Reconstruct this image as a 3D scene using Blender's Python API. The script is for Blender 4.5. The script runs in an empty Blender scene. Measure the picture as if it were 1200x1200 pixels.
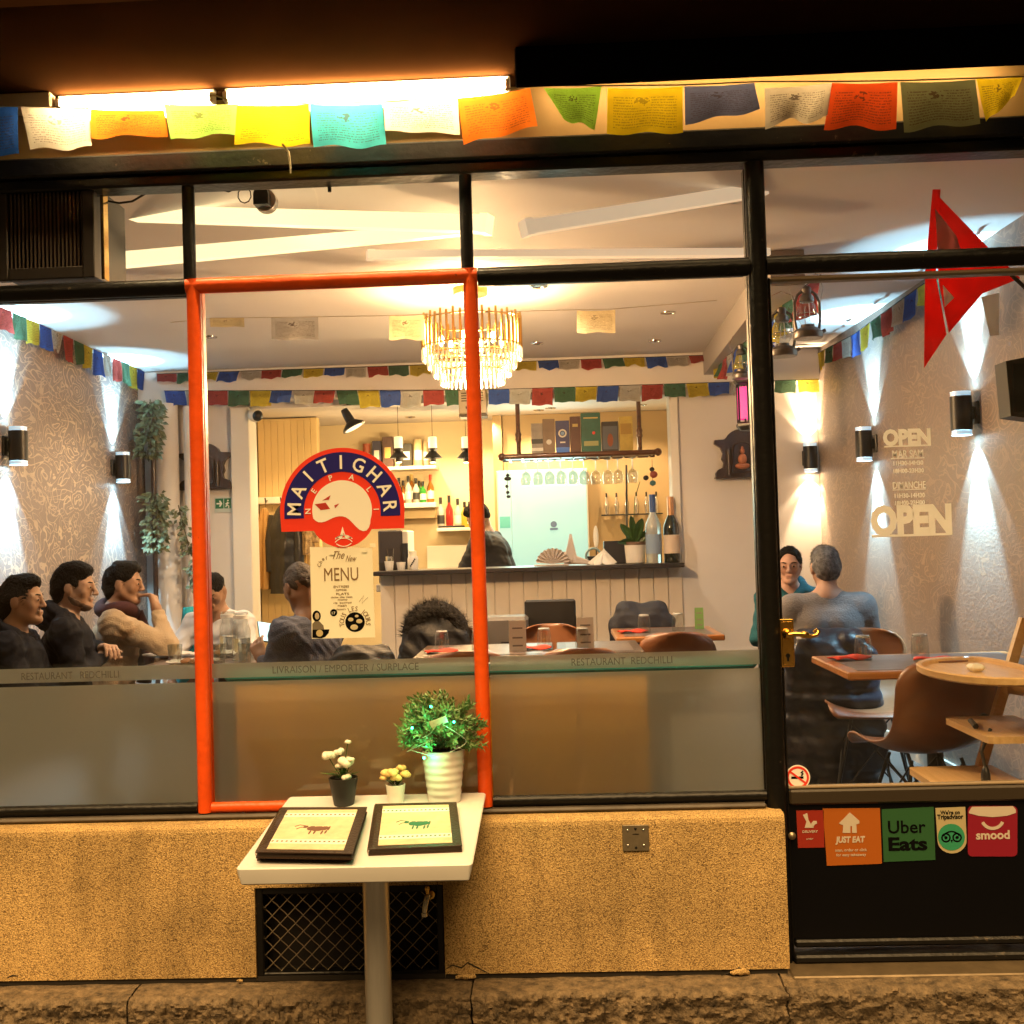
import bpy, bmesh, math, random
import numpy as np
from math import sin, cos, pi, radians, atan2, sqrt
from mathutils import Vector, Matrix, noise as mnoise

R = math.radians
random.seed(7)
SC = bpy.context.scene
COL = SC.collection

# ------------------------------------------------------------------ camera
CAM = Vector((0.0, -3.5, 1.52))
YAW, PITCH, ROLL, FPX = 2.1, 1.5, -1.72, 1320.0
CM = Matrix.Rotation(R(YAW), 3, 'Z') @ Matrix.Rotation(pi/2 + R(PITCH), 3, 'X') @ Matrix.Rotation(R(ROLL), 3, 'Z')
cd = bpy.data.cameras.new('camera'); cam = bpy.data.objects.new('camera', cd); COL.objects.link(cam)
cam.matrix_world = Matrix.Translation(CAM) @ CM.to_4x4()
cd.sensor_width = 36; cd.lens = FPX/1200*36; cd.clip_start = 0.05; cd.clip_end = 400
SC.camera = cam

# ------------------------------------------------------------------ world, street light, exposure
W = bpy.data.worlds.new('World'); SC.world = W; W.use_nodes = True
wn = W.node_tree.nodes; bg = wn['Background']
sky = wn.new('ShaderNodeTexSky'); sky.sky_type = 'NISHITA'; sky.sun_disc = False
sky.sun_elevation = R(57); sky.sun_rotation = R(184)
tint = wn.new('ShaderNodeMix'); tint.data_type = 'RGBA'; tint.blend_type = 'MULTIPLY'; tint.inputs[0].default_value = 1
tint.inputs[7].default_value = (1.0, .50, .16, 1)       # sodium glow of the street over the night sky
W.node_tree.links.new(sky.outputs[0], tint.inputs[6]); W.node_tree.links.new(tint.outputs[2], bg.inputs[0]); bg.inputs[1].default_value = 0.016
sl = bpy.data.lights.new('street_light_sun', 'SUN'); so = bpy.data.objects.new('street_light_sun', sl); COL.objects.link(so)
sl.energy = 5.0; sl.angle = R(45); sl.color = (1.0, 0.63, 0.27)
so.rotation_euler = (R(33), 0, R(-4))
SC.view_settings.view_transform = 'Standard'; SC.view_settings.look = 'None'
SC.view_settings.exposure = 0.42; SC.view_settings.gamma = 1.0; SC.view_settings.use_curve_mapping = False
SC.render.engine = 'CYCLES'
SC.cycles.use_denoising = True
try: SC.cycles.denoiser = 'OPENIMAGEDENOISE'
except Exception: pass
SC.cycles.max_bounces = 7; SC.cycles.diffuse_bounces = 3; SC.cycles.glossy_bounces = 3
SC.cycles.transmission_bounces = 5; SC.cycles.transparent_max_bounces = 14
SC.cycles.sample_clamp_indirect = 4.0; SC.cycles.adaptive_threshold = .025
SC.cycles.caustics_reflective = False; SC.cycles.caustics_refractive = True

# ------------------------------------------------------------------ pixels of the survey photo -> metres
def ray(px, py):
    return CM @ Vector(((px-600)/FPX, -(py-600)/FPX, -1.0))
def at(px, py, Y):
    d = ray(px, py); return CAM + d*((Y-CAM.y)/d.y)
def on(px, py, p0, n):
    d = ray(px, py); return CAM + d*((Vector(p0)-CAM).dot(Vector(n))/d.dot(Vector(n)))
def atz(px, py, Z):
    d = ray(px, py); return CAM + d*((Z-CAM.z)/d.z)
FLOOR, CEIL, BACK = 0.22, 2.85, 4.8
def xl(Y): return -3.04 + 0.028*(4.8-Y)
def xr(Y): return 1.95 + 0.028*(4.8-Y)
SK = 0.028                                    # the side walls run this much off square
NL = Vector((1, SK, 0)).normalized(); NR = Vector((-1, -SK, 0)).normalized()
def on_left(px, py, off=0.0): return on(px, py, Vector((xl(0)+off, 0, 0)), NL)
def on_right(px, py, off=0.0): return on(px, py, Vector((xr(0)-off, 0, 0)), NR)

# ------------------------------------------------------------------ materials
MATS = {}
def nodes_of(m):
    m.use_nodes = True; nt = m.node_tree
    return nt, nt.nodes, nt.links
def mat(name, col=(.5,.5,.5), rough=.5, metal=0.0, vary=0.0, vscale=6.0, bump=0.0, bscale=60.0, emit=None, estr=1.0,
        spec=.5, col2=None, stretch=None, sheen=0.0, trans=0.0, ior=1.45, coat=0.0, sss=0.0, objcol=False):
    if name in MATS: return MATS[name]
    m = bpy.data.materials.new(name); nt, N, L = nodes_of(m)
    b = N['Principled BSDF']
    b.inputs['Base Color'].default_value = (*col, 1)
    b.inputs['Roughness'].default_value = rough; b.inputs['Metallic'].default_value = metal
    b.inputs['Specular IOR Level'].default_value = spec
    b.inputs['IOR'].default_value = ior
    if trans: b.inputs['Transmission Weight'].default_value = trans
    if coat: b.inputs['Coat Weight'].default_value = coat
    if sheen: b.inputs['Sheen Weight'].default_value = sheen
    if sss:
        b.inputs['Subsurface Weight'].default_value = sss; b.inputs['Subsurface Radius'].default_value = (.012,.005,.003)
    src = None
    if vary or bump:
        tc = N.new('ShaderNodeTexCoord'); v = tc.outputs['Object']
        if stretch:
            mp = N.new('ShaderNodeMapping'); mp.inputs['Scale'].default_value = stretch
            L.new(v, mp.inputs[0]); v = mp.outputs[0]
    if objcol:
        oi = N.new('ShaderNodeObjectInfo'); src = oi.outputs['Color']; L.new(src, b.inputs['Base Color'])
    if vary:
        nz = N.new('ShaderNodeTexNoise'); nz.inputs['Scale'].default_value = vscale; nz.inputs['Detail'].default_value = 5
        nz.inputs['Roughness'].default_value = .62
        L.new(v, nz.inputs[0])
        rp = N.new('ShaderNodeMapRange'); rp.inputs[1].default_value = .3; rp.inputs[2].default_value = .7
        L.new(nz.outputs[0], rp.inputs[0])
        mx = N.new('ShaderNodeMix'); mx.data_type = 'RGBA'
        L.new(rp.outputs[0], mx.inputs[0])
        c2 = col2 or tuple(c*(1-vary) for c in col)
        mx.inputs[6].default_value = (*col, 1); mx.inputs[7].default_value = (*c2, 1)
        if objcol:
            mm = N.new('ShaderNodeMix'); mm.data_type = 'RGBA'; mm.blend_type = 'MULTIPLY'; mm.inputs[0].default_value = 1
            L.new(src, mm.inputs[6]); L.new(mx.outputs[2], mm.inputs[7]); L.new(mm.outputs[2], b.inputs['Base Color'])
        else:
            L.new(mx.outputs[2], b.inputs['Base Color'])
        r2 = N.new('ShaderNodeMapRange'); r2.inputs[3].default_value = max(0, rough-.08); r2.inputs[4].default_value = min(1, rough+.1)
        L.new(nz.outputs[0], r2.inputs[0]); L.new(r2.outputs[0], b.inputs['Roughness'])
    if bump:
        n2 = N.new('ShaderNodeTexNoise'); n2.inputs['Scale'].default_value = bscale; n2.inputs['Detail'].default_value = 3
        L.new(v, n2.inputs[0])
        bp = N.new('ShaderNodeBump'); bp.inputs['Strength'].default_value = bump; bp.inputs['Distance'].default_value = .01
        L.new(n2.outputs[0], bp.inputs['Height']); L.new(bp.outputs[0], b.inputs['Normal'])
    if emit:
        b.inputs['Emission Color'].default_value = (*emit, 1); b.inputs['Emission Strength'].default_value = estr
    MATS[name] = m; return m

def wood(name, c1, c2, scale=3.0, rough=.4, axis=0, coat=.2):
    if name in MATS: return MATS[name]
    m = bpy.data.materials.new(name); nt, N, L = nodes_of(m); b = N['Principled BSDF']
    tc = N.new('ShaderNodeTexCoord'); mp = N.new('ShaderNodeMapping')
    s = [14*scale, 14*scale, 14*scale]; s[axis] = scale
    mp.inputs['Scale'].default_value = s; L.new(tc.outputs['Object'], mp.inputs[0])
    nz = N.new('ShaderNodeTexNoise'); nz.inputs['Scale'].default_value = 1.2; nz.inputs['Detail'].default_value = 6; nz.inputs['Distortion'].default_value = .6
    L.new(mp.outputs[0], nz.inputs[0])
    cr = N.new('ShaderNodeValToRGB'); cr.color_ramp.elements[0].position = .3; cr.color_ramp.elements[1].position = .72
    cr.color_ramp.elements[0].color = (*c1, 1); cr.color_ramp.elements[1].color = (*c2, 1)
    L.new(nz.outputs[0], cr.inputs[0]); L.new(cr.outputs[0], b.inputs['Base Color'])
    b.inputs['Roughness'].default_value = rough; b.inputs['Coat Weight'].default_value = coat
    MATS[name] = m; return m

def glass_mat(name='window_glass', refl=.035, tint=(.97,.98,.97)):
    if name in MATS: return MATS[name]
    m = bpy.data.materials.new(name); nt, N, L = nodes_of(m); N.remove(N['Principled BSDF'])
    out = N['Material Output']
    t = N.new('ShaderNodeBsdfTransparent'); t.inputs[0].default_value = (*tint, 1)
    g = N.new('ShaderNodeBsdfGlossy'); g.inputs['Roughness'].default_value = .0
    lw = N.new('ShaderNodeLayerWeight'); lw.inputs[0].default_value = .5
    pw = N.new('ShaderNodeMath'); pw.operation = 'POWER'; pw.inputs[1].default_value = 4
    L.new(lw.outputs['Facing'], pw.inputs[0])
    ma = N.new('ShaderNodeMath'); ma.operation = 'MULTIPLY_ADD'; ma.inputs[1].default_value = .7; ma.inputs[2].default_value = refl
    L.new(pw.outputs[0], ma.inputs[0])
    mx = N.new('ShaderNodeMixShader'); L.new(ma.outputs[0], mx.inputs[0]); L.new(t.outputs[0], mx.inputs[1]); L.new(g.outputs[0], mx.inputs[2])
    tc = N.new('ShaderNodeTexCoord'); mp = N.new('ShaderNodeMapping'); mp.inputs['Scale'].default_value = (1.6,1,4.5); mp.inputs['Rotation'].default_value = (0,.5,0); L.new(tc.outputs['Object'], mp.inputs[0])
    nz = N.new('ShaderNodeTexNoise'); nz.inputs['Scale'].default_value = 2.2; nz.inputs['Detail'].default_value = 7; nz.inputs['Distortion'].default_value = .8; L.new(mp.outputs[0], nz.inputs[0])
    sm = N.new('ShaderNodeMapRange'); sm.inputs[1].default_value = .5; sm.inputs[2].default_value = .85; sm.inputs[3].default_value = 0; sm.inputs[4].default_value = .014; L.new(nz.outputs[0], sm.inputs[0])
    df = N.new('ShaderNodeBsdfTranslucent'); df.inputs[0].default_value = (.9,.88,.85,1)
    m2 = N.new('ShaderNodeMixShader'); L.new(sm.outputs[0], m2.inputs[0]); L.new(mx.outputs[0], m2.inputs[1]); L.new(df.outputs[0], m2.inputs[2])
    L.new(m2.outputs[0], out.inputs[0]); MATS[name] = m; return m

def film_mat():
    m = bpy.data.materials.new('frosted_film'); nt, N, L = nodes_of(m); N.remove(N['Principled BSDF'])
    out = N['Material Output']
    tr = N.new('ShaderNodeBsdfTranslucent'); tr.inputs[0].default_value = (.50,.51,.44,1)
    df = N.new('ShaderNodeBsdfDiffuse'); df.inputs[0].default_value = (.20,.205,.18,1)
    rf = N.new('ShaderNodeBsdfRefraction'); rf.inputs['Roughness'].default_value = .36; rf.inputs['IOR'].default_value = 1.2
    rf.inputs[0].default_value = (.95,.95,.92,1)
    a = N.new('ShaderNodeMixShader'); a.inputs[0].default_value = .42; L.new(tr.outputs[0], a.inputs[1]); L.new(df.outputs[0], a.inputs[2])
    c = N.new('ShaderNodeMixShader'); c.inputs[0].default_value = .60; L.new(a.outputs[0], c.inputs[1]); L.new(rf.outputs[0], c.inputs[2])
    g = N.new('ShaderNodeBsdfGlossy'); g.inputs['Roughness'].default_value = .45
    e = N.new('ShaderNodeMixShader'); e.inputs[0].default_value = .05; L.new(c.outputs[0], e.inputs[1]); L.new(g.outputs[0], e.inputs[2])
    L.new(e.outputs[0], out.inputs[0]); MATS['frosted_film'] = m; return m

def cloth_flag_mat():
    """thin printed cotton: colour from the object, block print by UV"""
    m = bpy.data.materials.new('flag_cotton'); nt, N, L = nodes_of(m); N.remove(N['Principled BSDF'])
    out = N['Material Output']
    oi = N.new('ShaderNodeObjectInfo'); tc = N.new('ShaderNodeTexCoord'); sp = N.new('ShaderNodeSeparateXYZ')
    L.new(tc.outputs['UV'], sp.inputs[0])
    def math_(op, a, b=None, c=None):
        n = N.new('ShaderNodeMath'); n.operation = op
        for i, v in enumerate((a, b, c)):
            if v is None: continue
            if isinstance(v, (int, float)): n.inputs[i].default_value = v
            else: L.new(v, n.inputs[i])
        return n.outputs[0]
    u, v = sp.outputs[0], sp.outputs[1]
    # rows of script: rows along v broken by fast noise along u
    mp = N.new('ShaderNodeMapping'); mp.inputs['Scale'].default_value = (70, 16, 1); L.new(tc.outputs['UV'], mp.inputs[0])
    va = N.new('ShaderNodeVectorMath'); va.operation = 'ADD'; L.new(mp.outputs[0], va.inputs[0]); L.new(oi.outputs['Random'], va.inputs[1])
    nz = N.new('ShaderNodeTexNoise'); nz.inputs['Scale'].default_value = 1.0; nz.inputs['Detail'].default_value = 1; L.new(va.outputs[0], nz.inputs[0])
    row = math_('FRACT', math_('MULTIPLY', v, 17.0))
    rowm = math_('LESS_THAN', math_('ABSOLUTE', math_('SUBTRACT', row, .5)), .25)
    ink = math_('MULTIPLY', rowm, math_('GREATER_THAN', nz.outputs[0], .47))
    inu = math_('LESS_THAN', math_('ABSOLUTE', math_('SUBTRACT', u, .5)), .42)
    inv = math_('LESS_THAN', math_('ABSOLUTE', math_('SUBTRACT', v, .46)), .36)
    # clear patch with the emblem
    du = math_('MULTIPLY', math_('SUBTRACT', u, .46), 1.0); dv = math_('MULTIPLY', math_('SUBTRACT', v, .70), .85)
    rad = math_('SQRT', math_('ADD', math_('MULTIPLY', du, du), math_('MULTIPLY', dv, dv)))
    outside = math_('GREATER_THAN', rad, .13)
    n3 = N.new('ShaderNodeTexNoise'); n3.inputs['Scale'].default_value = 16; n3.inputs['Detail'].default_value = 2; vb = N.new('ShaderNodeVectorMath'); vb.operation = 'ADD'; L.new(tc.outputs['UV'], vb.inputs[0]); L.new(oi.outputs['Random'], vb.inputs[1]); L.new(vb.outputs[0], n3.inputs[0])
    emb = math_('MULTIPLY', math_('LESS_THAN', rad, .105), math_('GREATER_THAN', math_('SUBTRACT', n3.outputs[0], math_('MULTIPLY', rad, 1.6)), .42))
    body = math_('MULTIPLY', math_('MULTIPLY', ink, outside), math_('MULTIPLY', inu, inv))
    allink = math_('MULTIPLY', math_('MAXIMUM', math_('MULTIPLY', body, .66), math_('MULTIPLY', emb, .85)), math_('MULTIPLY_ADD', oi.outputs['Random'], .4, .6))
    n4 = N.new('ShaderNodeTexNoise'); n4.inputs['Scale'].default_value = 3; L.new(tc.outputs['UV'], n4.inputs[0])
    fade = N.new('ShaderNodeMix'); fade.data_type = 'RGBA'; fade.blend_type = 'MULTIPLY'; fade.inputs[0].default_value = .35
    L.new(oi.outputs['Color'], fade.inputs[6]); L.new(n4.outputs[0], fade.inputs[7])
    mx = N.new('ShaderNodeMix'); mx.data_type = 'RGBA'; L.new(allink, mx.inputs[0]); L.new(fade.outputs[2], mx.inputs[6]); mx.inputs[7].default_value = (.06,.03,.02,1)
    wv = N.new('ShaderNodeTexNoise'); wv.inputs['Scale'].default_value = 160; L.new(tc.outputs['UV'], wv.inputs[0])
    vc = N.new('ShaderNodeVectorMath'); vc.operation = 'ADD'; L.new(tc.outputs['UV'], vc.inputs[0]); L.new(oi.outputs['Random'], vc.inputs[1])
    cz = N.new('ShaderNodeTexNoise'); cz.inputs['Scale'].default_value = 5; cz.inputs['Detail'].default_value = 3; cz.inputs['Distortion'].default_value = 1.5; L.new(vc.outputs[0], cz.inputs[0])
    hh = math_('ADD', math_('MULTIPLY', wv.outputs[0], .15), cz.outputs[0])
    bp = N.new('ShaderNodeBump'); bp.inputs['Strength'].default_value = .8; bp.inputs['Distance'].default_value = .02; L.new(hh, bp.inputs['Height'])
    d = N.new('ShaderNodeBsdfDiffuse'); t = N.new('ShaderNodeBsdfTranslucent')
    L.new(mx.outputs[2], d.inputs[0]); L.new(mx.outputs[2], t.inputs[0]); L.new(bp.outputs[0], d.inputs['Normal'])
    ms = N.new('ShaderNodeMixShader'); ms.inputs[0].default_value = .5; L.new(d.outputs[0], ms.inputs[1]); L.new(t.outputs[0], ms.inputs[2])
    L.new(ms.outputs[0], out.inputs[0]); MATS['flag_cotton'] = m; return m

def thin_cloth(name, col, t=.55):
    if name in MATS: return MATS[name]
    m = bpy.data.materials.new(name); nt, N, L = nodes_of(m); N.remove(N['Principled BSDF'])
    tc = N.new('ShaderNodeTexCoord'); nz = N.new('ShaderNodeTexNoise'); nz.inputs['Scale'].default_value = 9; L.new(tc.outputs['Object'], nz.inputs[0])
    mx = N.new('ShaderNodeMix'); mx.data_type = 'RGBA'; L.new(nz.outputs[0], mx.inputs[0]); mx.inputs[6].default_value = (*col,1); mx.inputs[7].default_value = (*[c*.8 for c in col],1)
    d = N.new('ShaderNodeBsdfDiffuse'); q = N.new('ShaderNodeBsdfTranslucent'); L.new(mx.outputs[2], d.inputs[0]); L.new(mx.outputs[2], q.inputs[0])
    ms = N.new('ShaderNodeMixShader'); ms.inputs[0].default_value = t; L.new(d.outputs[0], ms.inputs[1]); L.new(q.outputs[0], ms.inputs[2]); L.new(ms.outputs[0], N['Material Output'].inputs[0])
    MATS[name] = m; return m

def wallpaper_mat(name, base, line, base2, metal=.25):
    m = bpy.data.materials.new(name); nt, N, L = nodes_of(m); b = N['Principled BSDF']
    tc = N.new('ShaderNodeTexCoord'); mp = N.new('ShaderNodeMapping'); mp.inputs['Scale'].default_value = (1, .55, .85); L.new(tc.outputs['Object'], mp.inputs[0])
    def n(scale, det, dist, off):
        ad = N.new('ShaderNodeVectorMath'); ad.inputs[1].default_value = (off, off*1.7, off*.6); L.new(mp.outputs[0], ad.inputs[0])
        k = N.new('ShaderNodeTexNoise'); k.inputs['Scale'].default_value = scale; k.inputs['Detail'].default_value = det; k.inputs['Distortion'].default_value = dist
        L.new(ad.outputs[0], k.inputs[0]); return k.outputs[0]
    def m_(op, a, bb, c=None):
        k = N.new('ShaderNodeMath'); k.operation = op
        for i, v in enumerate((a, bb, c)):
            if v is None: continue
            if isinstance(v, (int, float)): k.inputs[i].default_value = v
            else: L.new(v, k.inputs[i])
        return k.outputs[0]
    def contour(x, w):
        a = m_('ABSOLUTE', m_('SUBTRACT', m_('FRACT', m_('MULTIPLY', x, 7.0), None), .5), None)
        return m_('LESS_THAN', a, w)
    a = contour(n(6.2, 1.0, 1.6, 0), .085); c = contour(n(4.6, .5, 2.4, 4.3), .06)
    vo = N.new('ShaderNodeTexVoronoi'); vo.inputs['Scale'].default_value = 3.1; L.new(mp.outputs[0], vo.inputs[0])
    near = m_('LESS_THAN', vo.outputs['Distance'], .26)
    ring = m_('MULTIPLY', near, m_('LESS_THAN', m_('ABSOLUTE', m_('SUBTRACT', m_('FRACT', m_('ADD', m_('MULTIPLY', vo.outputs['Distance'], 19.0), m_('MULTIPLY', n(14, 1, 1, 2), 2.5)), None), .5), None), .14))
    ln = m_('MAXIMUM', m_('MULTIPLY', m_('MAXIMUM', a, c), m_('SUBTRACT', 1.0, near)), ring)
    wear = n(3, 3, 0, 8)
    mr = N.new('ShaderNodeMapRange'); mr.inputs[1].default_value = .35; mr.inputs[2].default_value = .62; L.new(wear, mr.inputs[0])
    amt = m_('MULTIPLY', ln, m_('MULTIPLY_ADD', mr.outputs[0], .6, .4))
    bs = N.new('ShaderNodeMix'); bs.data_type = 'RGBA'; L.new(n(1.6, 2, 0, 5), bs.inputs[0]); bs.inputs[6].default_value = (*base, 1); bs.inputs[7].default_value = (*base2, 1)
    mx = N.new('ShaderNodeMix'); mx.data_type = 'RGBA'; L.new(amt, mx.inputs[0]); L.new(bs.outputs[2], mx.inputs[6]); mx.inputs[7].default_value = (*line, 1)
    L.new(mx.outputs[2], b.inputs['Base Color'])
    L.new(m_('MULTIPLY', amt, metal), b.inputs['Metallic'])
    b.inputs['Roughness'].default_value = .48
    g = n(90, 2, 0, 1)
    bp = N.new('ShaderNodeBump'); bp.inputs['Strength'].default_value = .35; bp.inputs['Distance'].default_value = .003
    L.new(m_('MULTIPLY_ADD', amt, 1.0, g), bp.inputs['Height']); L.new(bp.outputs[0], b.inputs['Normal'])
    MATS[name] = m; return m

def stucco_mat():
    m = bpy.data.materials.new('speckled_render'); nt, N, L = nodes_of(m); b = N['Principled BSDF']
    tc = N.new('ShaderNodeTexCoord')
    n1 = N.new('ShaderNodeTexNoise'); n1.inputs['Scale'].default_value = 300; n1.inputs['Detail'].default_value = 2.5; n1.inputs['Roughness'].default_value = .6; L.new(tc.outputs['Object'], n1.inputs[0])
    n2 = N.new('ShaderNodeTexNoise'); n2.inputs['Scale'].default_value = 3.5; n2.inputs['Detail'].default_value = 4; L.new(tc.outputs['Object'], n2.inputs[0])
    cr = N.new('ShaderNodeValToRGB'); e = cr.color_ramp.elements
    e[0].position = .34; e[0].color = (.13,.08,.035,1); e[1].position = .62; e[1].color = (.78,.54,.22,1)
    k = e.new(.47); k.color = (.55,.35,.13,1)
    L.new(n1.outputs[0], cr.inputs[0])
    rp = N.new('ShaderNodeMapRange'); rp.inputs[1].default_value = .3; rp.inputs[2].default_value = .72; rp.inputs[3].default_value = .68; rp.inputs[4].default_value = 1.08
    L.new(n2.outputs[0], rp.inputs[0])
    # large soft stains and rain streaks
    ms_ = N.new('ShaderNodeMapping'); ms_.inputs['Scale'].default_value = (9,9,1.1); L.new(tc.outputs['Object'], ms_.inputs[0])
    n5 = N.new('ShaderNodeTexNoise'); n5.inputs['Scale'].default_value = 1.0; n5.inputs['Detail'].default_value = 5; L.new(ms_.outputs[0], n5.inputs[0])
    r5 = N.new('ShaderNodeMapRange'); r5.inputs[1].default_value = .5; r5.inputs[2].default_value = .78; r5.inputs[3].default_value = 1.0; r5.inputs[4].default_value = .62; L.new(n5.outputs[0], r5.inputs[0])
    m5 = N.new('ShaderNodeMath'); m5.operation = 'MULTIPLY'; L.new(rp.outputs[0], m5.inputs[0]); L.new(r5.outputs[0], m5.inputs[1])
    sp = N.new('ShaderNodeSeparateXYZ'); L.new(tc.outputs['Object'], sp.inputs[0])
    mx = N.new('ShaderNodeMix'); mx.data_type = 'RGBA'; mx.blend_type = 'MULTIPLY'; mx.inputs[0].default_value = 1
    L.new(cr.outputs[0], mx.inputs[6]); L.new(m5.outputs[0], mx.inputs[7]); L.new(mx.outputs[2], b.inputs['Base Color'])
    b.inputs['Roughness'].default_value = .85
    n3 = N.new('ShaderNodeTexNoise'); n3.inputs['Scale'].default_value = 320; n3.inputs['Detail'].default_value = 3; L.new(tc.outputs['Object'], n3.inputs[0])
    bp = N.new('ShaderNodeBump'); bp.inputs['Strength'].default_value = .9; bp.inputs['Distance'].default_value = .006
    L.new(n3.outputs[0], bp.inputs['Height']); L.new(bp.outputs[0], b.inputs['Normal'])
    MATS['speckled_render'] = m; return m

def stone_mat():
    m = bpy.data.materials.new('plinth_stone'); nt, N, L = nodes_of(m); b = N['Principled BSDF']
    tc = N.new('ShaderNodeTexCoord')
    n1 = N.new('ShaderNodeTexNoise'); n1.inputs['Scale'].default_value = 32; n1.inputs['Detail'].default_value = 9; n1.inputs['Roughness'].default_value = .7; L.new(tc.outputs['Object'], n1.inputs[0])
    cr = N.new('ShaderNodeValToRGB'); e = cr.color_ramp.elements
    e[0].position = .3; e[0].color = (.022,.016,.010,1); e[1].position = .74; e[1].color = (.27,.19,.105,1)
    L.new(n1.outputs[0], cr.inputs[0]); L.new(cr.outputs[0], b.inputs['Base Color'])
    b.inputs['Roughness'].default_value = .8
    n3 = N.new('ShaderNodeTexNoise'); n3.inputs['Scale'].default_value = 95; n3.inputs['Detail'].default_value = 8; L.new(tc.outputs['Object'], n3.inputs[0])
    bp = N.new('ShaderNodeBump'); bp.inputs['Strength'].default_value = 1.0; bp.inputs['Distance'].default_value = .008
    L.new(n3.outputs[0], bp.inputs['Height']); L.new(bp.outputs[0], b.inputs['Normal'])
    MATS['plinth_stone'] = m; return m

def chipped_paint(name, col, under, rough, chip=.70, spec=.4):
    m = mat(name, col, rough, vary=.28, vscale=7, bump=.22, bscale=45, spec=spec); nt, N, L = nodes_of(m); b = N['Principled BSDF']
    src = b.inputs['Base Color'].links[0].from_socket; tc = N.new('ShaderNodeTexCoord')
    n = N.new('ShaderNodeTexNoise'); n.inputs['Scale'].default_value = 38; n.inputs['Detail'].default_value = 6; n.inputs['Roughness'].default_value = .7; L.new(tc.outputs['Object'], n.inputs[0])
    n2 = N.new('ShaderNodeTexNoise'); n2.inputs['Scale'].default_value = 2.5; L.new(tc.outputs['Object'], n2.inputs[0])
    ad = N.new('ShaderNodeMath'); ad.operation = 'MULTIPLY_ADD'; ad.inputs[1].default_value = .35; L.new(n2.outputs[0], ad.inputs[0]); L.new(n.outputs[0], ad.inputs[2])
    g = N.new('ShaderNodeMath'); g.operation = 'GREATER_THAN'; g.inputs[1].default_value = chip+.175; L.new(ad.outputs[0], g.inputs[0])
    mx = N.new('ShaderNodeMix'); mx.data_type = 'RGBA'; L.new(g.outputs[0], mx.inputs[0]); L.new(src, mx.inputs[6]); mx.inputs[7].default_value = (*under,1); L.new(mx.outputs[2], b.inputs['Base Color'])
    return m
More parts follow.
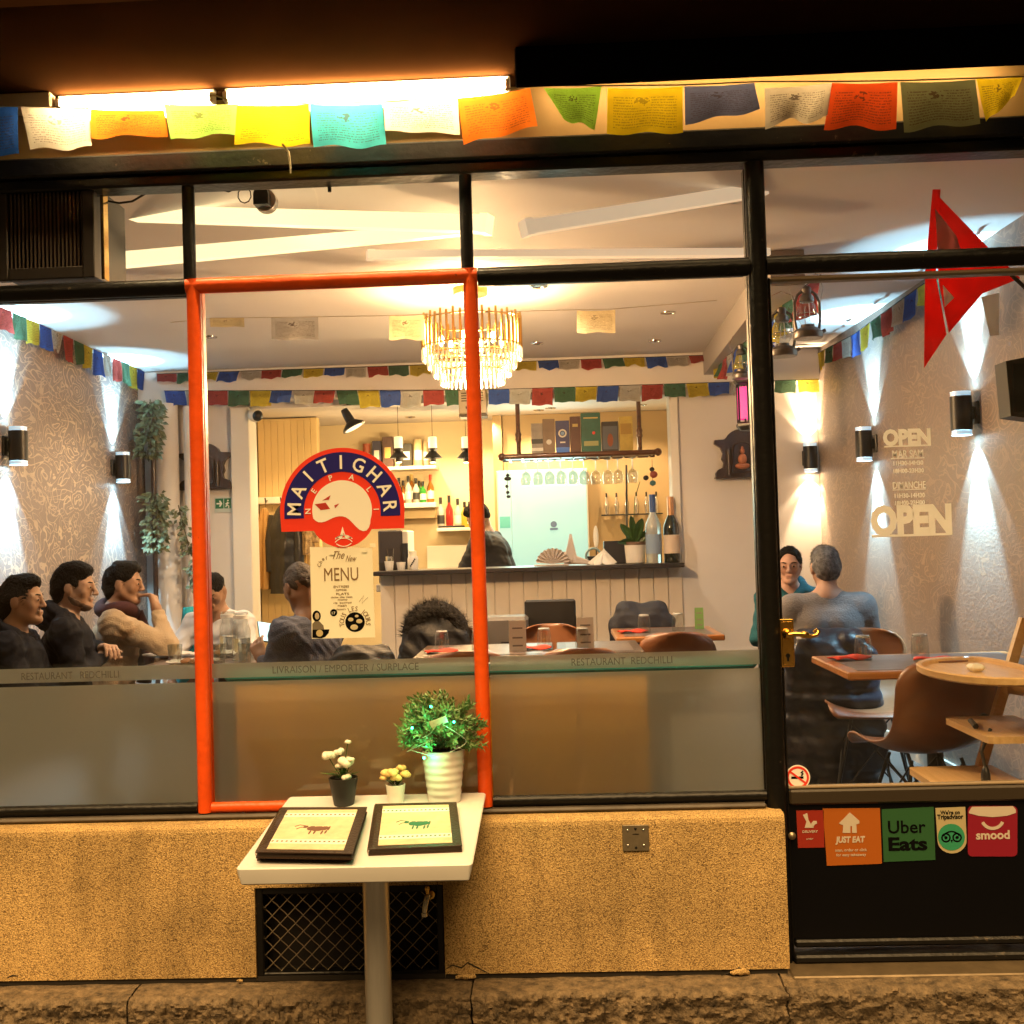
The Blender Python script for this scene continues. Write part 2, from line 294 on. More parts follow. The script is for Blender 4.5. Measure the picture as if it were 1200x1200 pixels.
# ------------------------------------------------------------------ mesh building
class MB:
    def __init__(s): s.v = []; s.f = []; s.uv = []; s.sm = []
    def add(s, vs, fs, uvs=None, smooth=False):
        o = len(s.v); s.v += [tuple(p) for p in vs]
        for i, f in enumerate(fs):
            s.f.append(tuple(o+k for k in f)); s.sm.append(smooth)
            s.uv.append(uvs[i] if uvs else None)
        return s
    def box(s, x0, x1, y0, y1, z0, z1, bev=0.0):
        if x0 > x1: x0, x1 = x1, x0
        if y0 > y1: y0, y1 = y1, y0
        if z0 > z1: z0, z1 = z1, z0
        b = min(bev, (x1-x0)*.45, (y1-y0)*.45, (z1-z0)*.45)
        if b <= 0:
            vs = [(x,y,z) for x in (x0,x1) for y in (y0,y1) for z in (z0,z1)]
            fs = [(0,1,3,2),(4,6,7,5),(0,4,5,1),(2,3,7,6),(0,2,6,4),(1,5,7,3)]
            return s.add(vs, fs)
        X, Y, Z = (x0,x1), (y0,y1), (z0,z1); vs = []; idx = {}
        for i in (0,1):
            for j in (0,1):
                for k in (0,1):
                    sx, sy, sz = 1-2*i, 1-2*j, 1-2*k
                    for a in range(3):
                        p = [X[i]+sx*b, Y[j]+sy*b, Z[k]+sz*b]; p[a] = (X[i],Y[j],Z[k])[a]
                        idx[i,j,k,a] = len(vs); vs.append(tuple(p))
        fs = []
        for i in (0,1):
            q = [idx[i,0,0,0],idx[i,1,0,0],idx[i,1,1,0],idx[i,0,1,0]]; fs.append(q if i else q[::-1])
            q = [idx[0,i,0,1],idx[0,i,1,1],idx[1,i,1,1],idx[1,i,0,1]]; fs.append(q if i else q[::-1])
            q = [idx[0,0,i,2],idx[1,0,i,2],idx[1,1,i,2],idx[0,1,i,2]]; fs.append(q if i else q[::-1])
        for i in (0,1):
            for j in (0,1):
                q = [idx[i,j,0,0],idx[i,j,0,1],idx[i,j,1,1],idx[i,j,1,0]]; fs.append(q if (i+j)%2 else q[::-1])
                q = [idx[i,0,j,0],idx[i,0,j,2],idx[i,1,j,2],idx[i,1,j,0]]; fs.append(q[::-1] if (i+j)%2 else q)
                q = [idx[0,i,j,1],idx[0,i,j,2],idx[1,i,j,2],idx[1,i,j,1]]; fs.append(q if (i+j)%2 else q[::-1])
                for k in (0,1):
                    t = [idx[i,j,k,0],idx[i,j,k,1],idx[i,j,k,2]]; fs.append(t if (i+j+k)%2 else t[::-1])
        return s.add(vs, fs)
    def tube(s, path, r, n=10, cap=True, closed=False):
        P = [Vector(p) for p in path]; m = len(P); rr = r if isinstance(r, (list, tuple)) else [r]*m
        vs = []; up = None
        for i in range(m):
            if closed: t = P[(i+1)%m]-P[i-1]
            else: t = P[min(i+1,m-1)]-P[max(i-1,0)]
            if t.length < 1e-9: t = Vector((0,0,1))
            t.normalize()
            if up is None: up = Vector((0,0,1)) if abs(t.z) < .9 else Vector((0,1,0))
            a = t.cross(up)
            if a.length < 1e-6: a = t.orthogonal()
            a.normalize(); c = a.cross(t).normalized(); up = c
            for k in range(n):
                th = 2*pi*k/n; vs.append(P[i] + a*(cos(th)*rr[i]) + c*(sin(th)*rr[i]))
        fs = []
        for i in range(m if closed else m-1):
            j = (i+1)%m
            for k in range(n): fs.append((i*n+k, i*n+(k+1)%n, j*n+(k+1)%n, j*n+k))
        s.add(vs, fs, smooth=True)
        if cap and not closed:
            o = len(s.v)-m*n
            s.f.append(tuple(o+k for k in range(n))[::-1]); s.sm.append(False); s.uv.append(None)
            s.f.append(tuple(o+(m-1)*n+k for k in range(n))); s.sm.append(False); s.uv.append(None)
        return s
    def cyl(s, a, b, r, r2=None, n=16): return s.tube([a, b], [r, r if r2 is None else r2], n)
    def lathe(s, prof, c=(0,0,0), n=20, axis='z'):
        vs = []; m = len(prof)
        for r, h in prof:
            for k in range(n):
                th = 2*pi*k/n
                p = (r*cos(th), r*sin(th), h)
                if axis == 'y': p = (p[0], h, p[1])
                if axis == 'x': p = (h, p[0], p[1])
                vs.append((c[0]+p[0], c[1]+p[1], c[2]+p[2]))
        fs = [(i*n+k, i*n+(k+1)%n, (i+1)*n+(k+1)%n, (i+1)*n+k) for i in range(m-1) for k in range(n)]
        s.add(vs, fs, smooth=True); o = len(s.v)-m*n
        if prof[0][0] > 1e-6: s.f.append(tuple(o+k for k in range(n))[::-1]); s.sm.append(False); s.uv.append(None)
        if prof[-1][0] > 1e-6: s.f.append(tuple(o+(m-1)*n+k for k in range(n))); s.sm.append(False); s.uv.append(None)
        return s
    def prism(s, poly, y0, y1, plane='xz'):
        """poly in the given plane, extruded along the third axis from y0 to y1"""
        n = len(poly)
        def P(p, h):
            if plane == 'xz': return (p[0], h, p[1])
            if plane == 'xy': return (p[0], p[1], h)
            return (h, p[0], p[1])
        vs = [P(p, y0) for p in poly] + [P(p, y1) for p in poly]
        fs = [tuple(range(n)), tuple(range(2*n-1, n-1, -1))] + [(i, n+i, n+(i+1)%n, (i+1)%n) for i in range(n)]
        return s.add(vs, fs)
    def grid(s, fn, nu, nv, smooth=True, uv=True):
        vs = [fn(i/nu, j/nv) for j in range(nv+1) for i in range(nu+1)]
        fs = []; us = []
        for j in range(nv):
            for i in range(nu):
                a = j*(nu+1)+i; fs.append((a, a+1, a+nu+2, a+nu+1))
                us.append([(i/nu,j/nv),((i+1)/nu,j/nv),((i+1)/nu,(j+1)/nv),(i/nu,(j+1)/nv)])
        return s.add(vs, fs, us if uv else None, smooth)
    def ball(s, c, r, nu=12, nv=8):
        rx, ry, rz = r if isinstance(r, (tuple, list)) else (r, r, r)
        prof = [(max(1e-7, sin(pi*j/nv)), -cos(pi*j/nv)) for j in range(nv+1)]
        o = len(s.v); s.lathe(prof, (0,0,0), nu)
        s.v[o:] = [(c[0]+p[0]*rx, c[1]+p[1]*ry, c[2]+p[2]*rz) for p in s.v[o:]]
        return s
    def shift(s, o):
        s.v = [(p[0]-o[0], p[1]-o[1], p[2]-o[2]) for p in s.v]; return s
    def xf(s, M):
        s.v = [tuple(M @ Vector(p)) for p in s.v]; return s
    def mesh(s, name, m, sharp=40):
        me = bpy.data.meshes.new(name); me.from_pydata(s.v, [], s.f)
        if any(u for u in s.uv):
            ul = me.uv_layers.new(name='UVMap'); k = 0
            for fi, f in enumerate(s.f):
                for c in range(len(f)):
                    if s.uv[fi]: ul.data[k].uv = s.uv[fi][c]
                    k += 1
        if any(s.sm):
            me.polygons.foreach_set('use_smooth', [True]*len(s.f)); me.update()
            me.set_sharp_from_angle(angle=R(sharp))
        if m: me.materials.append(m)
        me.update(); return me
    def build(s, name, m, parent=None, world=True, sharp=40):
        """world: vertices are in metres of the place; they are moved into the parent's frame"""
        if parent is not None and world:
            o = parent['_o'] if '_o' in parent else (0,0,0)
            s.shift(o)
        ob = bpy.data.objects.new(name, s.mesh(name, m, sharp)); COL.objects.link(ob)
        if parent is not None:
            ob.parent = parent
            ob['_o'] = list(parent['_o']) if '_o' in parent else [0,0,0]
        return ob

def thing(name, label, cat, loc=(0,0,0), rz=0.0, group=None):
    o = bpy.data.objects.new(name, None); o.empty_display_size = .05; COL.objects.link(o)
    o.location = loc; o.rotation_euler = (0,0,rz); o['label'] = label; o['category'] = cat; o['_o'] = list(loc)
    if group: o['group'] = group
    return o
def tag(o, label, cat, group=None):
    o['label'] = label; o['category'] = cat
    if group: o['group'] = group
    return o
def struct(name, mb, m, **k):
    o = mb.build(name, m, **k); o['kind'] = 'structure'; return o
def dup(o, loc=None, rz=None, label=None, group=None, parent=None):
    c = o.copy(); COL.objects.link(c); c.parent = parent
    if loc is not None: c.location = loc; c['_o'] = list(loc)
    if rz is not None: c.rotation_euler = (0,0,rz)
    if label: c['label'] = label
    if group: c['group'] = group
    for ch in o.children: dup(ch, parent=c)
    return c
def solid(o, t, off=0):
    md = o.modifiers.new('thickness', 'SOLIDIFY'); md.thickness = t; md.offset = off; return o

def glyphs(txt, size=1.0, bold=0.0, shear=0.0, spacing=1.0, align='LEFT', sx=1.0, depth=.0004):
    """lettering as an MB in the XZ plane, facing -Y, baseline z=0"""
    cu = bpy.data.curves.new('txt', 'FONT'); cu.body = txt; cu.size = size; cu.shear = shear; cu.space_character = spacing
    cu.offset = bold; cu.extrude = depth; cu.align_x = align; cu.resolution_u = 3
    ob = bpy.data.objects.new('txt', cu)
    me = bpy.data.meshes.new_from_object(ob)
    mb = MB(); vs = [(v.co.x*sx, -v.co.z, v.co.y) for v in me.vertices]
    mb.add(vs, [tuple(p.vertices) for p in me.polygons])
    bpy.data.objects.remove(ob); bpy.data.curves.remove(cu); bpy.data.meshes.remove(me)
    return mb
def width(mb): 
    xs = [p[0] for p in mb.v]; return (min(xs), max(xs)) if xs else (0,0)
def smooth_path(P, n=6):
    P = [Vector(p) for p in P]; out = []
    for i in range(len(P)-1):
        a,b,c,d = P[max(i-1,0)],P[i],P[i+1],P[min(i+2,len(P)-1)]
        for k in range(n):
            t = k/n; out.append(.5*((2*b)+(c-a)*t+(2*a-5*b+4*c-d)*t*t+(3*b-a-3*c+d)*t**3))
    return out+[P[-1]]
def write(txt, x0, x1, z, h, y, bold=0.0, shear=0.0, spacing=1.0, maxw=True):
    """lettering fitted between x0 and x1, capital height h, baseline z, front face about y"""
    mb = glyphs(txt, 1.0, bold, shear, spacing)
    a, b = width(mb); sx = (x1-x0)/(b-a)
    zs = max(p[2] for p in mb.v if True); zz = h/zs
    mb.v = [(x0+(p[0]-a)*sx, y+p[1], z+p[2]*zz) for p in mb.v]
    return mb
def write_words(txt, x0, x1, z, h, y, m, parent, bold=0.0):
    """the same line, one object for each word"""
    a, b = width(glyphs(txt)); k = (x1-x0)/(b-a); i = 0
    while i < len(txt):
        if txt[i] == ' ': i += 1; continue
        j = i
        while j < len(txt) and txt[j] != ' ': j += 1
        e = width(glyphs(txt[:j]))[1]; w0, w1 = width(glyphs(txt[i:j]))
        write(txt[i:j], x0+(e-(w1-w0)-a)*k, x0+(e-a)*k, z, h, y, bold).build('word', m, parent); i = j
def merge(*mbs):
    o = MB()
    for m in mbs:
        k = len(o.v); o.v += m.v; o.f += [tuple(k+i for i in f) for f in m.f]; o.uv += m.uv; o.sm += m.sm
    return o

def light(kind, loc, power, col, parent=None, radius=.03, spot=None, blend=.3, aim=None, name='lamp_light', size=None, sy=None):
    l = bpy.data.lights.new(name, kind); l.energy = power; l.color = col
    if kind in ('POINT','SPOT'): l.shadow_soft_size = radius
    if kind == 'SPOT': l.spot_size = R(spot); l.spot_blend = blend
    if kind == 'AREA':
        l.shape = 'RECTANGLE'; l.size = size; l.size_y = sy or size
    o = bpy.data.objects.new(name, l); COL.objects.link(o)
    if aim is not None: o.rotation_euler = Vector(aim).to_track_quat('-Z', 'Y').to_euler()
    if parent is not None:
        o.parent = parent; of = parent['_o'] if '_o' in parent else (0,0,0)
        o.location = Vector(loc)-Vector(of)
    else: o.location = loc
    return o
# ================================================================== THE SETTING
film_mat(); cloth_flag_mat(); stucco_mat(); stone_mat(); glass_mat()
wallpaper_mat('wallpaper_left', (.29,.235,.215), (.62,.48,.36), (.22,.175,.165), .35)
wallpaper_mat('wallpaper_right', (.32,.26,.22), (.44,.33,.25), (.26,.20,.165), .25)
M_black = chipped_paint('black_steel_paint', (.007,.0065,.006), (.06,.045,.03), .34, .69, .3)
M_red = chipped_paint('red_gloss_paint', (.92,.105,.010), (.10,.03,.015), .33, .70, .45)
M_white = mat('white_wall_paint', (.74,.69,.64), .7, vary=.07, vscale=3, bump=.08, bscale=120)
M_ceil = mat('ceiling_paint', (.70,.66,.64), .62, vary=.05, vscale=2, bump=.06, bscale=70)
M_trim = mat('white_gloss_trim', (.80,.76,.68), .35)
M_dkwood = wood('dark_carved_wood', (.015,.007,.004), (.05,.022,.012), 4, .4, 2)
M_wood = wood('oiled_oak', (.36,.16,.045), (.58,.30,.10), 3, .38, 0)
M_beech = wood('beech_ply', (.62,.38,.16), (.78,.52,.26), 2.4, .42, 0)
M_blackp = mat('black_plastic', (.012,.012,.013), .38)
M_chrome = mat('polished_chrome', (.75,.74,.72), .16, 1.0)
M_brass = mat('polished_brass', (.78,.48,.12), .2, 1.0, vary=.3, vscale=30)
M_glass = mat('clear_glass', (.96,.98,.97), .02, trans=1.0, ior=1.3)
M_thin = glass_mat('thin_glass', .10, (.93,.95,.94))
M_cord = mat('dark_cord', (.03,.025,.02), .8)
M_paper = mat('white_paper', (.80,.77,.70), .8)

# pavement, plinth stones, interior floor
struct('pavement', MB().box(-9,9,-12,-.02,-.2,0), mat('asphalt_pavement', (.06,.055,.05), .85, vary=.5, vscale=4, bump=.5, bscale=120))
def tile_floor():
    m = bpy.data.materials.new('grey_floor_tiles'); nt, N, L = nodes_of(m); b = N['Principled BSDF']
    tc = N.new('ShaderNodeTexCoord'); br = N.new('ShaderNodeTexBrick'); br.offset = 0; br.inputs['Scale'].default_value = 1
    br.inputs['Brick Width'].default_value = .45; br.inputs['Row Height'].default_value = .45; br.inputs['Mortar Size'].default_value = .004
    br.inputs['Color1'].default_value = (.10,.09,.085,1); br.inputs['Color2'].default_value = (.13,.12,.11,1); br.inputs['Mortar'].default_value = (.04,.04,.04,1)
    L.new(tc.outputs['Object'], br.inputs[0]); L.new(br.outputs[0], b.inputs['Base Color']); b.inputs['Roughness'].default_value = .35
    return m
struct('floor', MB().box(-3.3,2.4,.05,7.4,FLOOR-.1,FLOOR), tile_floor())
plinth = thing('stone_plinth', 'rough hewn stone plinth along the foot of the rendered wall', 'plinth', (0,0,0))
rs = random.Random(3)
xs = [-2.9, at(0,1165,-.2).x-.35, at(285,1165,-.2).x-.34, at(540,1165,-.2).x+.03, at(921,1165,-.2).x, 1.62, 2.5]
for a, b in zip(xs[:-1], xs[1:]):
    nx = max(8, int((b-a)/.006)); ny = 64
    ys0, zt = -.30, .215
    def stone(u, v, a=a, b=b):
        x = a+.003+(b-a-.006)*u
        L_ = v*(.40)                                       # along the top, over the nose, down the front
        ph = x*9.0
        if L_ < .135:
            y = -.05-L_; z = zt; n = .0015*sin(31*x+L_*40)-.006*max(0,(L_-.09)/.045)*abs(sin(x*23)+.6*sin(x*61))
            return (x, y, z+n)
        if L_ < .165:
            t = (L_-.135)/.03*pi/2; y = -.185-.018*sin(t); z = zt-.018*(1-cos(t)); k = t/(pi/2)
        else:
            y = -.203; z = zt-.018-(L_-.165); k = 1.0
        P_ = Vector((x, y, z))
        q = .020*mnoise.fractal(P_*11, 1.0, 2.1, 3) + .011*mnoise.fractal(P_*47, .9, 2.1, 3) + .007*mnoise.noise(P_*150)
        return (x+.4*q*k, y-q*k-.010*k, z+q*.5*k-.006*(1-k)*abs(mnoise.noise(P_*30))*2)
    o = MB().grid(stone, nx, ny, uv=False).build('stone', MATS['plinth_stone'], plinth)
    MB().box(a+.003,b-.003,-.19,-.03,.0,.205).build('stone_core', MATS['plinth_stone'], o)

# soffit above the shopfront and the lintel board under it
struct('soffit', MB().box(-6,6,-.66,.35,2.945,3.35), mat('soffit_dark_brown', (.027,.011,.004), .8, spec=.0, vary=.35, vscale=2))

# interior shell
def sheet(pts, t):
    """a wall slab from its inner corner points, t = vector of thickness"""
    mb = MB(); n = len(pts); vs = [tuple(p) for p in pts]+[tuple(Vector(p)+Vector(t)) for p in pts]
    return mb.add(vs, [tuple(range(n)), tuple(range(2*n-1,n-1,-1))]+[(i,n+i,n+(i+1)%n,(i+1)%n) for i in range(n)])
struct('wall_left', sheet([(xl(.04),.04,FLOOR-.05),(xl(4.9),4.9,FLOOR-.05),(xl(4.9),4.9,CEIL+.05),(xl(.04),.04,CEIL+.05)], (-.12,0,0)), MATS['wallpaper_left'])
struct('wall_right', sheet([(xr(.04),.04,FLOOR-.05),(xr(4.9),4.9,FLOOR-.05),(xr(4.9),4.9,CEIL+.05),(xr(.04),.04,CEIL+.05)], (.12,0,0)), MATS['wallpaper_right'])
struct('ceiling', MB().box(-3.4,2.5,.06,BACK+.3,CEIL,CEIL+.12), M_ceil)
OX0, OX1 = at(292,600,BACK).x, at(797,600,BACK).x      # the bar opening
OZ = 2.565
CX0 = at(443,700,BACK).x                               # left end of the bar counter
wb = MB(); wb.box(-3.3,OX0,BACK,BACK+.15,FLOOR-.05,CEIL+.05); wb.box(OX1,2.3,BACK,BACK+.15,FLOOR-.05,CEIL+.05); wb.box(OX0+.001,OX1-.001,BACK+.002,BACK+.148,OZ,CEIL+.05)
struct('wall_back', wb, M_white)
struct('bulkhead', MB().box(xl(4.8)+.01,xr(4.8)-.005,BACK-.14,BACK-.003,OZ+.045,CEIL-.002,.004), M_white)
# white door casing at the left of the opening and trim at the right
cs = MB(); cs.box(at(274,600,BACK).x,at(296,600,BACK).x,BACK-.05,BACK+.17,FLOOR,OZ+.01,.006)
struct('door_casing', cs, M_trim)
cs = MB(); cs.box(at(788,600,BACK).x,at(798,600,BACK).x,BACK-.03,BACK+.17,1.32,OZ-.002,.005)
struct('opening_trim', cs, M_trim)
# bar room
BB = 7.0; BC = 2.66
barw = mat('bar_cream_paint', (.72,.60,.38), .65, vary=.06, vscale=2)
struct('bar_wall_back', MB().box(-2.6,1.35,BB,BB+.1,FLOOR-.05,BC+.1), barw)
struct('bar_wall_side', MB().box(1.20,1.34,BACK+.16,BB-.002,FLOOR-.05,BC+.1), barw)
struct('bar_ceiling', MB().box(-2.7,1.4,BACK+.16,BB+.1,BC,BC+.1), M_ceil)
struct('bar_floor_side_wall', MB().box(-2.66,-2.56,BACK+.16,BB-.002,FLOOR-.05,BC+.1), barw)
pan = struct('coat_niche_wall', MB().box(-2.55,at(374,600,6.2).x,6.2,6.3,FLOOR,BC-.01), mat('niche_board_paint', (.66,.49,.24), .6))
w_ = (at(374,600,6.2).x+2.55)/9
for i in range(9):
    MB().box(-2.55+i*w_+.0012,-2.55+(i+1)*w_-.0012,6.192,6.1995,FLOOR,BC-.012,.003).build('board', mat('niche_board_paint', (.66,.49,.24), .6), pan)
# chimney-like pier in the bar behind the rack
struct('bar_pier', MB().box(at(580,600,6.6).x,at(588,600,6.6).x+.02,6.6,6.99,FLOOR,BC-.002), mat('bar_tan_paint', (.42,.30,.16), .6))
struct('bar_tan_wall', MB().box(at(589,600,6.6).x+.02,1.19,6.62,6.98,FLOOR,BC-.003), mat('bar_tan_paint', (.42,.30,.16), .6))
# ceiling box beam on the right running into the depth, skirting along the right wall
bx0, bx1 = at(825,415,4.6), at(888,360,2.2)
bm = thing('ceiling_beam', 'boxed grey ceiling beam running towards the back wall beside the lanterns', 'beam', (0,0,0))
dxb = (bx1.x-bx0.x)/(bx1.y-bx0.y)
sheet([(bx0.x,4.655,CEIL-.17),(bx0.x+.16,4.655,CEIL-.17),(bx0.x+.16,4.655,CEIL-.001),(bx0.x,4.655,CEIL-.001)], ((1.8-4.655)*dxb*1.0, 1.8-4.655, 0)).build('casing', mat('beam_grey_paint', (.38,.34,.31), .6), bm)
struct('skirting', sheet([(xr(.08)-.018,.08,FLOOR),(xr(4.78)-.018,4.78,FLOOR),(xr(4.78)-.018,4.78,FLOOR+.09),(xr(.08)-.018,.08,FLOOR+.09)], (.017,0,0)), M_trim)
# white round pipes in the left corner
for px, r, lab in ((197,.085,'fat white round pipe standing in the far left corner'), (222,.03,'thin white pipe beside the fat corner pipe')):
    p = at(px, 600, 4.66)
    tag(MB().cyl((p.x,p.y,FLOOR),(p.x,p.y,OZ+.04),r,n=24).build('pipe', M_white), lab, 'pipe')

# ================================================================== SHOPFRONT
sf = thing('shopfront', 'black steel shopfront with large panes, one window framed in red', 'shopfront', (0,0,0))
def fbox(name, x0, x1, z0, z1, y0=-.035, y1=.04, m=M_black, bev=.006, parent=sf): return MB().box(x0,x1,y0,y1,z0,z1,bev).build(name, m, parent)
fbox('lintel_board', -4.2, 4.2, 2.768, 2.943, -.01, .06, mat('lintel_tan_paint', (.34,.21,.075), .6, vary=.2, vscale=3, bump=.1, bscale=30), .002)
fbox('head_beam', -4.2, 4.2, 2.705, 2.766, -.06, .06)
fbox('head_rail', -4.2, 4.2, 2.668, 2.7035, -.04, .05)
# transom bars (round-nosed)
def bar_h(name, x0, x1, z, r, m, y=-.012, parent=sf):
    mb = MB(); n = 14; vs = []
    for x in (x0, x1):
        for k in range(n): vs.append((x, y+cos(2*pi*k/n)*r*.9, z+sin(2*pi*k/n)*r))
    fs = [(k,(k+1)%n,n+(k+1)%n,n+k) for k in range(n)]+[tuple(range(n))[::-1], tuple(range(n,2*n))]
    mb.add(vs, fs, smooth=True); return mb.build(name, m, parent, sharp=50)
def bar_v(name, x, z0, z1, r, m, y=-.012, parent=sf):
    return MB().tube([(x,y,z0),(x,y,z1)], r, 14).build(name, m, parent, sharp=50)
XA, XB, XC, XD = -1.108, -.236, .653, 1.60
bar_h('transom_bar', -4.0, XA-.024, 2.352, .026, M_black)
bar_h('transom_bar', XB+.024, XC-.026, 2.347, .029, M_black)
for x0,x1 in ((-4.0,XA-.026),(XB+.026,XC-.03)):
    fbox('transom_back', x0, x1, 2.328, 2.372, .012, .05)
for x, r in ((XA-.012,.020),(XB-.008,.020)): bar_v('upper_mullion', x, 2.376, 2.667, r, M_black)
MB().tube([(XC,-.014,.20),(XC,-.014,2.667)], .031, 16).build('mullion', M_black, sf, sharp=50)
fbox('mullion_back', XC-.028, XC+.028, .2, 2.667, .018, .06)
# sill rails
bar_h('sill_rail', -4.0, XA-.024, .722, .017, M_black)
bar_h('sill_rail', XB+.024, XC-.03, .722, .017, M_black)
fbox('sill_plate', -4.0, XC-.034, .690, .7045, -.045, .05, mat('weathered_sill', (.10,.08,.06), .5, vary=.5, vscale=8))
# red framed window in the middle
wr = MB()
for x in (XA, XB): wr.tube([(x,-.016,.704),(x,-.016,2.372)], .0225, 16)
redw = thing('red_framed_window', 'tall fixed window framed in bright red paint', 'window', (0,0,0))
for x in (XA, XB): MB().tube([(x,-.016,.709),(x,-.016,2.372)], .0225, 16).build('jamb', M_red, redw, sharp=50)
bar_h('top_rail', XA-.022, XB+.022, 2.352, .0245, M_red, -.0165, redw)
bar_h('bottom_rail', XA+.021, XB-.021, .722, .0165, M_red, -.016, redw)
for x in (XA, XB): fbox('jamb_back', x-.018, x+.018, .706, 2.37, .009, .045, M_red, .004, redw)
def pane(name, x0, x1, z0, z1, parent, y=.0): return MB().box(x0,x1,y-.003,y+.003,z0,z1).build(name, MATS['window_glass'], parent)
pane('pane', XA+.015, XB-.015, .728, 2.34, redw)
pane('pane', -4.0, XA-.015, .73, 2.335, sf); pane('pane', XB+.015, XC-.02, .73, 2.33, sf)
for x0,x1 in ((-4.0,XA-.02),(XA,XB-.015),(XB,XC-.015)): pane('pane', x0, x1, 2.372, 2.67, sf)
pane('pane', XC+.02, 4.0, 2.372, 2.67, sf)
# putty-ish worn line behind the black frame
# frosted films
fz0, fz1 = .733, 1.108
FM = MATS['frosted_film']
M_letter = mat('grey_cut_lettering', (.10,.095,.085), .6)
def film(parent, x0, x1, ztop, words):
    MB().box(x0,x1,.0042,.0052,fz0,fz1).build('frosted_film', FM, parent)
    st = MB().box(x0,x1,.0042,.0052,ztop-.045,ztop).build('frosted_strip', FM, parent)
    for txt, a, b in words:
        za = ztop-.034
        write_words(txt, a, b, za, .022, -.0045, M_letter, st)
zt = 1.165
film(sf, -4.0, XA-.024, zt, [('RESTAURANT   REDCHILLI', at(26,795,0).x, at(140,795,0).x)])
film(redw, XA+.024, XB-.024, zt, [('LIVRAISON / EMPORTER / SURPLACE', at(320,790,0).x, at(491,787,0).x)])
film(sf, XB+.024, XC-.033, zt, [('RESTAURANT  REDCHILLI', at(670,785,0).x, at(788,785,0).x)])

# rendered dwarf wall
wallth = thing('rendered_wall', 'sandy speckled rendered dwarf wall under the windows', 'wall', (0,0,0))
VX0, VX1, VZ0, VZ1 = at(300,1100,-.1).x, at(521,1100,-.1).x, at(300,1149,-.1).z, at(520,1036,-.1).z
mb = MB(); wt = .688
def wall_piece(x0, x1, z0, z1): mb.box(x0, x1, -.105, .05, z0, z1, 0)
XE = at(922,1040,-.1).x
b1 = MB()
def quadwall():
    # front with an opening for the vent, a rounded upper edge
    m = MB(); prof = [(-.105,.232),(-.105,wt-.022),(-.1025,wt-.010),(-.095,wt-.003),(-.085,wt),(.02,wt)]
    def strip(x0, x1, pr, capl=False, capr=False):
        n = len(pr); vs = [(x,y,z) for x in (x0,x1) for y,z in pr]
        m.add(vs, [(i, n+i, n+i+1, i+1) for i in range(n-1)])
        for s_, ok in ((0,capl),(1,capr)):
            if ok: m.add([(x0 if not s_ else x1,y,z) for y,z in pr]+[((x0 if not s_ else x1),.02,.232)], [tuple(range(n+1)) if s_ else tuple(range(n,-1,-1))])
    strip(-4.0, VX0, prof); strip(VX1, XE, prof, False, True)
    strip(VX0, VX1, [(-.105,VZ1)]+prof[1:])
    # reveals of the vent opening
    for x in (VX0, VX1): m.add([(x,-.105,VZ0),(x,.02,VZ0),(x,.02,VZ1),(x,-.105,VZ1)], [(0,1,2,3)])
    m.add([(VX0,-.105,VZ1),(VX1,-.105,VZ1),(VX1,.02,VZ1),(VX0,.02,VZ1)], [(0,1,2,3)])
    m.box(-4.0,XE-.01,.021,.04,.2,.687)
    return m
quadwall().build('wall_face', MATS['speckled_render'], wallth)
# cracked foot of the wall: loose crumbs of render
for px, py, r in ((868,1137,.013),(860,1140,.009),(875,1141,.008),(545,1138,.012),(553,1143,.010),(538,1143,.009),(281,1149,.006)):
    p = at(px,py,-.11); k = MB().ball((p.x,-.112,.2215+r*.5), (r*1.5,r*.7,r*.75), 7, 5)
    k.v = [(v[0]+rs.uniform(-.003,.003), v[1], v[2]+rs.uniform(-.002,.002)) for v in k.v]
    k.build('render_crumb', MATS['speckled_render'], wallth)
mb = MB(); mb.box(-4,XE-.006,-.099,-.06,.2165,.2315); mb.build('foot_joint', mat('dark_joint', (.02,.016,.012), .9), wallth)
# hairline cracks at the foot
for pts in ([(522,1136),(530,1131),(541,1134),(548,1128),(560,1134),(575,1142)],[(845,1143),(858,1139),(866,1134),(875,1138),(882,1136)],[(8,1146),(15,1143),(21,1144)]):
    MB().tube([(at(a_,b_,-.1055).x,-.1052,at(a_,b_,-.1055).z) for a_,b_ in pts], [.001]+[.0022]*(len(pts)-2)+[.0008], 5).build('crack', mat('dark_joint', (.02,.016,.012), .9), wallth)
# small square plate
p0, p1 = at(729,967,-.108), at(761,997,-.108)
pl = thing('wall_plate', 'small square grey metal plate screwed to the rendered wall', 'plate', (p0.x,-.106,p1.z))
MB().box(p0.x,p1.x,-.1105,-.1055,p1.z,p0.z,.0015).build('plate', mat('dull_steel_plate', (.23,.19,.13), .5, .6, vary=.3, vscale=30), pl)
for fx,fz,mm in ((.2,.8,0),(.8,.8,0),(.2,.22,0),(.8,.22,0),(.5,.86,1),(.5,.14,1)):
    c = (p0.x+(p1.x-p0.x)*fx, -.1108, p1.z+(p0.z-p1.z)*fz)
    MB().ball(c, (.004,.002,.004), 8, 6).build('screw', M_chrome if not mm else M_black, pl)
MB().box(p0.x+.03,p1.x-.03,-.1115,-.1100,p1.z+.05,p1.z+.052).build('mark', M_black, pl)

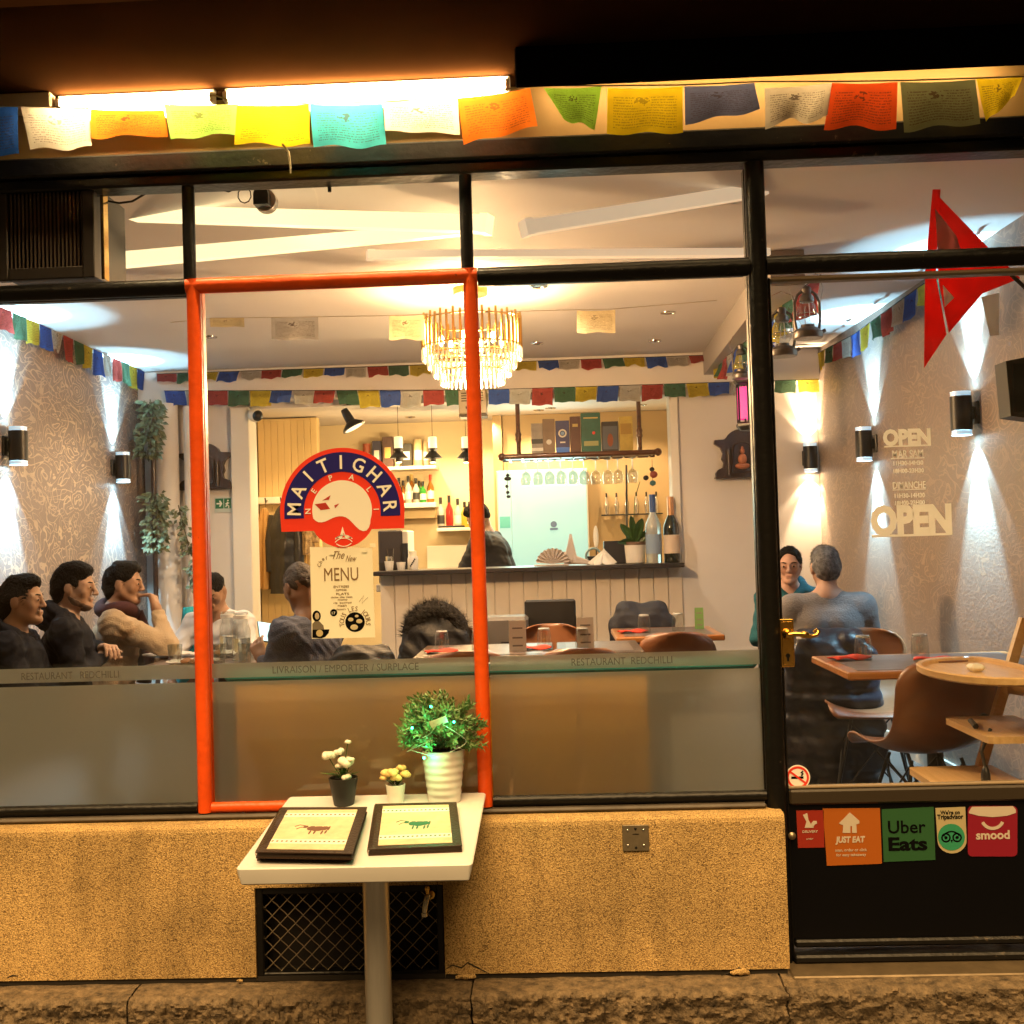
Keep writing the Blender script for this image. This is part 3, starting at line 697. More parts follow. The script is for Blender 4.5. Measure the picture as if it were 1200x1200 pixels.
# ventilation grille with diamond mesh
vg = thing('vent_grille', 'black framed cellar vent with a diamond wire mesh', 'grille', (VX0,-.1,VZ0))
fw = .022
fr = MB(); fr.box(VX0+.001,VX0+fw,-.098,-.05,VZ0,VZ1-.001,.003); fr.box(VX1-fw,VX1-.001,-.098,-.05,VZ0,VZ1-.001,.003)
fr.box(VX0+fw-.002,VX1-fw+.002,-.096,-.05,VZ1-.024,VZ1-.001,.003); fr.box(VX0+fw-.002,VX1-fw+.002,-.096,-.05,VZ0,VZ0+.020,.003)
fr.build('frame', M_black, vg)
MB().box(VX0,VX1,.0,.015,VZ0,VZ1).build('backing', mat('dark_void', (.008,.006,.005), .9), vg)
mz = MB(); x0,x1,z0,z1 = VX0+fw,VX1-fw,VZ0+.02,VZ1-.024; st = .0335
def clip(xa, za, dx, dz):
    # a wire through (xa,za) clipped to the frame
    t0,t1 = -9,9
    for a,d,lo,hi in ((xa,dx,x0,x1),(za,dz,z0,z1)):
        u,v = (lo-a)/d,(hi-a)/d
        if u>v: u,v=v,u
        t0=max(t0,u); t1=min(t1,v)
    return (t0,t1) if t1-t0>.01 else None
for sgn, yy in ((1,-.078),(-1,-.0735)):
    k = -40
    while k < 60:
        xa = x0+k*st*1.414; c = clip(xa, z0, .7071, .7071*sgn) if sgn>0 else clip(xa, z1, .7071, -.7071)
        za = z0 if sgn>0 else z1
        if c:
            pts = []; nn = max(2,int((c[1]-c[0])/.0168))
            for i in range(nn+1):
                t = c[0]+(c[1]-c[0])*i/nn; pts.append((xa+.7071*t, yy+.0018*(1 if i%2 else -1), za+.7071*sgn*t))
            mz.tube(pts, .0015, 5, False)
        k += 1
w = mz.build('wire_mesh', mat('galvanised_wire', (.42,.34,.22), .45, .8, vary=.4, vscale=20), vg); w['kind'] = 'stuff'
# tap
tp = at(499,1055,-.13)
tap = thing('water_tap', 'small brass garden tap in front of the cellar vent', 'tap', tuple(tp))
def sc(px,py,Y=-.14): return at(px,py,Y)
mb = MB(); mb.tube([(tp.x+.010,-.07,tp.z+.006),(tp.x+.008,-.125,tp.z+.006)], .009, 12); mb.tube([(tp.x+.010,-.09,tp.z+.006),(tp.x+.010,-.098,tp.z+.006)], .014, 12)
mb.build('inlet', M_brass, tap)
mb = MB(); mb.tube([(tp.x+.008,-.12,tp.z+.012),(tp.x+.004,-.135,tp.z+.008),(tp.x-.001,-.145,tp.z-.012),(tp.x-.003,-.147,tp.z-.03)], [.010,.010,.009,.008], 12); mb.tube([(tp.x-.003,-.147,tp.z-.03),(tp.x-.003,-.147,tp.z-.042)], [.011,.0095], 12)
mb.build('spout', mat('steel_tap', (.6,.55,.45), .25, 1.0), tap)
mb = MB(); mb.tube([(tp.x+.006,-.125,tp.z+.012),(tp.x+.005,-.127,tp.z+.030)], .006, 10); mb.lathe([(.0001,.0),(.008,.001),(.009,.006),(.006,.012),(.0001,.014)], (tp.x+.005,-.127,tp.z+.028), 12)
mb.build('knob', M_brass, tap)

# ------------------------------------------------------------------ glazed door on the right
dr = thing('entrance_door', 'black glazed entrance door with a brass lever and a solid lower panel', 'door', (XC,0,.2))
DX0 = XC+.0305
fbox('stile', DX0, DX0+.007, .215, 2.31, -.02, .035, parent=dr); fbox('stile', XD-.06, XD, .215, 2.31, -.02, .035, parent=dr)
fbox('mid_rail', DX0+.008, XD-.061, .692, .738, -.024, .035, mat('dark_bronze_paint', (.035,.026,.016), .4), parent=dr)
fbox('glazing_bead', DX0+.008, XD-.061, .739, .747, -.012, .012, mat('aged_bead', (.25,.19,.12), .5), .002, parent=dr)
fbox('bottom_rail', DX0+.008, XD-.061, .262, .285, -.024, .035, parent=dr); fbox('weather_bar', DX0+.002, XD-.002, .222, .246, -.045, .03, parent=dr)
MB().box(DX0+.008,XD-.061,-.012,.02,.286,.691).build('kick_panel', mat('gloss_black_panel', (.003,.003,.004), .35, spec=.2, vary=.3, vscale=3), dr)
pane('pane', DX0+.006, XD-.055, .735, 2.30, dr, .004)
fbox('top_rail', DX0+.008, XD-.061, 2.296, 2.312, -.018, .03, mat('aged_bead', (.25,.19,.12), .5), parent=dr)
bar_h('door_head', XC+.026, 4.0, 2.348, .029, M_black)
fbox('jamb', XD+.004, XD+.09, .2, 2.32, -.05, .06)
fbox('side_panel', XD+.092, 4.0, .2, 2.31, -.03, .05)
struct('threshold', MB().box(XE+.002,4.0,-.14,.05,.20,.221,.004), mat('worn_threshold_metal', (.20,.15,.09), .45, .5, vary=.4, vscale=15))
# brass lever handle with a long backplate
h0, h1 = at(909,724,.03), at(927,779,.03)
M_bh = M_brass
bp_ = MB().box(h0.x,h1.x,-.030,-.0205,h1.z,h0.z,.002).build('handle_plate', M_bh, dr)
MB().box(h0.x+.006,h1.x-.006,-.032,-.0302,h1.z+.008,h0.z-.008,.0015).build('plate_moulding', M_bh, bp_)
hc = (h0.x*.5+h1.x*.5, -.034, h0.z-.046)
lv = MB(); lv.lathe([(.016,0),(.017,-.004),(.013,-.008),(.010,-.03),(.0001,-.031)], hc, 16, 'y')
pth = [(hc[0],-.058,hc[2]), (hc[0]+.02,-.062,hc[2]+.003),(hc[0]+.045,-.062,hc[2]-.001),(hc[0]+.066,-.060,hc[2]-.006),(hc[0]+.084,-.058,hc[2]-.002),(hc[0]+.090,-.057,hc[2]+.008),(hc[0]+.083,-.057,hc[2]+.013),(hc[0]+.074,-.057,hc[2]+.007)]
lv.tube(pth, [.009,.0075,.0085,.007,.006,.0055,.005,.004], 12); lv.ball((hc[0]+.045,-.062,hc[2]), (.016,.010,.011), 10, 8)
lv.build('lever', M_bh, dr)
kh = MB(); kh.lathe([(.007,0),(.007,-.002),(.0001,-.0022)], (hc[0],-.0305,h1.z+.035), 12, 'y'); kh.box(hc[0]-.003,hc[0]+.003,-.0335,-.0305,h1.z+.018,h1.z+.035); kh.build('keyhole', M_black, dr)
MB().lathe([(.011,0),(.012,-.004),(.008,-.009),(.0001,-.011)], (at(926,977,0).x,-.024,at(926,977,0).z), 16, 'y').build('kick_lock', mat('dull_lock', (.30,.24,.16), .4, .8), dr)
# ================================================================== SIGNS AND STICKERS
def disc(cx, cz, r, y0, y1, n=40, a0=0, a1=2*pi):
    pts = [(cx+r*cos(a0+(a1-a0)*i/n), cz+r*sin(a0+(a1-a0)*i/n)) for i in range(n+(0 if a1-a0>=2*pi-1e-6 else 1))]
    return MB().prism(pts, y1, y0)
def plate(pts, y0, y1): return MB().prism(pts, y1, y0)
def ringseg(cx, cz, r0, r1, a0, a1, y0, y1, n=48):
    m = MB(); vs = []
    for i in range(n+1):
        a = a0+(a1-a0)*i/n
        for r in (r0, r1):
            for y in (y0, y1): vs.append((cx+r*cos(a), y, cz+r*sin(a)))
    fs = []
    for i in range(n):
        b = i*4; c = b+4
        fs += [(b,b+2,c+2,c),(b+1,c+1,c+3,b+3),(b,c,c+1,b+1),(b+2,b+3,c+3,c+2)]
    fs += [(0,1,3,2),(n*4,n*4+2,n*4+3,n*4+1)]
    return m.add(vs, fs)
def arc_text(txt, cx, cz, r, a0, a1, h, y, bold=0.0, sx=1.0, only=99):
    """letters spread along an arc from angle a0 to a1 (degrees, counted from +X), reading clockwise"""
    out = MB(); n = len(txt)
    for i, ch in enumerate(txt):
        if ch == ' ' or i >= only: continue
        a = R(a0+(a1-a0)*i/(n-1)); g = glyphs(ch, 1.0, bold); x0, x1 = width(g); zs = max(p[2] for p in g.v)
        k = h/.73; rot = a-pi/2
        for j, p in enumerate(g.v):
            u = (p[0]-(x0+x1)/2)*k*sx; v = (p[2]-zs/2)*k
            g.v[j] = (cx+r*cos(a)+u*cos(rot)-v*sin(rot), y+p[1], cz+r*sin(a)+u*sin(rot)+v*cos(rot))
        out = merge(out, g)
    return out
S_red = mat('sign_red', (.78,.045,.02), .4); S_blue = mat('sign_navy', (.012,.010,.16), .4); S_white = mat('sign_white', (.86,.84,.76), .5)
S_cream = mat('sign_cream', (.86,.82,.66), .6); S_brown = mat('print_brown', (.20,.12,.05), .8); S_black = mat('print_black', (.004,.004,.004), .95, spec=.05); S_dkred = mat('sign_dark_red', (.42,.03,.02), .5)
# round restaurant sign hung behind the red framed window
c = at(401,603,-.008); SX, SZ = c.x, c.z; ppm = 1/(at(402,603,-.008).x-at(401,603,-.008).x)
sg = thing('restaurant_sign', 'round red, navy and white sign reading MAITIGHAR NEPALI on the glass', 'sign', (SX,-.004,SZ))
u = 1/ppm
yb = -.0036
r_out = 73*u; zb = -22*u                               # the fan's foot
ZC = SZ+5*u
pts = [(SX+r_out*cos(a), ZC+r_out*sin(a)) for a in [pi*i/48 for i in range(49)]]
pts += [(SX-r_out*.985, SZ-18*u), (SX+r_out*.985, SZ-18*u)]
plate(pts, -.0065, yb).build('backing', S_red, sg)
disc(SX, SZ, 38.5*u, -.0070, -.0060).build('lower_disc', S_red, sg)
nav = ringseg(SX, ZC, 45*u, 68*u, 0, pi, -.0076, -.0071)
for s_ in (-1,1): nav.box(SX+s_*45*u, SX+s_*68*u, -.0076, -.0071, ZC-8*u, ZC-.00005)
nav.build('navy_band', S_blue, sg)
for wd, r_, a0_, a1_, h_, y_, sx_ in (('MAITIGHAR', 56.5, 177, 3, 16.5, -.0080, .92), ('NEPALI', 40.2, 180, 0, 6.6, -.0083, 1.0)):
    for i_, c_ in enumerate(wd):
        an = a0_+(a1_-a0_)*i_/(len(wd)-1); arc_text(c_+c_, SX, ZC, r_*u, an, an, h_*u, y_, .015, sx_, 1).build('letter', S_white, sg)
# white form: disc cut by a wave
wp = []
RR = 35*u
for i in range(49):
    a = R(-20)+R(214)*i/48; wp.append((SX+RR*cos(a), ZC+RR*sin(a)))
wave = [(-33.2,-9.5),(-31,-11.5),(-28,-13),(-24,-13.3),(-20,-12.5),(-16,-10.8),(-12,-9),(-8,-7.6),(-4,-6.9),(0,-7),(4,-8.2),(8,-11),(12,-15.2),(16,-19.8),(20,-23.4),(24,-25.0),(28,-24.4),(31,-21),(32.6,-16)]
wp += [(SX+a*u, ZC+b*u) for a,b in wave]
plate(wp, -.0080, -.00762).build('white_form', S_white, sg)
for poly in ([(-32,8),(-19,9.5),(-14,2),(-25,1)], [(-23,12),(-13,18),(-15,13)], [(-9,6),(-3,8),(-8,2.5)]):
    plate([(SX+a*u, ZC+b*u) for a,b in poly], -.0085, -.0081).build('red_mark', S_dkred, sg)
mk = MB(); mk.prism([(SX+a*u,SZ+b*u) for a,b in [(-9,-27),(-3,-24),(0,-14),(3,-24),(11,-27),(3,-27.5),(1,-21),(-1,-27.5)]], -.0078, -.0083)
for zz, ww in ((-29,12),(-32.5,10)):
    mk = merge(mk, ringseg(SX+1*u, SZ+(zz-8)*u, 12.6*u, 13.6*u, R(40), R(140), -.0083, -.0078, 12))
mk = merge(mk, ringseg(SX+1*u, SZ-24*u, 12.6*u, 13.6*u, R(228), R(312), -.0083, -.0078, 12))
mk.build('white_emblem', S_white, sg)
for px,py in ((437,639),(427,645),(389,648)):
    q = at(px,py,-.005); MB().box(q.x-.008,q.x+.008,-.0086,-.0079,q.z-.006,q.z+.006).build('tape', S_cream, sg)
# menu poster below it
a, b = at(363,641,-.004), at(438,748,-.004)
mp = thing('menu_poster', 'cream paper MENU poster taped below the round sign', 'poster', (a.x,-.004,b.z))
qx = lambda px: at(px,690,-.006).x
def PQ(px,py): q = at(px,py,-.006); return (q.x,q.z)
plate([PQ(363,641),PQ(436,642),PQ(439.5,747),PQ(365.5,748.5)], -.0050, -.0036).build('sheet', S_cream, mp)
def put(txt, px0, px1, py, hpx, m=S_brown, bold=0.0, shear=0.0, name='lettering', y=-.0056):
    p, q = at(px0,py,y), at(px1,py,y); return write(txt, p.x, q.x, p.z, hpx*u, y, bold, shear).build(name, m, mp)
put('MENU', 380, 420, 681, 15, S_brown)
put('The', 390, 404, 655, 9, S_brown, 0, .5)
arc_text('Chef', at(384,660,0).x, at(384,660,0).z-.01, .026, 170, 95, .012, -.0056).build('lettering', S_brown, mp)
put('New', 405, 418, 658, 7, S_brown, 0, .5)
put('ENTREES', 391, 409, 689, 2.6); put('samosa', 394, 406, 692.5, 2.0); put('PLATS', 394, 409, 697.5, 2.6)
put('chicken  tikka  masala', 388, 413, 701, 2.0); put('momo', 396, 407, 704, 1.8); put('riz  basmati', 391, 412, 707.5, 2.0)
put('naan', 396, 406, 711, 2.0); put('dessert', 394, 405, 715, 2.0)
arc_text('TOUS LES JOURS', PQ(416,729)[0], PQ(416,729)[1], 15.5*u, 190, -10, 6.0*u, -.0056, .0, .8).build('lettering', S_brown, mp)
disc(*PQ(416,729), 11.5*u, -.0056, -.0052, 24).build('photo_disc', S_black, mp)
for px,py,rx in ((411,726,3.2),(421,728,3.6),(415,735,4.5),(418,722,2.2)):
    MB().ball((PQ(px,py)[0],-.0056,PQ(px,py)[1]), (rx*u,.0004,rx*.7*u), 10, 6).build('photo_patch', mat('photo_food', (.55,.47,.30), .7), mp)
disc(*PQ(391,718), 4.2*u, -.0056, -.0052, 18).build('price_disc', S_black, mp)
put('17', 389, 393, 720, 3.0, S_cream, 0, 0, 'lettering', -.0060)
plate([PQ(366,747.5),PQ(366,738),PQ(386,737.5),PQ(385,742),PQ(381,746.5),PQ(377,748)], -.0056, -.0052).build('print_block', S_black, mp)
disc(*PQ(374.5,742), 4*u, -.0060, -.0057, 18).build('seal', mat('seal_gold', (.5,.4,.2), .6), mp)
# small printed bust
MB().ball((PQ(371,723)[0],-.0054,PQ(371,722)[1]), (5*u,.0005,6.5*u), 12, 8).build('print_figure', S_black, mp)
plate([PQ(366,738),PQ(366,731),PQ(369,728),PQ(374,728),PQ(379,733),PQ(380,738)], -.0056, -.0052).build('print_figure', mat('print_figure_grey', (.16,.13,.09), .8), mp)
MB().ball((PQ(371.5,722)[0],-.0057,PQ(371.5,722)[1]), (2.8*u,.0005,4*u), 12, 8).build('print_face', mat('print_face', (.45,.36,.24), .8), mp)
MB().tube([(*PQ(421,705)[:1],-.0058,PQ(421,705)[1]),(PQ(426,698)[0],-.0058,PQ(426,698)[1]),(PQ(424,707)[0],-.0058,PQ(424,707)[1]),(PQ(431,700)[0],-.0058,PQ(431,700)[1])], .0005, 4).build('print_sprig', S_brown, mp)
# opening hours on the door glass
oh = thing('opening_hours', 'white OPEN and opening times lettering on the door glass', 'lettering', (at(1065,560,0).x,0,at(1065,560,0).z))
M_vin = thin_cloth('white_vinyl', (.97,.97,.97), .3)
def vin(txt, px0, px1, py, hpx, bold=.02, m=M_vin):
    p, q = at(px0,py,-.0005), at(px1,py-.02*(px1-px0),-.0005)
    return write(txt, p.x, q.x, p.z, hpx*u, -.0005, bold).build('lettering', m, oh)
def rule(px0, px1, py, t):
    p, q = at(px0,py,0), at(px1,py,0); MB().box(p.x,q.x,-.001,-.0002,p.z-t*u/2,p.z+t*u/2).build('rule', M_vin, oh)
vin('OPEN', 1035, 1091, 521.5, 18, .055); rule(1036,1091,523.5,1.6)
vin('MAR SAM', 1046, 1082, 536.5, 8.5, .01); rule(1044,1083,537.5,1)
vin('11H30-14H30', 1047, 1082, 545.5, 5, .03); vin('18H00-23H30', 1047, 1083, 554.5, 5, .03)
vin('DIMANCHE', 1046.5, 1085, 573, 8, .01); rule(1046,1085,574.2,1)
vin('11H30-14H30', 1048.5, 1084, 583.5, 5, .03); vin('18H00-23H00', 1049, 1084, 592, 5, .03)
vin('OPEN', 1021, 1116, 626, 33, .055); rule(1021.5,1116,628.5,2.6)
# no smoking disc
q = at(935,911,-.001)
ns = thing('no_smoking_sticker', 'round red and white no smoking sticker low on the door glass', 'sticker', (q.x,0,q.z))
disc(q.x,q.z,14*u,-.0006,.0008,32).build('disc', S_white, ns)
ringseg(q.x,q.z,10.2*u,12.6*u,0,2*pi,-.0014,-.0007,36).build('red_ring', S_red, ns)
bar = MB().box(-10.6*u,10.6*u,-.0016,-.0009,-1.1*u,1.1*u); bar.xf(Matrix.Translation((q.x,0,q.z)) @ Matrix.Rotation(R(38),4,'Y')); bar.build('red_bar', S_red, ns)
ci = MB().box(q.x-7.5*u,q.x+6.5*u,-.0012,-.0007,q.z-1.6*u,q.z+1.0*u); ci.build('cigarette', S_black, ns)
MB().tube([(q.x+4*u,-.001,q.z+2*u),(q.x+6*u,-.001,q.z+4*u),(q.x+4*u,-.001,q.z+5.5*u),(q.x+6*u,-.001,q.z+7*u)], .9*u, 5).build('smoke', S_black, ns)
# stickers on the kick panel
def rrect(pts_px, y0=-.0145, y1=-.0122): return plate([(at(px,py,-.013).x, at(px,py,-.013).z) for px,py in pts_px], y0, y1)
def stick(name, label, pts, col):
    p = at(*pts[0],-.013); t = thing(name, label, 'sticker', (p.x,-.013,p.z)); rrect(pts).build('sheet', mat(name+'_'+str(int(col[0]*100))+str(int(col[1]*100)), col, .5), t); return t
def swr(t, txt, px0, px1, py, hpx, m, bold=0.0, shear=0.0):
    p, q = at(px0,py,-.0155), at(px1,py,-.0155); write(txt, p.x, q.x, p.z, hpx*u, -.0152, bold, shear).build('lettering', m, t)
def spoly(t, name, pts, m, y=-.0152): plate([(at(px,py,y).x, at(px,py,y).z) for px,py in pts], y-.0005, y+.0004).build(name, m, t)
S_pale = mat('sticker_print_pale', (.52,.46,.38), .5)
t = stick('delivery_sticker', 'small red sticker with a pale fork-like emblem, leftmost on the door panel', [(933,950),(965,949.5),(966,993),(935,993.5)], (.26,.02,.009))
spoly(t, 'emblem', [(941,955),(946,953),(947.5,961),(951,967),(954,969),(953,970),(943,970),(945,963)], S_pale)
spoly(t, 'emblem', [(950,966),(953,962),(957,962),(957.5,965),(955,966),(953,969)], S_pale)
swr(t,'DELIVERY',940.5,958.5,976,2.6,S_pale,.02); swr(t,'order',945,953,984,2.0,S_pale)
t = stick('delivery_sticker', 'large orange JUST EAT sticker on the door panel', [(964,947.5),(1031,947),(1033.5,1012),(969,1014.5)], (.36,.095,.008))
spoly(t, 'house_emblem', [(983,965),(996,952),(1007,962),(1007,965),(1003.5,966),(1004,976),(998.5,976),(998.5,968),(996.5,968),(996.5,976),(987.5,976),(988,967)], S_pale)
swr(t,'JUST EAT',979,1014,987.5,6.8,S_pale,.045,.12); swr(t,'scan, order or click',979,1016,998,3.2,S_pale,.01); swr(t,'for easy takeaway',980,1015,1003.5,3.0,S_pale,.01)
t = stick('delivery_sticker', 'square green Uber Eats sticker with black lettering', [(1033,948.5),(1094,945.5),(1096,1007.5),(1035.5,1010)], (.022,.095,.033))
swr(t,'Uber',1041,1085,976.5,14,S_black,.012); swr(t,'Eats',1041.5,1087,996.5,14.5,S_black,.035)
pts = [(1096,947),(1131,945.5),(1132.5,984)]+[(1115.5+17*cos(R(a)), 985+15*sin(R(a))) for a in range(10,175,15)]+[(1098.5,985)]
t = stick('review_sticker', 'cream shield sticker with a green owl emblem and black words', pts, (.42,.36,.20))
swr(t,"We're on",1102,1125,954.5,4.6,S_black,.03); swr(t,'Tripadvisor',1098.5,1129,960,5.2,S_black,.03)
q = at(1115,981,-.0152); disc(q.x,q.z,15*u,-.0153,-.0147,28).build('green_disc', mat('owl_green', (.03,.26,.13), .5), t)
for dx in (-6.2,6.2):
    ringseg(q.x+dx*u,q.z-.5*u,3.6*u,5.4*u,0,2*pi,-.0158,-.0154,18).build('eye_ring', S_black, t); disc(q.x+dx*u,q.z-.5*u,1.9*u,-.0158,-.0154,12).build('pupil', S_black, t)
plate([(q.x-1.5*u,q.z-3*u),(q.x+1.5*u,q.z-3*u),(q.x,q.z-6.5*u)],-.0158,-.0154).build('beak', S_black, t)
ringseg(q.x,q.z-4*u,9.5*u,11.2*u,R(30),R(150),-.0158,-.0154,14).build('brow', S_black, t)
def rounded(x0,x1,y0,y1,r):
    o = []
    for cx,cy,a0 in ((x1-r,y0+r,-90),(x1-r,y1-r,0),(x0+r,y1-r,90),(x0+r,y0+r,180)):
        o += [(cx+r*cos(R(a0+k*30)), cy+r*sin(R(a0+k*30))) for k in range(4)]
    return o
t = stick('delivery_sticker', 'rounded crimson smood sticker at the right end of the row', rounded(1134,1192,944.5,1003.5,5), (.22,.007,.022))
spoly(t, 'pale_header', [(1135.5,951),(1139,945.5),(1187,944.8),(1190.5,949),(1190.5,952.5),(1180,956),(1163,957.5),(1147,956),(1135.5,953)], S_pale)
swr(t,'VOUS ETES BIEN ICI',1138,1187,953,3.4,mat('sticker_header_print', (.35,.2,.2), .6),.01)
q = at(1163,958,-.0152); ringseg(q.x,q.z,10.5*u,14*u,R(205),R(335),-.0157,-.0149,18).build('smile', S_pale, t)
swr(t,'smood',1144,1183.5,983.5,9.5,S_pale,.03)

# ================================================================== OUTSIDE THE GLASS
# fluorescent battens under the soffit
M_tube = mat('tube_glow', (1,.9,.7), .5, emit=(1.0,.70,.34), estr=150.0)
for px0, px1, py, lab in ((72,246,112,'shorter warm tube light glowing under the dark soffit'), (268,592,106,'longer warm tube light glowing under the dark soffit')):
    p, q = at(px0,py,-.10), at(px1,py,-.10); z = 2.915
    t = thing('tube_light', lab, 'lamp', (p.x,-.1,z))
    MB().box(p.x-.015,q.x+.015,-.098,-.0795,z+.0125,2.9445,.004).build('housing', mat('batten_white', (.75,.72,.65), .5), t)
    MB().tube([(p.x,-.1,z-.002),(q.x,-.1,z-.002)], .013, 12).build('tube', M_tube, t)
    MB().box(p.x-.012,q.x+.012,-.078,-.0745,2.868,2.9285,.001).build('light_stop_plate', mat('batten_white', (.75,.72,.65), .5), t)  # plate added to keep the tube's light off the lintel board
    for x in (p.x-.008,q.x+.008): MB().box(x-.008,x+.008,-.115,-.085,z-.018,z+.012,.003).build('end_cap', mat('batten_white', (.75,.72,.65), .5), t)
# black valance hiding a third tube on the right
p, q = at(636,100,-.10), at(1185,92,-.10); z = 2.918
t = thing('tube_light', 'warm tube light tucked behind the black valance on the right', 'lamp', (p.x,-.1,z))
MB().box(p.x-.015,q.x+.015,-.098,-.0795,z+.0125,2.9445,.004).build('housing', mat('batten_white', (.75,.72,.65), .5), t)
MB().tube([(p.x,-.1,z-.002),(q.x,-.1,z-.002)], .013, 12).build('tube', mat('tube_glow_dim', (1,.9,.7), .5, emit=(1.0,.68,.30), estr=24.0), t)
a, b = at(604,96,-.28), at(1200,88,-.28)
tag(MB().box(a.x,4.2,-.29,-.265,2.833,2.9445,.004).build('valance', mat('valance_black', (.006,.005,.005), .8, spec=.0)), 'black valance board along the right half of the soffit', 'valance')
# unlit end of an older batten at the far left
p = at(-40,121,-.1); q = at(64,119,-.1)
tag(MB().box(p.x,q.x,-.13,-.07,2.895,2.9445,.004).build('batten_cover', mat('aged_batten', (.55,.45,.28), .6)), 'aged cream batten cover left of the tube lights', 'cover')

# prayer flag garlands
FC = {'blue':(.03,.13,.62),'white':(.80,.74,.64),'orange':(.85,.20,.02),'lime':(.36,.62,.12),'yellow':(.88,.66,.02),'turq':(.07,.50,.60),
      'green':(.26,.50,.05),'slate':(.13,.15,.30),'redorange':(.80,.10,.02),'olive':(.16,.17,.09),'red':(.60,.05,.03),'dgreen':(.06,.20,.09),'cream':(.75,.62,.38),'grey':(.45,.43,.42)}
def flag_part(g, quad, col, wave=.012, seed=0, nu=10, nv=7, fold=None):
    """quad: four points top-left, top-right, bottom-right, bottom-left"""
    tl,tr,br,bl = [Vector(p) for p in quad]; rr = random.Random(seed); a,b,c = rr.uniform(0,6),rr.uniform(0,6),rr.uniform(.6,1.3)
    nrm = (tr-tl).cross(bl-tl); nrm = nrm.normalized() if nrm.length > 1e-9 else Vector((0,1,0))
    hgt = (bl-tl).length
    def fn(u, v):
        w = 1-v                                        # v=1 at the top
        p = (tl*(1-u)+tr*u)*(1-w)+(bl*(1-u)+br*u)*w
        d = wave*w*(sin(6.3*u*c+a)+.5*sin(11*u+b+3*w)) + wave*.5*w*w*sin(3*u+b)
        p = p+nrm*d
        p.z += -.05*hgt*sin(pi*u)*(1 if w < .99 else .6)*(1-w)*.6 + .03*hgt*w*sin(9*u+b)
        return p
    o = MB().grid(fn, nu, nv).build('flag', MATS['flag_cotton'], g); o.color = (*FC[col], 1); return o
gar = thing('prayer_flag_garland', 'large printed prayer flags strung outside along the top of the shopfront', 'garland', at(600,110,-.2), group='prayer flag garlands')
GY = -.19
def F(pts, col, seed, wave=.008): return flag_part(gar, [at(x,y,GY) for x,y in pts], col, wave, seed, 14, 10)
F([(-40,124),(21,124),(20,180),(-40,185)],'blue',1); F([(24,124),(105,126),(107,172),(36,175)],'white',2); F([(106,128),(192,129),(197,160),(105,161)],'orange',3)
F([(192,122),(279,122),(275,157),(199,163)],'lime',4); F([(278,123),(362,122),(364,170),(275,169)],'yellow',5); F([(363,122),(448,121),(453,171),(368,172)],'turq',6)
F([(449,119),(536,114),(539,157),(451,153)],'white',7); F([(536,115),(621,103),(630,149),(543,168)],'orange',8); F([(637,103),(705,101),(697,151),(661,141)],'green',9)
F([(712,103),(800,101),(800,155),(711,158)],'yellow',10); F([(802,101),(884,97),(890,129),(803,146)],'slate',11); F([(896,103),(975,97),(969,136),(897,150)],'white',12,.02)
F([(975,97),(1052,96),(1051,151),(966,150)],'redorange',13); F([(1055,96),(1143,93),(1150,145),(1060,153)],'olive',14); F([(1144,92),(1199,89),(1190,112),(1155,143)],'yellow',15)
F([(1204,90),(1290,86),(1290,138),(1208,140)],'blue',16)
cpts = [(-60,123),(60,126),(105,127),(190,122),(250,112),(280,121),(362,122),(448,120),(540,113),(620,101),(700,101),(800,100),(890,96),(975,96),(1055,95),(1145,92),(1300,86)]
MB().tube([at(x,y-.5,GY) for x,y in cpts], .0022, 6).build('cord', mat('cotton_cord', (.55,.45,.28), .9), gar)
MB().tube([at(331,169,GY),at(338,178,GY-.004),at(340,190,GY-.006),at(340.5,203,GY-.006)], [.003,.0035,.003,.002], 6).build('loose_tail', mat('cotton_tail', (.75,.65,.42), .9), gar)

# ------------------------------------------------------------------ the small table in front
TZ = .757; TX0, TX1, TY0, TY1 = -.838, -.232, -.635, -.045
tb = thing('bistro_table', 'white square bistro table on an aluminium column before the window', 'table', ((TX0+TX1)/2,-.34,0))
def tabletop(x0,x1,y0,y1,z,t,r):
    m = MB(); out = []
    for cx,cy,a0 in ((x1-r,y1-r,0),(x0+r,y1-r,90),(x0+r,y0+r,180),(x1-r,y0+r,270)):
        out += [(cx,cy,R(a0+k*22.5)) for k in range(5)]
    lv = [(-.003,0),(0,-.0025),(-.003,-t*.4),(-.010,-t*.92),(-.014,-t)]
    vs = [(cx+(r+d)*cos(a), cy+(r+d)*sin(a), z+h) for d,h in lv for cx,cy,a in out]; n = len(out)
    fs = [(i*n+(k+1)%n, i*n+k, (i+1)*n+k, (i+1)*n+(k+1)%n) for i in range(len(lv)-1) for k in range(n)]
    fs += [tuple(range(n)), tuple(range((len(lv)-1)*n, len(lv)*n))[::-1]]
    return m.add(vs, fs, smooth=True)
SL = .085                                               # the top sits a few degrees out of level, down towards the street
tt = tabletop(TX0,TX1,TY0,TY1,TZ,.046,.014); tt.v = [(x,y,z+(y-TY1)*SL) for x,y,z in tt.v]
tt.build('tabletop', mat('white_moulded_top', (.74,.73,.70), .38, vary=.08, vscale=5, bump=.03, bscale=8), tb, sharp=25)
cx = at(442,1100,-.34).x
mb = MB(); n = 10
mb.tube([(cx,-.34,.03),(cx,-.34,.680)], .037, 28); mb.build('column', mat('brushed_aluminium', (.66,.64,.60), .3, .75, vary=.2, vscale=5, stretch=(8,8,.6), bump=.08, bscale=20), tb, sharp=30)
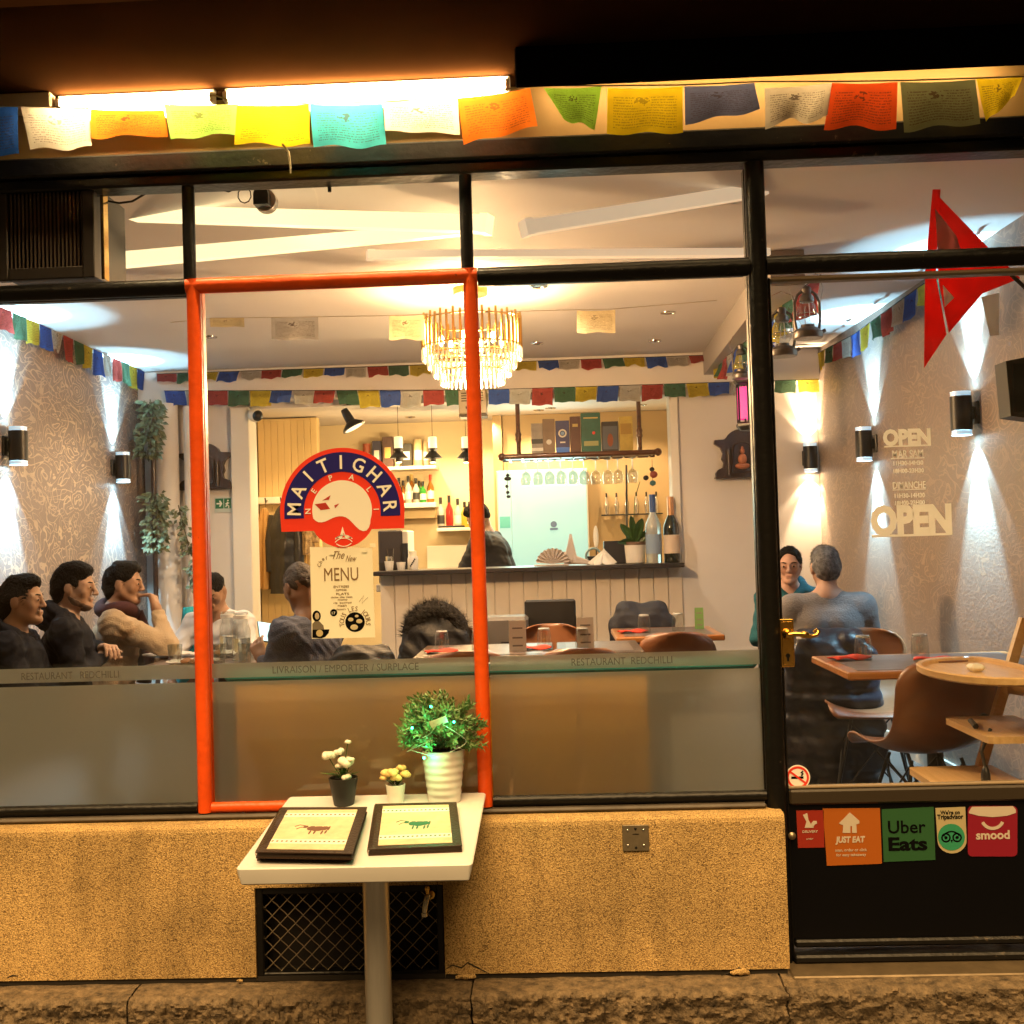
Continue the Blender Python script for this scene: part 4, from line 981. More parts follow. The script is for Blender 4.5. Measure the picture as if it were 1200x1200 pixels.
mb = MB(); mb.box(cx-.16,cx+.16,-.36,-.32,.668,.6835,.002); mb.box(cx-.02,cx+.02,-.40,-.28,.669,.6812,.002); mb.build('spider', M_blackp, tb)
mb = MB(); mb.tube([(cx,-.34,.662),(cx,-.34,.6795)], .041, 24); mb.build('collar', mat('dark_collar', (.04,.035,.03), .5), tb)
mb = MB(); mb.lathe([(.21,0),(.21,.012),(.19,.022),(.05,.03),(.0001,.031)], (cx,-.34,.001), 32); mb.build('foot', mat('cast_foot', (.12,.115,.11), .5, .5), tb)

# menus
def menu(name, label, quad, z, t, motif):
    cc = sum((Vector(p) for p in quad), Vector())/4
    o = thing(name, label, 'menu', (cc.x,cc.y,z)); o.location.z = z+(cc.y-TY1)*SL; o.rotation_euler.x = math.atan(SL)
    bl,br,tr,tl = [Vector((p.x,p.y,0)) for p in quad]
    def P(u,v): return (bl*(1-u)+br*u)*(1-v)+(tl*(1-u)+tr*u)*v
    def slab(u0,u1,v0,v1,z0,z1,nm,m):
        pts = [P(u0,v0),P(u1,v0),P(u1,v1),P(u0,v1)]
        return MB().prism([(p.x,p.y) for p in pts], z1, z0, 'xy').build(nm, m, o)
    ML = mat('dark_brown_leather', (.035,.018,.010), .45, bump=.3, bscale=150)
    slab(0,1,0,1,z,z+.0025,'back_cover',ML); slab(.02,.985,.015,.985,z+.0026,z+t-.0027,'pages',mat('dark_page_block', (.05,.035,.025), .8))
    slab(0,1,0,1,z+t-.0026,z+t,'front_cover',ML)
    slab(.10,.90,.06,.93,z+t+.0002,z+t+.0010,'cover_print',mat('cover_tan_print', (.78,.64,.40), .6, vary=.25, vscale=25))
    for v0 in (.17,.76):
        b = slab(.10,.90,v0,v0+.09,z+t+.0012,z+t+.0016,'pattern_band',mat('cover_pale_band', (.88,.84,.72), .6))
        for k in range(16):
            c_ = P(.12+.05*k,v0+.045); MB().box(c_.x-.0028,c_.x+.0028,c_.y-.0042,c_.y+.0042,z+t+.0017,z+t+.0021).build('band_mark', motif, b)
    # horned animal emblem
    m = MB()
    for (u0,v0,ru,rv) in ((.54,.49,.085,.055),(.47,.50,.05,.05),(.61,.50,.05,.045),(.40,.53,.03,.028),(.47,.41,.012,.045),(.52,.41,.012,.04),(.60,.41,.012,.045),(.64,.42,.012,.04),(.66,.5,.012,.05)):
        c_ = P(u0,v0); ex = (P(u0+ru,v0)-c_).length; ey = (P(u0,v0+rv)-c_).length; m.ball((c_.x,c_.y,z+t+.0013), (ex,ey,.0005), 10, 6)
    for s_ in ((.40,.55,.33,.57,.28,.535),(.39,.52,.34,.51,.31,.48)):
        m.tube([tuple(P(s_[0],s_[1]))[:2]+(z+t+.0014,),tuple(P(s_[2],s_[3]))[:2]+(z+t+.0014,),tuple(P(s_[4],s_[5]))[:2]+(z+t+.0014,)], .0011, 5)
    m.build('animal_emblem', motif, o)
    sp = MB()
    for k in range(30):
        v_ = .03+.94*k/29; c_ = P(.018,v_); d = (P(1,v_)-P(0,v_)).normalized()
        sp.tube([c_+Vector((0,0,z+t*.5))+d*(.008*cos(th))+Vector((0,0,(t*.5+.003)*sin(th))) for th in [2*pi*i/8 for i in range(8)]], .0008, 4, closed=True)
    s = sp.build('spiral', mat('spiral_wire', (.35,.25,.14), .3, 1.0), o); s['kind'] = 'stuff'
    return o
mz_ = TZ+.0006
def quadz(pts, z): return [on(px,py,(0,TY1,z),(0,-SL,1)) for px,py in pts]
M_mb = mat('emblem_brown', (.16,.07,.04), .7); M_mg = mat('emblem_green', (.03,.15,.07), .7)
menu('menu_folder', 'brown spiral menu folder lowest in the left pile on the table', quadz([(301,1009),(411,1009.5),(428,952),(330,952)], mz_), mz_, .016, M_mb)
menu('menu_folder', 'brown spiral menu folder with a brown animal, on top of the left pile', quadz([(299.5,998),(413,1000),(430.5,945),(329,946)], mz_+.034), mz_+.0165, .017, M_mb)
menu('menu_folder', 'brown spiral menu folder with a green animal, on the right of the table', quadz([(431.5,995),(541.5,990.5),(535,939.5),(440,941.5)], mz_+.018), mz_, .018, M_mg)

# potted plants
TZ = TZ+(-.125-TY1)*SL-.003
def pot_profile(r0, r1, h, t=.004, ribs=0):
    o = [(.0001,0),(r0*.96,0),(r0,.003)]
    k = 42 if ribs else 3
    for i in range(1,k+1):
        f = i/k; o.append((r0+(r1-r0)*f+(.0011*sin(f*ribs*2*pi) if ribs else 0), .003+(h-.003)*f))
    o += [(r1-t,h),(r1-t*1.3,h-.012),(.0001,h-.014)]
    return o
def leaf(mb, p, d, up, l, w):
    d = Vector(d).normalized(); s = d.cross(Vector(up)); s = s.normalized() if s.length > 1e-4 else d.orthogonal().normalized()
    nrm = s.cross(d); p = Vector(p)
    vs = [p, p+d*l*.45+s*w*.5+nrm*w*.12, p+d*l*.5, p+d*l*.45-s*w*.5+nrm*w*.12, p+d*l-nrm*l*.06]
    mb.add(vs, [(0,1,2),(0,2,3),(1,4,2),(2,4,3)], smooth=False)
M_leaf = mat('dark_leaf', (.05,.11,.035), .45, vary=.5, vscale=30); M_leaf2 = mat('fresh_leaf', (.09,.20,.05), .45, vary=.5, vscale=40)
M_pale = mat('petal_white', (.82,.77,.64), .6); M_pet2 = mat('petal_yellow', (.82,.58,.22), .6)
def flower(mb, c, r, rr, n=6):
    for k in range(n):
        a = 2*pi*k/n+rr.uniform(-.3,.3); el = rr.uniform(.1,.9)
        d = Vector((cos(a)*cos(el), sin(a)*cos(el), sin(el)))
        mb.ball(Vector(c)+d*r*.5, (r*.62,r*.62,r*.5), 7, 5)
def bouquet(name, label, px, pyb, Y, r0, r1, h, potm, petm, spots, leaves, seed):
    p = at(px, pyb, Y); rr = random.Random(seed); b = (p.x, Y, TZ+.0005)
    o = thing(name, label, 'plant', b)
    MB().lathe(pot_profile(r0,r1,h), b, 24).build('pot', potm, o)
    MB().lathe([(.0001,h-.009),(r1-.006,h-.008),(.0001,h-.006)], b, 16).build('soil', mat('potting_soil', (.03,.02,.012), .95), o)
    st = MB(); fl = MB(); lf = MB()
    for dx,dz,r in spots:
        top = Vector((p.x+dx, Y+rr.uniform(-.02,.02), TZ+h+dz)); s0 = Vector((p.x+rr.uniform(-.006,.006),Y,TZ+h-.01))
        st.tube([s0, s0.lerp(top,.5)+Vector((dx*.15,0,.008)), top], .0016, 5)
        f = MB(); flower(f, top, r*1.25, rr); f.build('flower', petm, o)
    st.build('stems', M_leaf, o)
    for dx,dz,l in leaves:
        leaf(lf, (p.x,Y,TZ+h-.004), (dx,rr.uniform(-.5,.2)*abs(dx)-.002,dz), (0,0,1), l, l*.42)
    for k in range(26):
        a = rr.uniform(0,2*pi); leaf(lf, (p.x+rr.uniform(-.01,.01),Y+rr.uniform(-.01,.01),TZ+h+rr.uniform(-.004,.02)), (cos(a),sin(a),rr.uniform(.1,1.3)), (0,0,1), rr.uniform(.018,.032), .011)
    x = lf.build('foliage', M_leaf2, o); x['kind'] = 'stuff'
    return o
bouquet('potted_flower', 'white artificial flowers in a small black pot on the table', 403, 938, -.13, .030, .044, .082, mat('black_pot', (.02,.019,.018), .5), M_pale,
        [(-.042,.062,.017),(-.012,.072,.014),(.008,.040,.021),(.018,.105,.008),(.028,.055,.008),(-.010,.030,.012),(.012,.0,.012)], [(-.08,.035,.075),(.085,.04,.06),(-.03,.02,.05),(.05,.05,.05),(.12,.06,.045)], 11)
bouquet('potted_flower', 'tiny yellow artificial flowers in a small white pot beside the menus', 464, 938, -.12, .022, .030, .056, mat('white_ceramic', (.78,.76,.70), .3), M_pet2,
        [(-.026,.030,.015),(-.006,.034,.016),(.016,.042,.013),(.030,.026,.013),(-.034,.018,.010),(.004,.018,.014)], [(.04,.05,.03)], 12)
# bushy plant with green lights
p = at(521,938,-.12); b = (p.x,-.12,TZ+.0005); H = .158
o = thing('potted_bush', 'small leafy bush with green fairy lights in a white ribbed pot', 'plant', b)
MB().lathe(pot_profile(.047,.066,H,.005,7), b, 32).build('pot', mat('white_ribbed_ceramic', (.74,.72,.68), .35), o)
MB().lathe([(.0001,H-.009),(.060,H-.008),(.0001,H-.006)], b, 16).build('soil', mat('potting_soil', (.03,.02,.012), .95), o)
rr = random.Random(5); stm = MB(); lf = MB(); tips = []
cb = Vector((p.x-.016,-.12,TZ+H+.066))
for k in range(230):
    a = rr.uniform(0,2*pi); z = rr.uniform(-.45,1); q = sqrt(max(0,1-z*z)); s_ = rr.uniform(.72,1.0)
    lop = 1+.18*sin(3*a+1)
    tip = cb+Vector((cos(a)*q*.135*s_*lop, sin(a)*q*.105*s_, z*.105*s_ - (.02 if abs(cos(a)*q)>.75 else 0)))
    base = Vector((p.x+rr.uniform(-.02,.02),-.12+rr.uniform(-.02,.02),TZ+H+.002)); mid = base.lerp(tip,.62)+Vector((0,0,.012))
    if k%3 == 0: stm.tube([base,mid,tip], [.0016,.0012,.0007], 4, False)
    d = (tip-mid).normalized(); tips.append(tip)
    for j in range(13):
        f = j/12; pp = mid.lerp(tip, f); th = j*2.4+rr.uniform(-.3,.3); e1 = d.orthogonal().normalized(); e2 = d.cross(e1)
        dr_ = d*.75+(e1*cos(th)+e2*sin(th))*(.95-.35*f); leaf(lf, pp, dr_, d, rr.uniform(.017,.026), .0085)
stm.build('stems', mat('bush_twig', (.12,.07,.03), .8), o); x = lf.build('foliage', mat('bush_leaf', (.06,.19,.045), .4, vary=.6, vscale=60, col2=(.24,.34,.14)), o); x['kind'] = 'stuff'
wire = MB(); wp = [(-.085,-.03,.03),(-.06,-.07,.045),(-.03,-.09,.06),(0,-.095,.09),(.03,-.09,.075),(.05,-.08,.06),(.075,-.06,.03),(.03,-.075,.005),(-.02,-.075,-.005),(-.05,-.07,.0),(-.09,-.05,.008),(-.105,-.03,.0),(-.07,-.06,.02),(-.02,-.1,.045)]
wire.tube(smooth_path([Vector((p.x,-.12,TZ+H))+Vector(w) for w in wp]), .0009, 4); wire.build('light_string', mat('white_wire', (.7,.68,.6), .5), o)
M_led = mat('green_led', (.1,1,.4), .4, emit=(.02,1.0,.25), estr=3.0)
for px,py,en in ((483,853,.2),(532,846,.2),(497,888,.35),(505,828,.12)):
    q = at(px,py,-.225 if py!=888 else -.205); MB().ball(q, .0042, 10, 8).build('led', M_led, o); light('POINT', q+Vector((0,-.006,0)), en, (.05,1,.35), o, .004)
p2 = at(514,846,-.225); mb = MB().box(-.026,.026,-.0006,.0006,-.011,.011); mb.xf(Matrix.Translation(p2) @ Matrix.Rotation(R(-18),4,'Y') @ Matrix.Rotation(R(25),4,'X')); mb.build('care_tag', mat('tag_cream', (.75,.65,.45), .7), o)
# ================================================================== INSIDE: FIXTURES AND DECORATION
COOL = (.40,.76,1.0); WARM = (1.0,.60,.28)
# up-and-down wall lights
def sconce(p, n, label, col, pw, first=[None]):
    rz = atan2(n.y, n.x)-pi/2
    o = thing('wall_light', label, 'wall light', tuple(p), rz, 'up-and-down wall lights'); o['_o'] = [0,0,0]
    MB().box(-.045,.045,.001,.014,-.055,.055,.004).build('back_plate', M_blackp, o)
    MB().box(-.022,.022,.0142,.03,-.03,.03,.003).build('arm', M_blackp, o)
    MB().tube([(0,.072,-.082),(0,.072,.082)], .05, 24).build('barrel', mat('black_satin_lamp', (.010,.010,.011), .4), o)
    for s in (-1,1):
        r = MB(); r.tube([(0,.072,s*.0825),(0,.072,s*.102)], .046, 24, False); r.tube([(0,.072,s*.1015),(0,.072,s*.104)], .0475, 24, False)
        ring = r.build('lens_ring', mat('frosted_lens_ring', (.85,.87,.88), .3, .3, emit=col, estr=.5), o)
        MB().lathe([(.0001,s*.0965),(.04,s*.0965)], (0,.072,0), 20).build('lens', mat('lens_glow_%d'%int(col[0]*100), (1,1,1), .4, emit=col, estr=14), o)
        for ang, bl, pw_, tilt in ((54,.5,pw,.0),(88,.3,pw*.14,.0)):
            L = light('SPOT', (0,0,0), pw_, col, None, .006, ang, bl, None, 'lamp_beam'); L.parent = o
            L.location = (0,.052,s*.109); L.rotation_euler = Vector((0,tilt,s)).to_track_quat('-Z','Y').to_euler()
    # the beams start above the barrel's back rim
    return o
sconce(on_left(6,523,.0), NL, 'black wall light on the left wall nearest the window', COOL, 260)
sconce(on_left(132,548,.0), NL, 'black wall light on the left wall beside the far corner', COOL, 260)
sconce(on_right(1144,484,.0), NR, 'black wall light on the right wall nearest the door, above the high chair', COOL, 260)
sconce(on_right(1026,520,.0), NR, 'black wall light on the right wall above the man in grey', COOL, 250)
sconce(at(947,537,BACK), Vector((0,-1,0)), 'black wall light in the far right corner glowing warm white', (1.0,.70,.42), 90)

# chandelier
cp = at(553,410,2.35)
ch = thing('chandelier', 'tiered crystal chandelier with a crown of gold rods', 'chandelier', (cp.x,cp.y,CEIL))
M_gold = mat('chandelier_gold', (.85,.52,.16), .22, 1.0); M_cry = mat('crystal', (1,.95,.86), .05, trans=.55, ior=1.45, emit=(1,.62,.26), estr=.25, spec=.8)
zt_ = at(553,372,2.35).z; zr = at(553,407,2.35).z; zb_ = at(553,451,2.35).z; rad = (at(612,400,2.35).x-at(496,400,2.35).x)/2
MB().tube([(cp.x,cp.y,CEIL-.001),(cp.x,cp.y,CEIL-.035)], .09, 24).build('ceiling_rose', M_gold, ch)
MB().tube([(cp.x,cp.y,CEIL-.03),(cp.x,cp.y,zb_+.06)], .009, 10).build('stem', M_gold, ch)
def ring(m, r, z, t=.004): m.tube([(cp.x+r*cos(2*pi*k/40), cp.y+r*sin(2*pi*k/40), z) for k in range(40)], t, 6, closed=True)
fr = MB(); tiers = [(rad, zr), (rad*.89, zr-(zr-zb_)*.21), (rad*.78, zr-(zr-zb_)*.42), (rad*.64, zr-(zr-zb_)*.64)]
for r, z in tiers: ring(fr, r, z)
ring(fr, rad, zt_-.02)
for k in range(6):
    a = pi*k/3; fr.tube([(cp.x,cp.y,zr),(cp.x+rad*cos(a),cp.y+rad*sin(a),zr)], .004, 6)
fr.build('frame', M_gold, ch)
rods = MB()
for k in range(44):
    a = 2*pi*k/44; h = .012*(k%2); rods.tube([(cp.x+rad*cos(a),cp.y+rad*sin(a),zr-.012),(cp.x+rad*cos(a),cp.y+rad*sin(a),zt_+h)], .0062, 6)
x = rods.build('rod_crown', M_gold, ch); x['kind'] = 'stuff'
for ti, (r, z) in enumerate(tiers):
    cr = MB(); n = int(46*r/rad)+8; l = (zr-zb_)*.36
    for k in range(n):
        a = 2*pi*k/n; c0 = Vector((cp.x+r*cos(a), cp.y+r*sin(a), z-.004)); w = .0075; t_ = Vector((-sin(a),cos(a),0)); q = Vector((cos(a),sin(a),0))
        vs = [c0+t_*w*.6, c0+q*w*.6, c0-t_*w*.6, c0-q*w*.6]; vs += [v+(v-c0)*.35-Vector((0,0,l*.82)) for v in vs]; vs.append(c0-Vector((0,0,l)))
        cr.add(vs, [(3,2,1,0),(0,1,5,4),(1,2,6,5),(2,3,7,6),(3,0,4,7),(4,5,8),(5,6,8),(6,7,8),(7,4,8)])
    x = cr.build('crystal_tier', M_cry, ch); x['kind'] = 'stuff'
for k in range(6):
    a = 2*pi*k/6+.3; MB().ball((cp.x+rad*.62*cos(a),cp.y+rad*.62*sin(a),zr+.03), (.014,.014,.03), 10, 8).build('bulb', mat('bulb_glow', (1,.9,.7), .5, emit=(1,.6,.24), estr=40), ch)
light('POINT', (cp.x,cp.y,zr+.05), 52, WARM, ch, .12); light('POINT', (cp.x,cp.y,zb_-.03), 125, WARM, ch, .08)

# recessed ceiling downlights
def downlight(p, label, lit, power=0, col=(1,.78,.55)):
    o = thing('downlight', label, 'downlight', (p.x,p.y,CEIL if p.y < BACK else BC), group='recessed downlights'); z = o.location.z
    MB().lathe([(.030,-.001),(.047,-.001),(.046,-.006),(.033,-.008),(.030,-.003)], (p.x,p.y,z), 24).build('rim', M_chrome, o)
    MB().lathe([(.0001,-.002),(.031,-.002)], (p.x,p.y,z), 20).build('lens', mat('downlight_on', (1,.9,.7), .5, emit=(1,.7,.38), estr=12) if lit else mat('downlight_off', (.05,.045,.04), .4), o)
    if power: light('SPOT', (p.x,p.y,z-.02), power, col, o, .03, 130, .6, (0,0,-1))
for px,py,lab,lit,pw in ((631,335,'lit ceiling downlight just below the transom bar',True,62),(629,402,'small ceiling downlight right of the chandelier',True,52),(783,366,'dark ceiling downlight near the box beam, nearer the window',False,0),(767,399,'dark ceiling downlight near the box beam, nearer the bar',False,0)):
    downlight(atz(px,py,CEIL), lab, lit, pw)
for X_,Y_,lab in ((-2.0,1.4,'ceiling downlight above the left dining table'),(-2.1,3.4,'ceiling downlight above the far left of the room')):
    downlight(Vector((X_,Y_,CEIL)), lab, True, 62)

# prayer flags indoors
CY = ['blue','white','red','dgreen','yellow']
def garland(label, path, n, w, h, start=0, seed=0, hang=None, lean=0.0, skip=(), cols=CY, wave=.012):
    P = [Vector(p) for p in path]; L = [0]
    for a,b in zip(P[:-1],P[1:]): L.append(L[-1]+(b-a).length)
    def pos(s):
        s = min(max(s,0),L[-1]*.99999)
        for i in range(len(P)-1):
            if s <= L[i+1]: return P[i].lerp(P[i+1], (s-L[i])/max(1e-6,(L[i+1]-L[i])))
        return P[-1]
    g = thing('prayer_flag_garland', label, 'garland', tuple(P[0]), group='prayer flag garlands'); rr = random.Random(seed)
    st = L[-1]/n
    for k in range(n):
        if k in skip: continue
        a, b = pos(k*st+st*.02), pos(k*st+min(w,st*.97)); hh = h*rr.uniform(.82,1.1); d = Vector(hang or (0,0,-1))
        sw = (b-a)*rr.uniform(-.12,.12)
        flag_part(g, [a,b,b+d*hh*rr.uniform(.85,1.05)+sw+Vector((0,lean,0)),a+d*hh*rr.uniform(.9,1.1)+sw+Vector((0,lean,0))], cols[(k+start)%len(cols)], wave, seed*50+k, 6, 5).color = (*[c_*.72+.055 for c_ in FC[cols[(k+start)%len(cols)]]], 1)
    MB().tube([pos(L[-1]*i/40) for i in range(41)], .0025, 5).build('cord', M_cord, g)
    return g
u0, u1 = at(183,432,4.645), at(832,419,4.645)
garland('prayer flags along the ceiling line above the bar opening', [(u0.x,4.645,CEIL-.022),(u1.x,4.645,CEIL-.028)], 26, .15, .075, 2, 1, None, -.03)
l0, l1 = at(192,458,4.62), at(960,446,4.62)
garland('prayer flags along the lower edge of the bulkhead over the bar', [(l0.x,4.62,at(192,458,4.62).z),(at(560,455,4.62).x,4.62,at(560,457,4.62).z),(l1.x,4.62,l1.z+.01)], 30, .165, .112, 0, 2, None, 0, (27,))
a, b = on_left(-40,335,.06), on_left(170,432,.06)
garland('prayer flags along the top of the left wall', [a,on_left(60,380,.07),on_left(110,408,.06),b], 16, .26, .16, 0, 3, None)
a, b = on_right(1150,290,.08), on_right(958,414,.06)
garland('prayer flags along the top of the right wall', [a,on_right(1080,334,.08),on_right(1000,392,.07),b], 14, .24, .13, 1, 4, None)
a, b = at(962,322,1.9), at(838,424,4.4)
garland('prayer flags bunched along the box beam by the lanterns', [a,at(925,348,2.1),at(880,395,3.0),at(855,415,3.7),b], 13, .22, .15, 2, 5, None, 0, (), CY, .03)
g0 = at(240,374,2.0)  # pale flags added in place of the outside flags' reflections in the glass
pf = thing('prayer_flag_garland', 'sparse string of pale flags, imitating reflections of the outside flags, under the ceiling near the chandelier', 'garland', tuple(g0), group='prayer flag garlands')
for k,(x0,x1,y0,y1,c_) in enumerate(((246,286,373,383,'cream'),(318,373,372,398,'grey'),(456,497,370,398,'cream'),(676,721,364,390,'cream'))):
    flag_part(pf, [at(x0,y0,2.0),at(x1,y0-1,2.0),at(x1,y1,2.0),at(x0,y1,2.0)], c_, .006, 90+k)
MB().tube([at(x,y,2.0) for x,y in ((200,378),(246,373),(318,372),(456,370),(560,366),(721,362),(840,352))], .0015, 5).build('cord', mat('cotton_cord', (.55,.45,.28), .9), pf)

# folded red and white flag hanging in the door corner
FY = .75
rf = thing('hanging_flag', 'red flag with a white emblem hanging in folds above the door', 'flag', tuple(at(1090,230,FY)))
M_rf = thin_cloth('red_flag_cloth', (.95,.055,.04), .75); M_rd = M_rf
def tri(name, pts, m, y0=FY, t=.004):
    v = [at(px,py,y) for px,py,y in pts]; mb = MB(); n = len(v)
    # subdivide a fan so the cloth can bow
    c = sum(v,Vector())/n
    mb.add([*v, c+Vector((0,-.012,0))], [(i,(i+1)%n,n) for i in range(n)], smooth=True)
    o = mb.build(name, m, rf); solid(o, .0015); return o
tri('fold', [(1093,222,FY),(1102,222,FY+.02),(1096,330,FY+.03),(1109,392,FY+.04),(1083,431,FY),(1084,320,FY-.01)], M_rf)
tri('fly', [(1093,223,FY+.02),(1160,292,FY+.12),(1196,326,FY+.2),(1151,344,FY+.14),(1112,390,FY+.06),(1100,330,FY+.05),(1097,245,FY+.04)], M_rf)
tri('white_emblem', [(1105,334,FY+.028),(1118,349,FY+.03),(1107,360,FY+.028)], thin_cloth('flag_white', (.85,.83,.80)))
tri('white_emblem', [(1096,245,FY-.004),(1121,277,FY+.01),(1125,291,FY+.012),(1099,296,FY-.002)], thin_cloth('flag_pink_white', (.85,.5,.5)))
tri('white_panel', [(1150,348,FY+.12),(1171,343,FY+.15),(1171,393,FY+.15),(1160,394,FY+.13)], thin_cloth('flag_white', (.85,.83,.80)))
MB().tube([at(1185,322,FY+.16),at(1215,350,FY+.16)], .008, 8).build('pole', M_dkwood, rf)

# hurricane lanterns
def lantern(px, py, Y, H, label, m):
    p = at(px,py,Y); o = thing('hurricane_lantern', label, 'lantern', (p.x,p.y,p.z), group='hurricane lanterns'); k = H/.30
    o['_o'] = [0,0,0]; o.scale = (k,k,k)
    MB().lathe([(.0001,.0),(.062,.0),(.066,.006),(.064,.03),(.045,.046),(.030,.052),(.030,.062),(.0001,.062)], (0,0,0), 24).build('tank', m, o)
    MB().lathe([(.026,.062),(.040,.085),(.044,.115),(.036,.15),(.026,.165)], (0,0,0), 20).build('chimney', M_thin, o)
    MB().lathe([(.030,.165),(.034,.17),(.030,.19),(.020,.20),(.022,.225),(.014,.235),(.0001,.238)], (0,0,0), 20).build('cap', m, o)
    for s in (-1,1): MB().tube([(s*.050,0,.04),(s*.056,0,.08),(s*.056,0,.16),(s*.040,0,.20),(s*.020,0,.215)], .0065, 8).build('side_tube', m, o)
    MB().tube([(-.056,0,.15),(-.075,0,.23),(-.05,0,.29),(0,0,.31),(.05,0,.29),(.075,0,.23),(.056,0,.15)], .0018, 5).build('bail', M_chrome, o)
    g = MB()
    for s in (-1,1): g.tube([(0,s*.045,.07),(0,s*.05,.11),(0,s*.04,.155)], .0016, 4)
    g.tube([(.048*cos(2*pi*i/16),.048*sin(2*pi*i/16),.11) for i in range(16)], .0016, 4, closed=True); g.build('wire_guard', M_chrome, o)
    MB().tube([(.06,0,.028),(.078,0,.036)], .009, 10).build('filler_cap', m, o)
    return o
M_lan = mat('lantern_grey_tin', (.22,.20,.19), .4, .7, vary=.3, vscale=20)
lantern(918,418,1.85,.30,'grey tin hurricane lantern hanging lower, nearest the mullion',M_lan)
lantern(947,397,1.75,.31,'grey tin hurricane lantern hanging higher, right of its neighbour',M_lan)
lantern(869,444,3.1,.26,'small hurricane lantern half hidden behind the black mullion',M_lan)
for px,py,Y in ((918,345,1.85),(945,330,1.75)):
    p = at(px,py,Y)
# magenta glass lantern
p = at(876,505,3.6); o = thing('moroccan_lantern', 'black lantern with magenta glass hanging beside the mullion', 'lantern', (p.x,p.y,p.z)); o['_o'] = [0,0,0]
hx = lambda r,z,a0=0: [(r*cos(pi*k/3+a0), r*sin(pi*k/3+a0), z) for k in range(6)]
def hexloft(levels):
    m = MB(); vs = []
    for r,z in levels: vs += hx(r,z,pi/6)
    n = len(levels); fs = [(i*6+k,i*6+(k+1)%6,(i+1)*6+(k+1)%6,(i+1)*6+k) for i in range(n-1) for k in range(6)]+[tuple(range(6))[::-1],tuple(range((n-1)*6,n*6))]
    return m.add(vs, fs)
k_ = 85/ (1/(at(877,500,3.6).x-at(876,500,3.6).x)) / .46
o.scale = (k_,k_,k_)
hexloft([(.03,.0),(.05,.005),(.075,.03),(.075,.045),(.062,.055)]).build('base', M_blackp, o)
hexloft([(.062,.30),(.08,.31),(.085,.325),(.06,.35),(.045,.39),(.035,.43),(.012,.455)]).build('roof', M_blackp, o)
for a in range(6):
    c0 = Vector(hx(.062,.055,pi/6)[a]); c1 = Vector(hx(.062,.30,pi/6)[a]); MB().tube([c0,c1], .006, 6).build('post', M_blackp, o)
    d0 = Vector(hx(.062,.055,pi/6)[(a+1)%6]); d1 = Vector(hx(.062,.30,pi/6)[(a+1)%6]); q = .12
    MB().add([c0.lerp(d0,q)+Vector((0,0,.02)),d0.lerp(c0,q)+Vector((0,0,.02)),d1.lerp(c1,q)-Vector((0,0,.02)),c1.lerp(d1,q)-Vector((0,0,.02))],[(0,1,2,3)]).build('glass_panel', mat('magenta_glass', (.75,.03,.28), .3, bump=.6, bscale=60, emit=(1,.03,.35), estr=.55), o)
MB().tube([(0,0,.45),(0,0,.62)], .003, 5).build('chain', M_blackp, o)

# carved wooden niches on the back wall
def niche(px, py, wpx, hpx, label, figure):
    c = at(px,py,BACK); s = 1/(at(px+1,py,BACK).x-c.x); w = wpx/s/2; h = hpx/s
    o = thing('carved_niche', label, 'wall carving', (c.x,BACK-.03,c.z-h/2)); o['_o'] = [0,0,0]; z0 = 0
    out = [(-w,0),(w,0),(w,.03),(w*.9,.055),(w*.72,.07),(w*.68,h*.3),(w*.76,h*.38),(w*.70,h*.5),(w*.80,h*.62),(w*1.02,h*.70),(w*1.0,h*.78),(w*.64,h*.79)]
    out += [(w*.62*cos(R(a)), h*.70+h*.30*sin(R(a))) for a in range(20,170,15)]
    out += [(-x,z) for x,z in out[2:12][::-1]]
    MB().prism(out, .028, -.02).build('board', M_dkwood, o)
    ar = [(-w*.36,h*.10),(w*.36,h*.10),(w*.36,h*.58)]+[(w*.36*cos(R(a)), h*.58+h*.14*sin(R(a))) for a in range(20,180,20)]+[(-w*.36,h*.58)]
    m = MB()
    for i in range(len(ar)):
        a_, b_ = ar[i], ar[(i+1)%len(ar)]; m.tube([(a_[0],-.024,a_[1]),(b_[0],-.024,b_[1])], .009, 6)
    m.build('arch_moulding', M_dkwood, o)
    m = MB(); m.box(-w*1.04,w*1.04,-.045,.027,-.012,.0,.004); m.build('ledge', M_dkwood, o)
    m = MB()
    for sx in (-1,1): m.lathe([(.014,0),(.012,.01),(.018,.05),(.012,.1),(.018,.16),(.014,h*.55)], (sx*w*.5,-.026,.01), 10)
    m.build('side_column', M_dkwood, o)
    if figure:
        f = MB(); f.ball((0,-.035,h*.22),(w*.28,.02,h*.07)); f.ball((0,-.04,h*.36),(w*.17,.02,h*.12)); f.ball((0,-.045,h*.53),(w*.09,.015,h*.06)); f.ball((0,-.043,h*.60),(w*.05,.012,h*.03))
        f.build('figure', mat('copper_figure', (.45,.16,.08), .4, .3), o)
    else: MB().box(-w*.3,w*.3,-.027,-.0205,h*.12,h*.6).build('inset', mat('dark_inset', (.03,.012,.01), .4), o)
    return o
niche(242,546,60,52,'dark carved wooden niche on the wall behind the man in white',False)
niche(868,531,62,56,'dark carved wooden niche with a copper figure beside the mullion',True)

